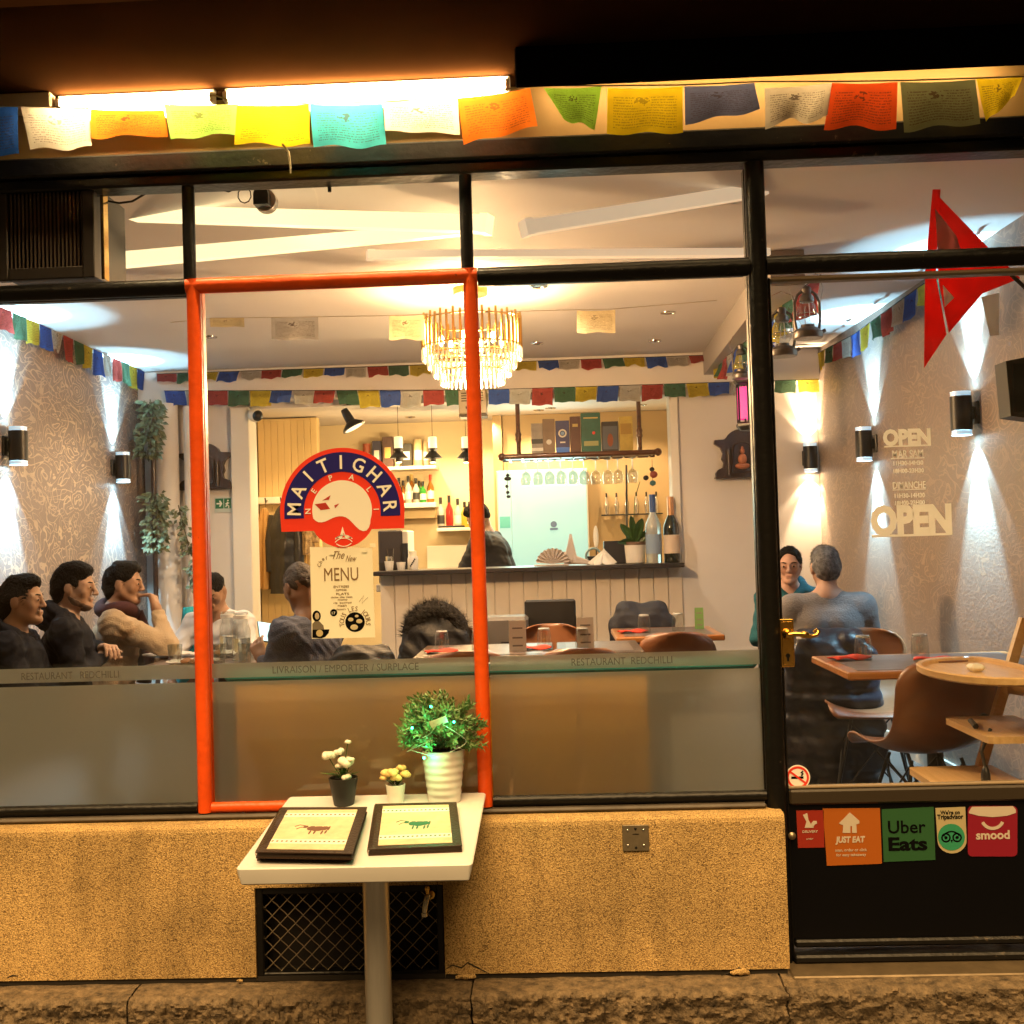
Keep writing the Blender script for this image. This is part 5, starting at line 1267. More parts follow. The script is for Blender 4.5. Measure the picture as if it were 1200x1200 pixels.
# green exit sign
a, b = at(251,583,BACK-.012), at(272,600,BACK-.012)
o = thing('exit_sign', 'small green and white exit sign with an arrow by the door casing', 'sign', (a.x,BACK-.012,b.z))
MB().box(a.x,b.x,BACK-.012,BACK-.002,b.z,a.z,.001).build('panel', mat('exit_pale', (.55,.62,.58), .5), o)
w = b.x-a.x; h = a.z-b.z
MB().box(a.x+w*.06,a.x+w*.52,BACK-.0135,BACK-.0121,b.z+h*.25,a.z-h*.08).build('arrow_field', mat('exit_green', (.02,.16,.07), .5), o)
MB().box(a.x+w*.56,b.x-w*.05,BACK-.0135,BACK-.0121,b.z+h*.25,a.z-h*.08).build('figure_field', mat('exit_green', (.02,.16,.07), .5), o)
cx_, cz_ = a.x+w*.29, b.z+h*.58
MB().prism([(cx_-w*.16,cz_-h*.05),(cx_+w*.03,cz_-h*.05),(cx_-w*.02,cz_-h*.2),(cx_+w*.07,cz_-h*.2),(cx_+w*.17,cz_),(cx_+w*.07,cz_+h*.2),(cx_-w*.02,cz_+h*.2),(cx_+w*.03,cz_+h*.05),(cx_-w*.16,cz_+h*.05)],BACK-.0137,BACK-.0148).build('arrow', S_white, o)
f = MB(); fx, fz = a.x+w*.75, b.z+h*.55
f.ball((fx+.004,BACK-.0145,fz+h*.22),(.006,.001,.006)); f.tube([(fx,BACK-.0145,fz+h*.13),(fx-.004,BACK-.0145,fz-h*.05),(fx+.01,BACK-.0145,fz-h*.15),(fx+.008,BACK-.0145,fz-h*.28)],.0045,5); f.tube([(fx-.004,BACK-.0145,fz-h*.05),(fx-.014,BACK-.0145,fz-h*.2)],.0045,5); f.tube([(fx-.014,BACK-.0145,fz),(fx+.014,BACK-.0145,fz+h*.06)],.004,5)
f.build('running_figure', S_white, o)

# trailing leaf vines on the corner pole
pole = at(180,560,4.5)
tag(MB().tube([(pole.x,pole.y,FLOOR),(pole.x,pole.y,2.6)], .018, 10).build('corner_pole', M_dkwood), 'thin dark pole in the far left corner carrying the leaf vines', 'pole')
M_vine = mat('vine_leaf', (.035,.06,.025), .5, vary=.7, vscale=25, col2=(.20,.20,.10))
def vine(pts, n, label, seed, wid, Y, ll=.06):
    P = [at(px,py,Y) for px,py in pts]; rr = random.Random(seed); o = thing('leaf_vine', label, 'vine', tuple(P[0]), group='hanging leaf vines')
    MB().tube(P, .004, 5).build('stem', mat('vine_stem', (.06,.05,.02), .8), o); lf = MB()
    for k in range(n):
        f = rr.random()*(len(P)-1); i = min(int(f),len(P)-2); c = P[i].lerp(P[i+1], f-i); a = rr.uniform(0,2*pi)
        c = c+Vector((cos(a),sin(a)*.7,0))*wid*rr.uniform(.1,.8)
        leaf(lf, c, (cos(a),sin(a)-.4,rr.uniform(-1.5,.2)), (0,-1,.4), ll*rr.uniform(.7,1.2), ll*.5)
    x = lf.build('leaves', M_vine, o); x['kind'] = 'stuff'; return o
vine([(176,468),(177,490),(175,510),(173,534)],230,'leafy vine cluster high in the far left corner',31,.105,4.45)
vine([(180,577),(184,600),(183,625),(181,644)],260,'leafy vine cluster low on the far left corner pole',32,.11,4.45,.055)
vine([(209,592),(214,612),(220,635),(221,650)],90,'thin pale leaf vine right of the corner pole',33,.05,4.5,.05)
vine([(230,645),(228,665),(225,690)],26,'short fern spray behind the man in white',34,.05,4.5,.06)

# dome camera, spot head and projector over the bar opening
p = at(299,486,4.72); o = thing('dome_camera', 'small round black and white camera at the top of the door casing', 'camera', tuple(p)); o['_o'] = [0,0,0]
MB().ball((0,0,0),.055,16,12).build('shell', M_trim, o); MB().ball((.022,-.022,-.01),.042,14,10).build('lens_dome', M_blackp, o); MB().box(-.02,.02,.0,.078,-.02,.02,.004).build('bracket', M_trim, o)
p = at(409,478,4.72); o = thing('spot_head', 'black adjustable spotlight hanging above the restaurant sign', 'spotlight', tuple(p)); o['_o'] = [0,0,0]
MB().box(-.03,.03,-.02,.02,.06,.085,.004).build('mount', M_blackp, o); MB().tube([(0,0,.06),(0,0,.02)],.02,12).build('yoke', M_blackp, o)
m = MB().lathe([(.0001,.1),(.025,.1),(.032,.06),(.035,0),(.085,-.04),(.09,-.055),(.07,-.055),(.0001,-.045)],(0,0,0),20); m.xf(Matrix.Translation((.01,-.01,-.10)) @ Matrix.Rotation(R(-28),4,'Y')); m.build('head', M_blackp, o)
m = MB().lathe([(.0001,-.05),(.07,-.051)],(0,0,0),20); m.xf(Matrix.Translation((.01,-.01,-.106)) @ Matrix.Rotation(R(-28),4,'Y')); m.build('lens', mat('spot_lens', (.9,.9,.85), .3, emit=(1,.8,.5), estr=1.2), o)
a, b = at(537,457,4.5), at(570,484,4.5); o = thing('projector_box', 'beige slotted heater box mounted over the bar behind the red post', 'heater', (a.x,4.5,b.z))
MB().box(a.x,b.x,4.5,4.655,b.z,a.z,.006).build('case', mat('beige_plastic', (.60,.50,.34), .5), o)
for k in range(4): MB().box(a.x+.02,b.x-.02,4.495,4.4995,a.z-.03-.018*k,a.z-.022-.018*k).build('slot', mat('slot_brown', (.12,.09,.06), .6), o)
MB().box(a.x+.05,a.x+.12,4.494,4.4995,b.z+.035,b.z+.052).build('display', M_blackp, o); MB().box(a.x-.001,b.x+.001,4.497,4.66,b.z-.022,b.z-.0005,.003).build('base', mat('slot_brown', (.12,.09,.06), .6), o)

# behind the transom lights: bars imitating pane reflections, extractor grille, sensor
M_refl = mat('batten_diffuser', (.85,.78,.62), .5, emit=(1,.80,.45), estr=1.1); M_refl_dim = mat('reflection_bar_dim', (.80,.70,.55), .6, emit=(1,.75,.5), estr=.42)
def batten(P0, P1, w, h, label, m, capm=None):  # glowing bars added to imitate tube-light reflections in the upper panes
    o = thing('ceiling_batten', label, 'batten', tuple(P1), group='bars imitating reflections in the upper panes'); d = (P1-P0); dn = d.normalized(); s = dn.cross(Vector((0,0,1))).normalized(); up = s.cross(dn)
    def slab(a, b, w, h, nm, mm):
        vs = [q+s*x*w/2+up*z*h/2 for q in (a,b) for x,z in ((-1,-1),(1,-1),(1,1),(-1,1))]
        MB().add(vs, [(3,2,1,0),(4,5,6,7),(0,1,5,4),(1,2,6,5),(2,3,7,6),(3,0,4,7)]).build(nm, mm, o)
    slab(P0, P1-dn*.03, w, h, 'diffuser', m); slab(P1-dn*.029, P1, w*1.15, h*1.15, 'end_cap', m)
batten(at(112,249,1.0), at(574,263,.32), .05, .058, 'glowing bar imitating a tube reflection, reaching the upright between the upper panes', M_refl)
batten(at(545,268,1.0), at(110,308,.30), .05, .05, 'glowing bar imitating a tube reflection, slanting down to the left behind the upper panes', M_refl)
batten(at(895,222,.9), at(613,268,.42), .05, .05, 'dim bar imitating a reflection in the third upper pane with a square end', M_refl_dim)
batten(at(900,296,1.4), at(430,299,.9), .05, .03, 'thin dim bar imitating a reflection, low behind the upper panes', M_refl_dim)
a, b = at(3,218,.03), at(119,329,.03)
o = thing('extractor_grille', 'dark extractor box with fine upright slats in the top left pane', 'extractor', (a.x,.03,b.z))
MB().box(a.x+.015,b.x-.015,.012,.28,b.z+.012,a.z-.012).build('box', mat('extractor_dark', (.02,.015,.012), .5), o)
fr = MB(); t_ = .038
fr.box(a.x,a.x+t_,-.022,.011,b.z,a.z,.003); fr.box(b.x-t_,b.x,-.022,.011,b.z,a.z,.003); fr.box(a.x+t_,b.x-t_,-.021,.011,a.z-t_,a.z,.003); fr.box(a.x+t_,b.x-t_,-.021,.011,b.z,b.z+t_,.003); fr.build('frame', mat('extractor_frame', (.022,.016,.012), .5), o)
n = 19
for k in range(n):
    x = a.x+t_+(b.x-a.x-2*t_)*(k+.5)/n
    m = MB().box(-.003,.003,-.008,.008,b.z+t_,a.z-t_); m.xf(Matrix.Translation((x,-.008,0)) @ Matrix.Rotation(R(30),4,'Z')); m.build('slat', mat('extractor_slat', (.05,.032,.018), .5), o)
p = at(123,245,.06); tag(MB().box(at(121,300,.05).x,at(125,300,.05).x,.03,.07,at(122,329,.05).z,at(122,227,.05).z,.002).build('window_stay', M_brass), 'thin brass upright beside the extractor box', 'stay')
tag(MB().tube([at(123,235,.1),at(140,238,.1),at(155,236,.1),at(172,226,.1),at(182,218,.1)],.0035,6).build('cable', M_cord), 'black cable leading from the extractor to the window head', 'cable')
p = at(309,243,.35); o = thing('sensor', 'small black arched sensor on a white base behind the upper pane', 'sensor', tuple(p)); o['_o'] = [0,0,0]
MB().prism([(-.026,0),(.026,0),(.026,.035)]+[(.026*cos(R(t)),.035+.026*sin(R(t))) for t in range(20,180,20)]+[(-.026,.035)],.0,-.04).build('body', M_blackp, o); MB().tube([(0,.01,.03),(0,.05,.03)],.04,16).build('base', M_trim, o)
tag(MB().tube([at(x,y,.3) for x,y in [(247,217),(256,222),(268,225)]+[(284+9*sin(k*.62)+k*.5, 228-10*cos(k*.62)) for k in range(12)]+[(300,215)]],.0022,5).build('cable', M_cord), 'tangled thin black cable beside the arched sensor', 'cable')
p = at(386,214,.05); o = thing('window_catch', 'small black catch at the head of the upper middle pane', 'catch', tuple(p)); o['_o'] = [0,0,0]
MB().box(-.03,.03,-.01,.01,-.008,.008,.004).build('plate', M_black, o); MB().tube([(0,0,-.005),(0,0,-.03)],.006,8).build('pin', M_black, o)
# speaker and closer at the right edge
p = at(1194,455,.9); o = thing('wall_speaker', 'dark wedge-shaped speaker cut off at the right edge', 'speaker', tuple(p)); o['_o'] = [0,0,0]
MB().prism([(-.055,-.11),(.06,-.13),(.06,.12),(-.065,.10)],-.05,.06).build('cabinet', mat('speaker_grey', (.07,.065,.06), .6), o); MB().box(-.045,.05,-.058,-.051,-.1,.09,.003).build('grille', M_blackp, o)
# ================================================================== THE BAR
CT = at(620,664,BACK).z                                 # counter height
bar = thing('bar_counter', 'pale tongue-and-groove bar counter with a dark top', 'counter', (CX0,BACK,FLOOR))
MB().box(CX0,OX1-.002,BACK-.20,BACK+.35,CT-.032,CT,.005).build('counter_top', mat('dark_counter_top', (.035,.03,.03), .3, vary=.3, vscale=8), bar)
MB().box(CX0+.02,OX1-.002,BACK-.002,BACK+.10,FLOOR,CT-.033).build('carcass', M_white, bar)
nb = 21; bw = (OX1-CX0-.02)/nb
M_tg = mat('counter_board_paint', (.74,.64,.52), .55, vary=.08, vscale=3)
for i in range(nb): MB().box(CX0+.02+i*bw+.0022,CX0+.02+(i+1)*bw-.0022,BACK-.018,BACK-.0025,FLOOR+.01,CT-.034,.003).build('board', M_tg, bar)
CB = BACK+.05
# bar lighting: recessed spots visible in the bar ceiling
for px,py,lab in ((645,478,'lit downlight in the bar ceiling left of the rack post'),(752,474,'lit downlight in the bar ceiling by the right rack post')):
    p = atz(px,py,BC); downlight(p, lab, True, 48, (1,.66,.34))
for X_,Y_,lab in ((-1.9,5.5,'downlight over the coat niche'),(-.6,6.55,'downlight washing the bottle shelves'),(-1.25,6.5,'downlight left of the bottle shelves'),(-.1,6.3,'downlight behind the red post over the bar')):
    downlight(Vector((X_,Y_,BC)), lab, True, 78, (1,.64,.30))

# pendants
def pendant(px, label):
    Y = 5.7; p = at(px,526,Y); o = thing('pendant_lamp', label, 'pendant', (p.x,Y,p.z), group='pendant lamps over the bar'); o['_o'] = [0,0,0]
    MB().tube([(0,0,.10),(0,0,BC-p.z)],.0022,5).build('cord', M_cord, o)
    MB().lathe([(.0001,.1),(.028,.1),(.036,.095),(.036,.005),(.0001,.0)],(0,0,0),18).build('neck', mat('pendant_white', (.80,.76,.66), .4, emit=(1,.75,.4), estr=.8), o)
    MB().lathe([(.038,.004),(.042,-.004),(.030,-.022),(.036,-.03),(.078,-.075),(.076,-.078),(.03,-.035)],(0,0,0),22).build('shade', M_blackp, o)
    MB().lathe([(.0001,-.03),(.026,-.03),(.026,-.112),(.0001,-.112)],(0,0,0),16).build('lower_tube', M_blackp, o)
    MB().lathe([(.0001,-.1125),(.022,-.1125)],(0,0,0),14).build('lens', mat('pendant_glow', (1,.9,.7), .4, emit=(1,.72,.36), estr=25), o)
    L = light('POINT',(0,0,0),18,(1,.66,.3),None,.03); L.parent = o; L.location = (0,0,-.15)
pendant(467,'leftmost black and white pendant lamp over the bar'); pendant(507,'middle black and white pendant lamp over the bar'); pendant(546,'pendant lamp partly hidden by the red post')

# bottle maker
def bottle(X,Y,Z,h,r,m,label,neck=.32,cap=None,lab=None,grp='bottles behind the bar',capz=.9):
    o = thing('bottle', label, 'bottle', (X,Y,Z), group=grp); o['_o'] = [0,0,0]; nr = r*.36
    MB().lathe([(.0001,0),(r*.96,0),(r,.004),(r,h*.52),(r*.92,h*.58),(nr*1.1,h*.72),(nr,h*.76),(nr,h*capz)],(0,0,0),16).build('body', m, o)
    MB().lathe([(nr*1.12,h*(capz-.12)),(nr*1.15,h),(.0001,h)],(0,0,0),12).build('cap', cap or M_blackp, o)
    if lab: MB().lathe([(r*1.015,h*.14),(r*1.015,h*.42)],(0,0,0),16).build('label', lab, o)
    return o
B_am = mat('amber_liquor', (.45,.16,.02), .08, trans=.3, spec=.7); B_cl = mat('clear_liquor', (.80,.80,.74), .06, trans=.5, spec=.7); B_gr = mat('green_glass', (.03,.25,.03), .08, trans=.2, spec=.7)
B_dk = mat('dark_glass', (.012,.016,.010), .08, spec=.8); B_rd = mat('ruby_liquor', (.30,.02,.015), .1, spec=.7); B_yl = mat('yellow_liquor', (.65,.42,.05), .08, trans=.2)
L_w = mat('label_white', (.75,.72,.64), .6); L_y = mat('label_gold', (.62,.45,.14), .5); L_b = mat('label_black', (.03,.03,.03), .5)
SY = 6.86                                              # front zone of the shelves
def shelf(px0,px1,py,label,t=.03,d=.24):
    a, b = at(px0,py,SY-.1), at(px1,py,SY-.1)
    tag(MB().box(a.x,b.x,SY-.12,BB-.002,a.z-t,a.z,.003).build('wall_shelf', M_trim), label, 'shelf', 'white shelves behind the bar'); return a.z
z1 = shelf(400,511,549,'upper white shelf carrying tins and gift boxes behind the bar')
z2 = shelf(400,511,592,'middle white shelf carrying liquor bottles behind the bar',.045)
z3 = shelf(512,572,619,'lower right white shelf with small bottles beside the red post')
tag(MB().box(at(400,610,SY).x,at(511,610,SY).x,SY-.02,BB-.003,z2-.14,z2-.046).build('shelf_panel', mat('bar_tan_panel', (.50,.38,.20), .6)), 'tan panel under the middle bottle shelf', 'panel')
# boxes and tins on the upper shelf
for i,(x0,x1,yt,col,rnd) in enumerate(((437,447,517,(.05,.05,.09),0),(449,461,512,(.12,.07,.06),0),(462,468,516,(.7,.6,.4),1),(471,483,520,(.03,.03,.025),0),(485,495,515,(.62,.48,.26),1),(496,502,518,(.55,.42,.25),1),(425,434,520,(.4,.1,.05),1))):
    a, b = at(x0,545,SY-.03), at(x1,545,SY-.03); zt2 = at(x0,yt,SY-.03).z
    o = thing('gift_tin' if rnd else 'gift_box', ['narrow dark blue gift box at the left of the upper shelf','brown gift box with a paper top on the upper shelf','slim cream tin behind the first pendant on the upper shelf','black gift box with a pale label on the upper shelf','gold cylindrical tin on the upper shelf','slim tan tin at the right end of the upper shelf','reddish tin mostly hidden by the sign on the upper shelf'][i], 'tin' if rnd else 'box', (a.x,SY,z1+.0005), group='tins and boxes on the upper shelf'); mm = mat('box_%d'%i, col, .45, vary=.3, vscale=15)
    if rnd:
        r = (b.x-a.x)/2; MB().lathe([(r,0),(r,zt2-z1-.02),(r*1.03,zt2-z1-.019),(r*1.03,zt2-z1),(.0001,zt2-z1+.002)],((a.x+b.x)/2,SY,z1+.0008),18).build('can', mm, o)
        MB().lathe([(r*1.015,(zt2-z1)*.25),(r*1.015,(zt2-z1)*.6)],((a.x+b.x)/2,SY,z1),18).build('label', L_w, o)
    else:
        MB().box(a.x,b.x,SY-.045,SY+.045,z1+.0008,zt2,.002).build('carton', mm, o); w = b.x-a.x
        MB().box(a.x+w*.2,b.x-w*.2,SY-.0465,SY-.0452,z1+(zt2-z1)*.3,z1+(zt2-z1)*.65).build('label', L_w if i in (0,3) else L_y, o)
# bottles on the middle shelf
for i,(px,hp,m,lb,cp_) in enumerate(((468,30,B_dk,L_w,None),(473,27,B_am,L_w,None),(479,32,B_cl,L_w,None),(483,34,B_am,L_w,L_y),(488,29,B_cl,L_b,None),(492,26,B_gr,None,None),(496,25,B_gr,L_w,None),(505,33,B_am,L_w,S_red))):
    Y = SY-.04+.05*(i%2); p = at(px,588,Y); s = 1/(at(px+1,588,Y).x-p.x)
    bottle(p.x,Y,z2+.0006,hp/s,.032 if i not in (5,6) else .03,m,['black bottle nearest the sign on the middle shelf','amber bottle second from the sign on the middle shelf','clear bottle with white label on the middle shelf','tall amber bottle with gold cap on the middle shelf','clear bottle with black label on the middle shelf','green bottle standing back on the middle shelf','green bottle with a label on the middle shelf','amber bottle with red cap alone at the shelf end'][i],cap=cp_,lab=lb)
for i,(px,hp,m,lb) in enumerate(((517,36,B_cl,L_b),(527,38,B_rd,None),(537,34,B_cl,L_w),(545,30,B_yl,None),(551,30,B_yl,L_w))):
    Y = SY-.03; p = at(px,615,Y); s = 1/(at(px+1,615,Y).x-p.x)
    bottle(p.x,Y,z3+.0006,hp/s,.034,m,['stout clear bottle with a dark round label on the lower shelf','dark ruby bottle on the lower shelf','clear bottle with a white label on the lower shelf','yellow bottle beside the red post on the lower shelf','yellow labelled bottle half hidden by the red post'][i],lab=lb)
tag(MB().box(at(514,618,SY-.08).x,at(545,618,SY-.08).x,SY-.11,SY-.085,z3+.0005,z3+.02,.003).build('tray_edge', M_blackp), 'low black tray edge along the lower bottle shelf', 'tray')

# white splashback board, coffee machine and things at the left of the counter
a, b = at(500,640,6.9), at(557,666,6.9)
tag(MB().box(a.x,b.x,6.9,6.94,CT-.3,a.z,.004).build('white_board', M_trim), 'white board leaning behind the counter under the lower shelf', 'board')
a, b = at(446,622,5.6), at(475,660,5.6); o = thing('coffee_machine', 'dark grey espresso machine at the left end of the bar', 'coffee machine', (a.x,5.5,CT))
MB().box(a.x,b.x,5.45,5.85,CT-.12,a.z,.01).build('body', mat('machine_grey', (.07,.065,.075), .35, .3), o); MB().box(b.x+.001,b.x+.045,5.45,5.85,CT-.12,a.z-.005,.008).build('side_panel', M_trim, o)
MB().box(a.x-.02,b.x+.05,5.40,5.86,CT-.18,CT-.121,.006).build('drip_base', M_chrome, o)
MB().lathe([(.035,0),(.035,-.05),(.028,-.06),(.0001,-.06)],((a.x+b.x)/2,5.40,CT+.10),16).build('group_head', M_chrome, o)
MB().tube([((a.x+b.x)/2,5.38,CT+.04),((a.x+b.x)/2+.01,5.28,CT+.03)],.012,10).build('portafilter', M_blackp, o)
MB().tube([(a.x+.09,5.42,CT+.02),(a.x+.075,5.42,CT+.16),(a.x+.125,5.42,CT+.16),(a.x+.115,5.42,CT+.02)],.006,6).build('steam_wand', M_chrome, o)
q = at(474,640,5.4); MB().tube([(q.x,5.4,CT-.02),(q.x,5.4,CT+.20)],.028,14).build('grinder_column', M_blackp, o)
# cups and jars on the counter
def cup(px, py, Y, r, h, m, label, z=None):
    p = at(px,py,Y); o = MB().lathe([(.0001,0),(r*.75,0),(r*.8,.003),(r,h),(r-.003,h),(r*.75,.006),(.0001,.006)],(0,0,0),18); ob = o.build('cup', m); ob.location = (p.x,Y,(CT if z is None else z)+.0006); tag(ob,label,'cup','cups on the counter'); return ob
W_c = mat('cup_white', (.78,.74,.68), .3); D_c = mat('cup_dark', (.04,.035,.03), .4)
cup(449,660,CB,.035,.06,D_c,'dark cup at the far left of the counter'); cup(456,660,CB-.05,.035,.07,W_c,'white cup left of the steam wand on the counter'); cup(464,661,CB+.05,.03,.05,D_c,'small dark cup between white cups on the counter'); cup(470,662,CB-.08,.034,.06,W_c,'white cup nearest the edge left of the jar')
p = at(484,662,CB); o = thing('patterned_jar', 'white jar with black pattern at the left of the counter', 'jar', (p.x,CB,CT)); o['_o']=[0,0,0]
MB().lathe([(.0001,0),(.038,0),(.04,.005),(.04,.085),(.034,.1),(.0001,.1)],(0,0,0),18).build('body', W_c, o); MB().lathe([(.028,.1),(.028,.14),(.0001,.145)],(0,0,0),14).build('lid', S_cream, o)
for k in range(5): MB().ball((.0395*cos(-1.9+k*.2)*1.0,-.039+.004*k%2*.001,.03+.012*k),(.007,.004,.007)).build('pattern_dot', L_b, o)

# fridge-like lit panel
a, b = at(583,553,6.5), at(690,664,6.5)
o = thing('lit_cooler', 'tall glowing pale cyan cooler front behind the bar', 'cooler', (a.x,6.5,FLOOR))
M_cy = mat('cooler_glow', (.22,.34,.34), .35, emit=(.42,1.0,.95), estr=.40)
xs_ = at(599,600,6.5).x
MB().box(a.x-.01,b.x+.012,6.50,6.61,FLOOR+.02,a.z+.008,.004).build('cabinet', M_trim, o)
MB().box(xs_+.004,b.x,6.488,6.4995,FLOOR+.1,a.z-.004,.002).build('door', M_cy, o); MB().box(a.x,xs_,6.488,6.4995,FLOOR+.1,a.z-.004,.002).build('side_panel', M_cy, o)
q = at(649,617,6.48); MB().lathe([(.0001,0),(.028,0),(.028,-.002),(.0001,-.002)],(q.x,6.487,q.z+.02),20,'y').build('badge', mat('badge_blue', (.10,.16,.30), .5), o); MB().box(q.x-.035,q.x+.035,6.484,6.487,q.z-.03,q.z-.012).build('badge_bar', mat('badge_blue', (.10,.16,.30), .5), o)
q = at(593,612,6.48); MB().box(a.x+.01,xs_-.01,6.484,6.487,q.z-.05,q.z+.05).build('note', mat('note_teal', (.10,.45,.50), .6), o)
light('AREA', ((a.x+b.x)/2,6.42,1.9), 9, (.6,1,.93), o, aim=(0,-1,0), size=.7, sy=.8)
q = at(593,590,6.45); o = thing('hanging_ornament', 'string of black ornaments hanging at the left end of the glass rack', 'ornament', tuple(at(594,553,5.1)))
for px,py,rx,rz in ((595,557,.015,.012),(595,561,.028,.016),(594,570,.013,.013),(595,577,.014,.013),(596,582,.016,.012)):
    MB().ball(at(px,py,5.1),(rx,.012,rz),10,7).build('bead', M_blackp, o)
MB().tube([at(594,540,5.1),at(595,584,5.1)],.002,5).build('string', M_cord, o)

# glass rack over the counter with gift boxes on top
RY = 5.1
a, b = at(592,536,RY), at(766,533,RY); zr_ = at(680,536,RY).z
o = thing('glass_rack', 'dark wooden hanging glass rack on two turned posts above the counter', 'rack', (a.x,RY,zr_)); M_rk = wood('rack_walnut', (.06,.018,.008), (.14,.05,.02), 3, .4)
MB().box(a.x,b.x,RY-.14,RY+.14,zr_,zr_+.022,.004).build('shelf', M_rk, o)
for y in (RY-.14,RY+.14): MB().tube([(a.x-.02,y,zr_+.012),(b.x+.02,y,zr_+.012)],.02,10).build('rail', M_rk, o)
for s_,xx in ((0,a.x-.02),(1,b.x+.02)): MB().ball((xx,RY-.14,zr_+.012),.03,10,8).build('finial', M_rk, o)
for px in (607,749):
    q = at(px,500,RY); MB().lathe([(.018,.02),(.018,.13),(.026,.15),(.020,.17),(.026,.19),(.017,.21),(.017,BC-zr_)],(q.x,RY,zr_),12).build('post', M_rk, o)
for k in range(12):
    x = a.x+.04+(b.x-a.x-.08)*k/11; MB().box(x-.006,x+.006,RY-.12,RY+.12,zr_-.016,zr_-.001).build('glass_rail', M_chrome, o)
boxes = [(623,637,497,(.30,.26,.22),'grey and silver whisky box at the left end of the rack'),(636.5,651,492,(.20,.12,.07),'brown whisky box with a round badge on the rack'),(651.5,668,494,(.012,.02,.14),'navy blue whisky box with a white emblem on the rack'),(668.5,681,489,(.10,.03,.02),'dark red-brown whisky box on the rack'),(681.5,704.5,485,(.02,.13,.09),'large green whisky box on the rack'),(705.5,725,495,(.04,.035,.035),'black box with a picture on the rack'),(726,742,489,(.62,.44,.10),'ochre box at the right end of the rack')]
for i,(x0,x1,yt,c_,lab) in enumerate(boxes):
    Y = RY-.05; p, q = at(x0,530,Y), at(x1,530,Y); z0 = zr_+.0226; zt2 = at(x0,yt,Y).z; w = q.x-p.x; h = zt2-z0
    o = thing('whisky_box', lab, 'box', (p.x,Y,z0), group='gift boxes on the glass rack')
    MB().box(p.x+.001,q.x-.001,Y-.05,Y+.05,z0,zt2,.002).build('carton', mat('whisky_box_%d'%i, c_, .4, vary=.25, vscale=18), o)
    cx_, yy = (p.x+q.x)/2, Y-.0515
    if i == 0: MB().box(p.x+.002,q.x-.002,yy,Y-.0502,z0+h*.35,z0+h*.5).build('band', L_b, o); MB().box(p.x+.002,q.x-.002,yy,Y-.0502,z0+h*.12,z0+h*.22).build('band', L_w, o)
    if i == 1: disc(cx_,z0+h*.35,.02,yy,Y-.0502,16).build('badge', L_w, o)
    if i == 2:
        ringseg(cx_,z0+h*.62,.020,.032,0,2*pi,yy,Y-.0502,20).build('emblem', L_w, o); disc(cx_,z0+h*.62,.014,yy,Y-.0502,14).build('emblem', mat('emblem_light_blue', (.2,.35,.6), .5), o); MB().box(p.x+.003,q.x-.003,yy,Y-.0502,z0+.004,z0+h*.2).build('band', mat('band_blue', (.02,.15,.6), .4), o)
        MB().box(cx_-.02,cx_+.02,yy,Y-.0502,z0+h*.33,z0+h*.37).build('print', L_w, o)
    if i == 3: MB().box(cx_-.02,cx_+.02,yy,Y-.0502,z0+h*.72,z0+h*.80).build('print', L_y, o)
    if i == 4:
        MB().box(p.x+.02,q.x-.02,yy,Y-.0502,z0+h*.18,z0+h*.30).build('label', mat('label_green_gold', (.35,.35,.14), .5), o); MB().ball((cx_+.02,yy,z0+h*.50),(.012,.001,.012)).build('seal', S_red, o); MB().box(p.x+.02,q.x-.02,yy,Y-.0502,z0+h*.86,z0+h*.89).build('print', L_y, o)
    if i == 5: MB().box(p.x+.008,q.x-.008,yy,Y-.0502,z0+h*.1,z0+h*.85).build('picture', mat('box_picture', (.10,.11,.13), .5), o); MB().ball((cx_,yy,z0+h*.4),(.022,.0012,.05)).build('picture_figure', mat('figure_rust', (.30,.09,.04), .6), o)
    if i == 6: MB().box(p.x+.01,q.x-.01,yy,Y-.0502,z0+h*.5,z0+h*.8).build('print', mat('ochre_dark', (.40,.24,.05), .5), o)
# wine glasses hanging upside down
gl0 = None
gx = [(616,0),(630,0),(643.5,0),(657,0),(671,.05),(684,.05),(698,.08),(712,.08),(724,.06),(741,.02)]
for i,(px,dy) in enumerate(gx):
    p = at(px,545,RY-.05+dy)
    lab = ['hanging wine glass at the left end of the rack','second hanging wine glass from the left','third hanging wine glass from the left','fourth hanging wine glass from the left','fifth hanging wine glass from the left','sixth hanging wine glass from the left','hanging wine glass right of the cyan cooler','hanging wine glass fourth from the right end','hanging wine glass left of the dark support','hanging wine glass at the right end of the rack'][min(i,9)]
    if gl0 is None:
        gl0 = thing('wine_glass', lab, 'glass', (p.x,RY-.05+dy,zr_-.017), group='wine glasses hanging from the rack'); gl0['_o']=[0,0,0]
        MB().lathe([(.0001,0),(.034,0),(.034,-.003),(.006,-.008),(.004,-.02),(.004,-.075),(.008,-.085)],(0,0,0),14).build('stem', mat('glass_stem', (.9,.92,.9), .05, trans=.6), gl0)
        MB().lathe([(.006,-.084),(.030,-.098),(.040,-.125),(.040,-.155),(.034,-.19)],(0,0,0),18).build('bowl', glass_mat('bowl_glass', .22, (.86,.90,.88)), gl0)
    else: dup(gl0,(p.x,RY-.05+dy,zr_-.017),label=lab)
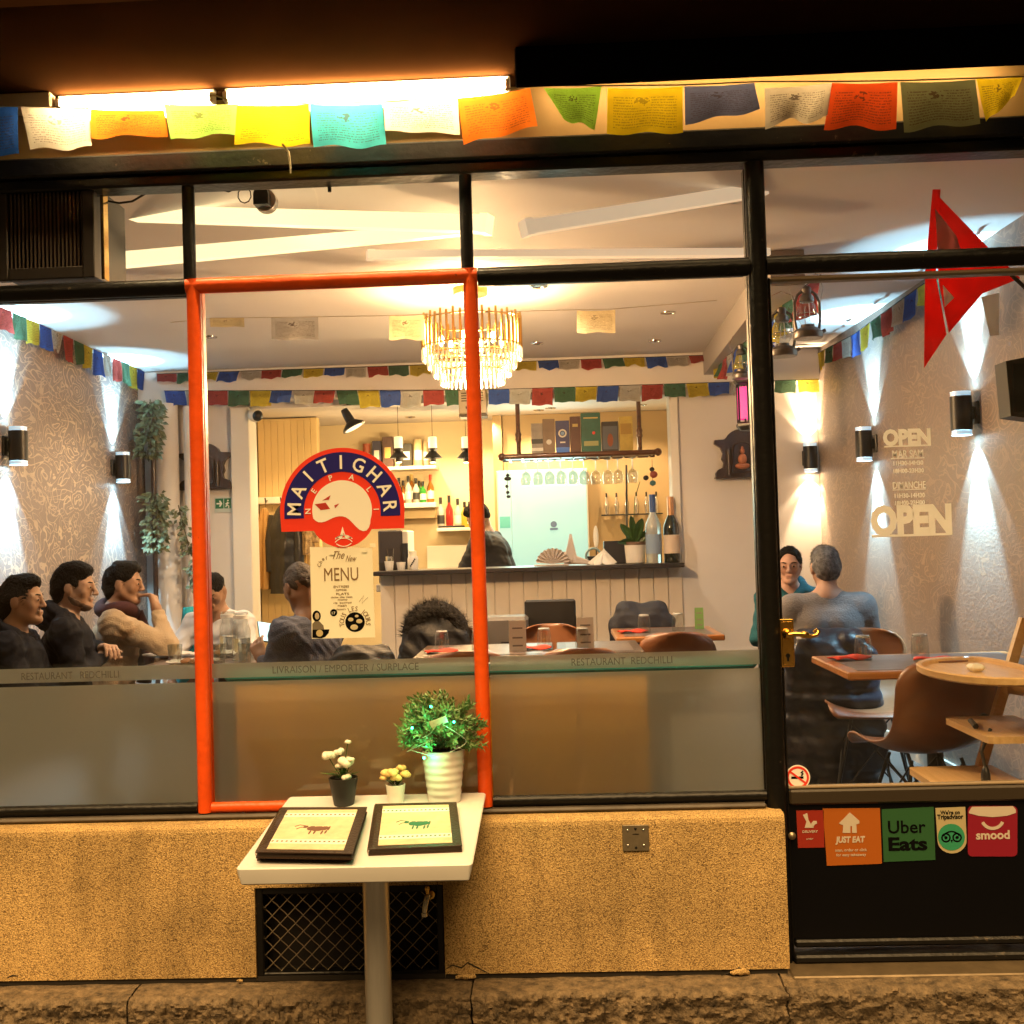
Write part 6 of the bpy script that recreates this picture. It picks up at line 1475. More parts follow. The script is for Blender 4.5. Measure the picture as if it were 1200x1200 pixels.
# rail of pourers on the tan wall
a, b = at(705,603,6.5), at(777,601,6.5); o = thing('bottle_rail', 'black wall rail with a row of small upturned bottles right of the cooler', 'rail', (a.x,6.5,a.z))
MB().box(a.x,b.x,6.52,6.6,a.z-.012,a.z,.002).build('rail', M_blackp, o)
for k in range(6):
    x = a.x+.05+(b.x-a.x-.1)*k/5
    MB().lathe([(.016,.0),(.018,.05),(.022,.06),(.022,.10),(.010,.125),(.010,.15)],(x,6.55,a.z+.001),12).build('pourer_bottle', mat('pourer_steel', (.5,.45,.4), .25, .8), o)
    MB().tube([(x,6.55,a.z+.15),(x,6.55,a.z+.19)],.008,8).build('pourer_cap', M_blackp, o)
q = at(737,560,5.3); o = thing('dark_prop', 'thin dark upright behind the right half of the glass rack', 'stand', (q.x,5.5,CT)); MB().tube([at(764-30,545,5.5),at(735,652,5.5)],.008,6).build('upright', M_blackp, o)
# wall cabinet bottles at right: small ornament charms
o = thing('hanging_ornament', 'small red and dark charms hanging at the right end of the glass rack', 'ornament', tuple(at(764,543,RY)))
for px,py,r_,m in ((764,550,.02,M_blackp),(766,556,.03,mat('charm_red', (.25,.05,.04), .5)),(765,566,.024,mat('charm_teal', (.05,.14,.16), .5)),(757,560,.022,M_blackp)): MB().ball(at(px,py,RY),(r_,.012,r_*.9),10,7).build('charm', m, o)
MB().tube([at(764,538,RY),at(765,570,RY)],.002,5).build('string', M_cord, o)

# on the counter, right half
M_nap = mat('folded_napkin', (.55,.48,.44), .85, bump=.2, bscale=100)
def fan_napkin(px, label, k=1.0):
    p = at(px,663,CB); o = thing('folded_napkin', label, 'napkin', (p.x,CB,CT), group='folded napkins on the counter'); o['_o']=[0,0,0]; m = MB(); n = 22
    vs = [(0,0,.012)]
    for i in range(n+1):
        a = R(8+164*i/n); rr_ = .13*k*(1 if i%2 else .93); vs.append((rr_*cos(a),(.016 if i%2 else -.016),.01+rr_*.95*sin(a)))
    m.add(vs,[(0,i+1,i+2) for i in range(n)]); f = m.build('fan', M_nap, o); solid(f,.003)
    MB().box(-.14*k,.12*k,-.05,.05,.0006,.010,.003).build('fold', M_nap, o)
fan_napkin(648,'fan-folded napkin on the counter in front of the cyan cooler')
p = at(680,664,CB); o = thing('folded_napkin', 'curled peaked napkin between the fan and the tissue', 'napkin', (p.x,CB,CT), group='folded napkins on the counter'); o['_o']=[0,0,0]
m = MB(); m.grid(lambda u,v: (-.12+.26*u, .03*sin(6*u), .004+.05*v*(1-u)*2 + (.19*v*max(0,1-abs(u-.22)*7))), 16, 5); f = m.build('peak', M_nap, o); solid(f,.003)
MB().tube([(.10+.055*cos(t),0,.062+.058*sin(t)) for t in [2*pi*i/20 for i in range(20)]],.009,8,closed=True).build('ring', mat('napkin_ring_teal', (.20,.30,.32), .3, .3), o)
p = at(706,664,CB-.05); o = MB(); rr = random.Random(9)
def tis(u,v):
    a = 2*pi*u; r_ = .085*(1-v)*(1+.25*sin(5*a)+.1*sin(9*a)); return (r_*cos(a)+.015*v, r_*sin(a)*.6, .001+.105*v*(1+.12*sin(3*a))+.012*sin(7*a)*(1-v))
o.grid(tis,28,6); o = o.build('crumpled_tissue', mat('tissue_white', (.78,.74,.68), .9)); o.location = (p.x,CB-.05,CT); tag(o,'crumpled white tissue heap on the counter left of the plant pot','tissue')
p = at(722,655,CB+.12); tag(MB().box(p.x-.09,p.x+.08,CB+.1,CB+.22,CT+.0006,CT+.17,.006).build('card_terminal', mat('terminal_black', (.015,.015,.02), .4)), 'black till box on the counter behind the tissue', 'till')
q = at(696,655,CB+.15); o = thing('menu_stand', 'small upright feather pen stand left of the till box', 'stand', (q.x,CB+.15,CT)); MB().box(q.x-.06,q.x+.05,CB+.12,CB+.18,CT+.0005,CT+.06,.005).build('base', M_blackp, o); MB().ball((q.x+.02,CB+.14,CT+.20),(.02,.006,.09),10,8).build('plume', L_w, o); MB().tube([(q.x+.02,CB+.14,CT+.05),(q.x+.02,CB+.14,CT+.13)],.004,6).build('holder', M_blackp, o)
p = at(745,662,CB-.02); o = thing('potted_plant', 'broad-leaved plant in a white pot on the counter', 'plant', (p.x,CB-.02,CT+.0006)); o['_o']=[0,0,0]
MB().lathe([(.0001,0),(.062,0),(.07,.006),(.078,.12),(.078,.158),(.070,.158),(.068,.14),(.0001,.138)],(0,0,0),24).build('pot', mat('cream_pot', (.72,.66,.58), .45), o); MB().lathe([(.0785,.135),(.0785,.159)],(0,0,0),24).build('pot_rim', mat('pot_rim_brown', (.14,.08,.05), .5), o)
for k,(dx,dz,l,w) in enumerate(((-.5,1.0,.24,.06),(.25,1.2,.26,.07),(.8,.9,.22,.06),(-.15,1.4,.28,.05),(.5,.5,.18,.06),(-.7,.4,.16,.05))):
    m = MB(); d = Vector((dx,-.25*(k%2),dz)).normalized(); s_ = d.cross(Vector((0,1,0))).normalized()
    def lf_(u,v,d=d,s_=s_,l=l,w=w): 
        t = v; ww = w*sin(pi*min(1,t*.97+.03))**.7; return Vector((0,0,.14))+d*l*t+s_*(u-.5)*ww+Vector((0,-.02*t-.015*(abs(u-.5)*2)**2,-.06*t*t))
    x = m.grid(lf_,4,8).build('leaf', mat('orchid_leaf', (.03,.075,.02), .35), o); solid(x,.002)
MB().tube([(0,0,.14),(-.005,0,.3),(.01,0,.48),(.05,-.02,.6)],.003,5).build('flower_stem', M_leaf, o)
p = at(767,662,CB-.1); bottle(p.x,CB-.1,CT+.0006,.50,.058,mat('frosted_clear_bottle', (.62,.66,.68), .18, trans=.55),'tall frosted clear bottle with blue cap on the counter',cap=mat('cap_blue', (.03,.07,.20), .4),lab=mat('label_blue_grey', (.22,.30,.42), .5),grp='bottles on the counter',capz=.86)
p = at(788,662,CB-.11); bottle(p.x,CB-.11,CT+.0006,.48,.058,B_dk,'dark champagne bottle with copper foil at the right end of the counter',cap=mat('foil_copper', (.55,.30,.16), .35, .7),lab=mat('label_champagne', (.62,.48,.36), .5),grp='bottles on the counter',capz=.72)
MB()
# coats in the niche left of the sign
def coat(name, label, px, pyt, pyb, Y, w, m, seed, quilt=0, d=.09, cat='coat'):
    p = at(px,pyt,Y); zb_ = at(px,pyb,Y).z; H = p.z-zb_; o = thing(name, label, cat, (p.x,Y,zb_), group='coats hanging in the niche'); o['_o']=[0,0,0]; rr = random.Random(seed); a0 = rr.uniform(0,6)
    def fn(u,v):
        a = 2*pi*u; f = 1-v; ww = w*(.25+.75*min(1,f*4.5)**.6)*(1+.10*f); q = .10*sin(5*a+a0+2*f)+.06*sin(9*a+3*f)
        if quilt: q += .07*abs(sin(f*H*quilt*pi))-.03
        return (ww*(1+q)*cos(a), d*(.5+.5*min(1,f*4))*(1+q)*sin(a)-d*.5, H*v)
    g = MB().grid(fn,40,36); x = g.build('shell', m, o)
    MB().tube([(0,0,H),(0,.0,H+.05),(.02,.0,H+.07)],.003,5).build('hanger_hook', M_chrome, o)
    def sl(s_): MB().tube([(s_*w*.8,-.02,H*.88),(s_*w*1.12,-.04,H*.6),(s_*w*1.1,-.05,H*.25)],[.055,.055,.045],12).build('sleeve', m, o)
    sl(1); sl(-1); return o
rk = at(330,586,6.12); o = thing('coat_rack', 'pale wall rail with coat hooks at the left of the bar', 'coat rack', (rk.x,6.15,rk.z))
MB().box(at(300,586,6.15).x,at(374,586,6.15).x,6.13,6.184,rk.z-.03,rk.z+.03,.004).build('rail', M_trim, o)
for px in (312,330,348,364): q = at(px,586,6.1); MB().tube([(q.x,6.13,rk.z),(q.x,6.08,rk.z-.02),(q.x,6.06,rk.z+.02)],.006,6).build('hook', M_blackp, o)
coat('hanging_coat','black quilted puffer coat hanging in the niche',334,592,695,6.0,.105,mat('puffer_black', (.012,.012,.015), .3, bump=.2, bscale=30),1,7)
coat('hanging_coat','tan coat hanging left of the black puffer',311,596,690,6.06,.06,mat('tan_wool', (.36,.20,.06), .9),2)
coat('hanging_coat','patterned brown scarf-like coat right of the black puffer',361,592,650,6.04,.05,mat('paisley', (.42,.28,.13), .9, vary=.8, vscale=28, col2=(.07,.04,.02)),3)
coat('hanging_coat','mustard coat half hidden behind the sign',351,594,660,6.09,.05,mat('mustard_wool', (.50,.28,.06), .9),4)
# ================================================================== FURNITURE
def shell_chair_proto():
    o = thing('shell_chair', 'chair', 'chair', (0,0,FLOOR)); o['_o']=[0,0,0]
    prof = [(-.262,.815),(-.245,.72),(-.222,.62),(-.19,.53),(-.12,.462),(0,.435),(.12,.442),(.20,.455),(.245,.440)]
    def cat(f):
        x = f*(len(prof)-1); i = min(int(x),len(prof)-2); t = x-i
        p0,p1,p2,p3 = prof[max(i-1,0)],prof[i],prof[i+1],prof[min(i+2,len(prof)-1)]
        return [.5*((2*p1[k])+(-p0[k]+p2[k])*t+(2*p0[k]-5*p1[k]+4*p2[k]-p3[k])*t*t+(-p0[k]+3*p1[k]-3*p2[k]+p3[k])*t**3) for k in (0,1)]
    def fn(u,v):
        y,z = cat(v); s = 2*u-1
        hw = .215 if v > .45 else .215-.02*(1-v/.45)
        end = min(v,1-v); hw *= (1-(1-min(1,end/.16))**2.6*(.42 if v < .5 else .16))
        back = max(0,1-v/.5); k = abs(s)**2.4
        return (hw*s, y+.07*k*back, z+.055*k*(1-back)*max(0,min(1,(1-v)/.22))-.012*k*back)
    x = MB().grid(fn,18,28,uv=False).build('seat_shell', mat('tan_moulded_plastic', (.22,.088,.037), .38, vary=.12, vscale=6, coat=.15), o); solid(x,.009)
    M_wire = mat('black_wire_leg', (.012,.012,.012), .35)
    for sx in (-1,1):
        for sy in (-1,1): MB().tube([(sx*.10,sy*.09-.01,.425),(sx*.205,sy*.19,.004)],.0075,8).build('leg', M_wire, o)
    m = MB()
    for sx in (-1,1):
        m.tube([(sx*.11,.08,.40),(sx*.195,-.175,.04)],.004,6); m.tube([(sx*.11,-.10,.40),(sx*.195,.175,.04)],.004,6)
        m.tube([(-.11,sx*.09,.40),(.19,sx*.175,.05)],.004,6); m.tube([(.11,sx*.09,.40),(-.19,sx*.175,.05)],.004,6)
    m.build('wire_brace', M_wire, o)
    return o
CH0 = shell_chair_proto(); CH_used = [False]
def chair(x, y, face, label, s=1.0):
    """face: degrees, direction the sitter looks, 0 = +Y (into the room), 90 = -X"""
    if not CH_used[0]: o = CH0; CH_used[0] = True; o.location = (x,y,FLOOR); o.rotation_euler = (0,0,R(face)); o['label'] = label
    else: o = dup(CH0,(x,y,FLOOR),R(face),label)
    o['group'] = 'tan shell chairs'; o.scale = (s,s,s); return o
M_tt = mat('slate_inlay', (.14,.11,.10), .35, vary=.25, vscale=6); M_edge = wood('table_edge_oak', (.34,.12,.03), (.52,.23,.07), 2, .3, 0, .4)
def table(name, label, x0, x1, y0, y1, wood_=True, m=None, zt=.75):
    cx_, cy_ = (x0+x1)/2, (y0+y1)/2; o = thing(name, label, 'table', (cx_,cy_,FLOOR)); o['_o']=[0,0,0]; hx_, hy_ = (x1-x0)/2,(y1-y0)/2
    MB().box(-hx_,hx_,-hy_,hy_,zt-.032,zt,.006).build('tabletop', m or M_edge, o)
    if wood_: MB().box(-hx_+.05,hx_-.05,-hy_+.05,hy_-.05,zt+.0004,zt+.0016).build('inlay', M_tt, o)
    MB().tube([(0,0,.02),(0,0,zt-.033)],.033,14).build('column', M_blackp, o)
    MB().box(-.19,.19,-.03,.03,zt-.05,zt-.0325,.003).build('top_bracket', M_blackp, o)
    f = MB(); f.lathe([(.20,0),(.20,.010),(.05,.022),(.0001,.024)],(0,0,.0006),28); f.build('foot', mat('cast_black_foot', (.02,.02,.02), .5), o)
    return o
IZ = FLOOR+.75
# middle tables, left to right, and the right table by the door
TA = (at(482,772,1.95).x, at(648,772,1.95).x); TBx = (at(652,770,1.98).x, at(742,770,1.98).x); TCx = (at(723,752,2.75).x, at(851,752,2.75).x)
M_dkt = wood('dark_table_top', (.05,.03,.02), (.10,.06,.035), 3, .35)
table('dining_table','dark dining table behind the red post in the middle of the room',TA[0],TA[1],1.95,2.60,True,M_dkt)
table('dining_table','dark dining table right of the red post under the two tent cards',TBx[0],TBx[1]+.06,1.98,2.60,True,M_dkt)
table('dining_table','oak dining table with a green card by the counter front',TCx[0],TCx[1],2.78,3.42)
TDx0, TDx1 = at(994,795,.95).x, 1.98
table('dining_table','oak edged dining table behind the glass door',TDx0,TDx1,.95,1.58)
TLx0, TLx1 = at(196,772,1.7).x, at(330,772,1.7).x
table('dining_table','dark table laid for the seated group on the left',-2.02,at(338,772,2.1).x,1.75,2.55,True,M_dkt)
chair(at(527,740,2.95).x,2.85,180,'tan shell chair beyond the middle table left of the red post'); chair(at(645,740,2.95).x,2.85,180,'tan shell chair beyond the table with the tent cards')
chair(at(545,760,1.62).x,1.80,0,'tan shell chair at the near side of the middle table behind the red post'); chair(at(680,760,1.62).x,1.80,0,'tan shell chair at the near side of the table with tent cards'); chair(at(792,750,2.35).x,2.52,0,'tan shell chair at the near side of the oak table by the counter')
chair(at(1018,790,2.0).x,1.98,172,'tan shell chair facing the glass door beyond the oak edged table')
chair(at(1096,830,.80).x,.96,10,'tan shell chair turned away from the window at the near table side')
chair(at(985,790,2.55).x,2.50,-8,'tan shell chair under the man in the grey sweater')
chair(at(378,760,1.72).x,1.74,62,'tan shell chair under the man with the phone')
chair(-2.08,3.02,180+10,'tan shell chair under the man in the white shirt')
# turquoise chair behind the man in the beige sweater and the wooden-backed bench by the window
def armchair_back(px, py, Y, label, w=.30, h=.5):
    p = at(px,py,Y); o = thing('upholstered_chair', label, 'chair', (p.x,Y,FLOOR), R(75)); o['_o']=[0,0,0]; M_tq = mat('turquoise_fabric', (.01,.30,.36), .8, bump=.2, bscale=150)
    x = MB().grid(lambda u,v:(w*(u-.5)*(1-.25*v*v),-.22-.05*v+.05*cos(pi*(u-.5))*-1,.42+(p.z-FLOOR-.42)*v),14,10,uv=False).build('backrest', M_tq, o); solid(x,.05)
    MB().box(-w/2,w/2,-.22,.24,.38,.46,.03).build('seat', M_tq, o)
    for sx in (-1,1):
        for sy in (-1,1): MB().tube([(sx*.17,sy*.17,.38),(sx*.2,sy*.2,.002)],.014,8).build('leg', M_dkwood, o)
armchair_back(184,711,3.35,'turquoise upholstered chair showing beside the man in beige')
bx0_, bx1_ = at(288,790,.3).x, at(755,790,.3).x
o = thing('window_bench', 'wooden bench with a turquoise padded top rail behind the frosted film', 'bench', (bx0_,.3,FLOOR))
hb = (bx1_-bx0_); M_bp = wood('bench_honey_wood', (.78,.34,.02), (.90,.48,.05), 2, .45)
for k in range(6): MB().box(bx0_+hb*k/6+.002,bx0_+hb*(k+1)/6-.002,.16,.185,FLOOR+.42,FLOOR+.86,.004).build('back_board', M_bp, o)
MB().box(bx0_-.03,bx1_+.35,.14,.22,FLOOR+.865,FLOOR+.905,.015).build('top_rail', mat('turquoise_rail', (.02,.22,.24), .6), o)
MB().box(bx0_,bx1_,.19,.62,FLOOR+.38,FLOOR+.43,.008).build('seat', M_bp, o)
for x in (bx0_+.05,(bx0_+bx1_)/2,bx1_-.05): MB().box(x-.03,x+.03,.2,.58,FLOOR+.001,FLOOR+.379,.004).build('leg', M_bp, o)

# ------------------------------------------------------------------ wooden high chair
hx0 = atz(1086,918,FLOOR+.10) 
HC = Vector((at(1083,797,.42).x+.30,.42,FLOOR))
o = thing('high_chair', 'beech wooden high chair with a tray, at the right edge inside the door', 'high chair', tuple(HC), R(90)); o['_o']=[0,0,0]
# local frame: front = +Y, so after the turn the front looks to the left of the picture
W_ = .23
for s_ in (-1,1):
    MB().add([(s_*W_-.015,.16,.02),(s_*W_+.015,.16,.02),(s_*W_+.015,.195,.02),(s_*W_-.015,.195,.02),(s_*W_-.015,-.16,.97),(s_*W_+.015,-.16,.97),(s_*W_+.015,-.125,.97),(s_*W_-.015,-.125,.97)],[(3,2,1,0),(4,5,6,7),(0,1,5,4),(1,2,6,5),(2,3,7,6),(3,0,4,7)]).build('side_post', M_beech, o)
    MB().box(s_*W_-.016,s_*W_+.016,-.30,.28,.0,.035,.004).build('floor_runner', M_beech, o)
    MB().tube([(s_*W_,-.24,.03),(s_*W_,.06,.36)],.013,8).build('brace', M_beech, o)
def plank(y0,y1,z,t,x=W_-.017,m=None,nm='plank',r=.03):
    q = MB(); pts = [(-x,y0),(x,y0),(x,y1-r)]+[(x-r+r*cos(R(a)),y1-r+r*sin(R(a))) for a in (30,60,90)]+[(-x+r+r*cos(R(a)),y1-r+r*sin(R(a))) for a in (90,120,150)]+[(-x,y1-r)]
    q.prism(pts,z+t,z,'xy'); return q.build(nm, m or M_beech, o)
plank(-.08,.17,.60,.022,nm='seat'); plank(.0,.30,.42,.022,W_+.0,nm='footplate')
for z in (.70,.88):
    x = MB().grid(lambda u,v:((u-.5)*2*(W_-.016),-.07-(z-.7)*.42-.045*(1-(2*u-1)**2),z+.085*v*(1+(.25*(1-(2*u-1)**2) if z>.8 else 0))),12,3,uv=False).build('back_slat', M_beech, o); solid(x,.016)
MB().tube([(-W_,.10,.30),(W_,.10,.30)],.012,8).build('cross_bar', M_chrome, o)
# tray with raised rim
def trayring(k,z):
    return [((W_+.10)*k*cos(R(a)), .06+ (.24*k*max(0,sin(R(a)))**.8 if sin(R(a))>0 else -.10*k*abs(sin(R(a)))**.5), z) for a in range(0,360,12)]
t_ = MB(); lv = [(.97,.797),(1.0,.803),(1.0,.822),(.975,.826),(.93,.822),(.91,.808),(.0,.808)]
vs = []; n = 30
for k,z in lv: vs += trayring(max(k,.001),z)
fs = [(i*n+j,i*n+(j+1)%n,(i+1)*n+(j+1)%n,(i+1)*n+j) for i in range(len(lv)-1) for j in range(n)]+[tuple(range(n))[::-1]]
t_.add(vs,fs,smooth=True); t_.build('tray', M_beech, o, sharp=35)
m = MB(); m.tube([(-.10,.12,.63),(-.12,.16,.56),(-.12,.15,.50)],.006,6); m.tube([(.08,.12,.628),(-.05,.15,.63)],.010,6); m.build('harness_strap', mat('strap_dark', (.05,.045,.04), .7), o)
MB().ball((-.12,.15,.47),(.02,.015,.045),10,8).build('harness_buckle', M_blackp, o)
MB().box(-.03,.03,.10,.15,.81,.835,.01).build('crotch_post', S_white, o)
for s_ in (-1,1): MB().tube([(s_*(W_+.016),.01,.61),(s_*(W_+.03),.01,.61)],.016,10).build('knob', mat('bolt_dark', (.10,.09,.08), .4, .5), o)

# ------------------------------------------------------------------ things on the tables
TUM = glass_mat('tumbler_glass', .16, (.90,.92,.90))
def tumbler_proto():
    o = thing('tumbler', 't', 'glass', (0,0,0)); o['_o']=[0,0,0]
    MB().lathe([(.036,.0),(.037,.004),(.036,.06),(.031,.095),(.026,.104)],(0,0,0),20).build('wall', TUM, o)
    MB().lathe([(.0001,.092),(.029,.094),(.030,.100),(.026,.105),(.0001,.105)],(0,0,0),20).build('thick_base', mat('tumbler_base', (.85,.87,.85), .06, trans=.5), o); return o
T0 = None
def tumbler(x,y,z,label):
    global T0
    if T0 is None: T0 = tumbler_proto(); T0['group'] = 'upturned tumblers'; T0.location = (x,y,z); T0['label'] = label; return T0
    return dup(T0,(x,y,z),label=label)
M_nr = mat('red_napkin', (.62,.045,.02), .85, bump=.2, bscale=90)
def red_napkin(x,y,z,label,rz=0):
    m = MB(); rr = random.Random(int(x*1000)); m.grid(lambda u,v:((u-.5)*.16,(v-.5)*.09,.006+.012*sin(pi*u)*sin(pi*v)+.006*sin(7*u+3*v)),10,6)
    o = m.build('napkin', M_nr); solid(o,.004); o.location = (x,y,z+.002); o.rotation_euler = (0,0,rz); tag(o,label,'napkin','folded red napkins'); return o
zI = IZ+.0018
for px,py,Y,lab in ((518,760,2.25,'upturned tumbler left of the red post on the middle table'),(561,760,2.25,'upturned tumbler just behind the red post'),(638,762,2.25,'upturned tumbler right of the first tent card'),(683,762,2.2,'upturned tumbler in front of the second tent card'),(755,742,3.05,'upturned tumbler at the left of the oak table by the counter'),(795,742,3.1,'upturned tumbler near the green card'),(1012,778,1.36,'upturned tumbler on the left of the table behind the door'),(1079,778,1.36,'upturned tumbler on the right of the table behind the door')):
    p = at(px,py,Y); tumbler(p.x,Y,zI,lab)
for px,Y,lab,rz in ((517,2.15,'red napkin under the tumbler left of the red post',.3),(628,2.2,'red napkin beside the first tent card',0),(742,3.05,'red napkin at the left of the oak table by the counter',.2),(995,1.38,'red napkin at the left of the table behind the door',.3),(1095,1.25,'red napkin at the right of the table behind the door',-.4)):
    p = at(px,765,Y); red_napkin(p.x,Y,zI,lab,rz)
M_card = mat('tent_card', (.72,.62,.50), .7)
for px,Y,w,h,lab,m,tl in ((607,2.12,.085,.155,'white tent card standing just right of the red post',M_card,.05),(686.5,2.2,.085,.155,'white tent card beside the tumbler on the right',M_card,.05),(820.5,3.2,.05,.125,'narrow green and white card at the right of the oak table',mat('card_green', (.16,.30,.08), .6),.03)):
    p = at(px,760,Y); o = thing('tent_card', lab, 'card', (p.x,Y,zI), group='cards standing on tables'); o['_o']=[0,0,0]
    for s_,nm in ((-1,'front'),(1,'back')):
        x = MB().add([(-w/2,s_*tl*.5,.0006),(w/2,s_*tl*.5,.0006),(w/2,s_*.001,h),(-w/2,s_*.001,h)],[(0,1,2,3) if s_<0 else (3,2,1,0)]).build(nm, m, o); solid(x,.001)
    for zz in (.75,.45,.2): MB().box(-w*.3,w*.3,-tl*.5*(1-zz)-.0018,-tl*.5*(1-zz)-.0010,h*zz-.004,h*zz+.004).build('print_line', mat('card_print', (.25,.20,.16), .7), o)
# the laid table on the left
def carafe(x,y,label):
    o = thing('carafe', label, 'carafe', (x,y,zI)); o['_o']=[0,0,0]
    MB().lathe([(.044,.0),(.046,.006),(.046,.15),(.034,.185),(.030,.215),(.036,.235)],(0,0,0),22).build('body', TUM, o); MB().lathe([(.0001,.003),(.043,.004),(.043,.11),(.0001,.111)],(0,0,0),20).build('water', mat('water_still', (.85,.9,.9), .02, trans=.9, ior=1.2), o); MB().lathe([(.038,.205),(.038,.222)],(0,0,0),20).build('collar', W_c, o)
p = at(283,760,2.05); carafe(p.x,2.05,'glass water carafe in front of the man in white')
p = at(268,760,2.2); carafe(p.x,2.2,'second glass carafe left of the water carafe')
def goblet(px,Y,label):
    p = at(px,765,Y); o = thing('drinking_glass', label, 'glass', (p.x,Y,zI), group='glasses on the left table'); o['_o']=[0,0,0]; MB().lathe([(.0001,.002),(.026,.002),(.030,.01),(.036,.10),(.034,.10),(.028,.012)],(0,0,0),18).build('wall', TUM, o)
goblet(287,1.85,'drinking glass in front of the carafes'); goblet(205,1.9,'drinking glass before the man in beige'); goblet(256,1.85,'drinking glass right behind the left red jamb')
def platef(px,Y,label,food):
    p = at(px,768,Y); o = thing('plate', label, 'plate', (p.x,Y,zI), group='plates on the left table'); o['_o']=[0,0,0]; MB().lathe([(.0001,.004),(.07,.004),(.085,.01),(.125,.018),(.126,.021),(.085,.014),(.0001,.008)],(0,0,0),28).build('dish', W_c, o)
    if food:
        for k in range(5): a = k*1.3; MB().ball((.04*cos(a),.04*sin(a),.018),(.025,.022,.014),8,6).build('food', mat('food_brown', (.20,.09,.03), .7), o)
platef(226,1.9,'white plate with food left of the red jamb',True); platef(252,2.3,'white plate behind the left red jamb',True); platef(196,2.3,'small white plate before the man in beige',False); platef(318,2.25,'white plate near the phone',True)

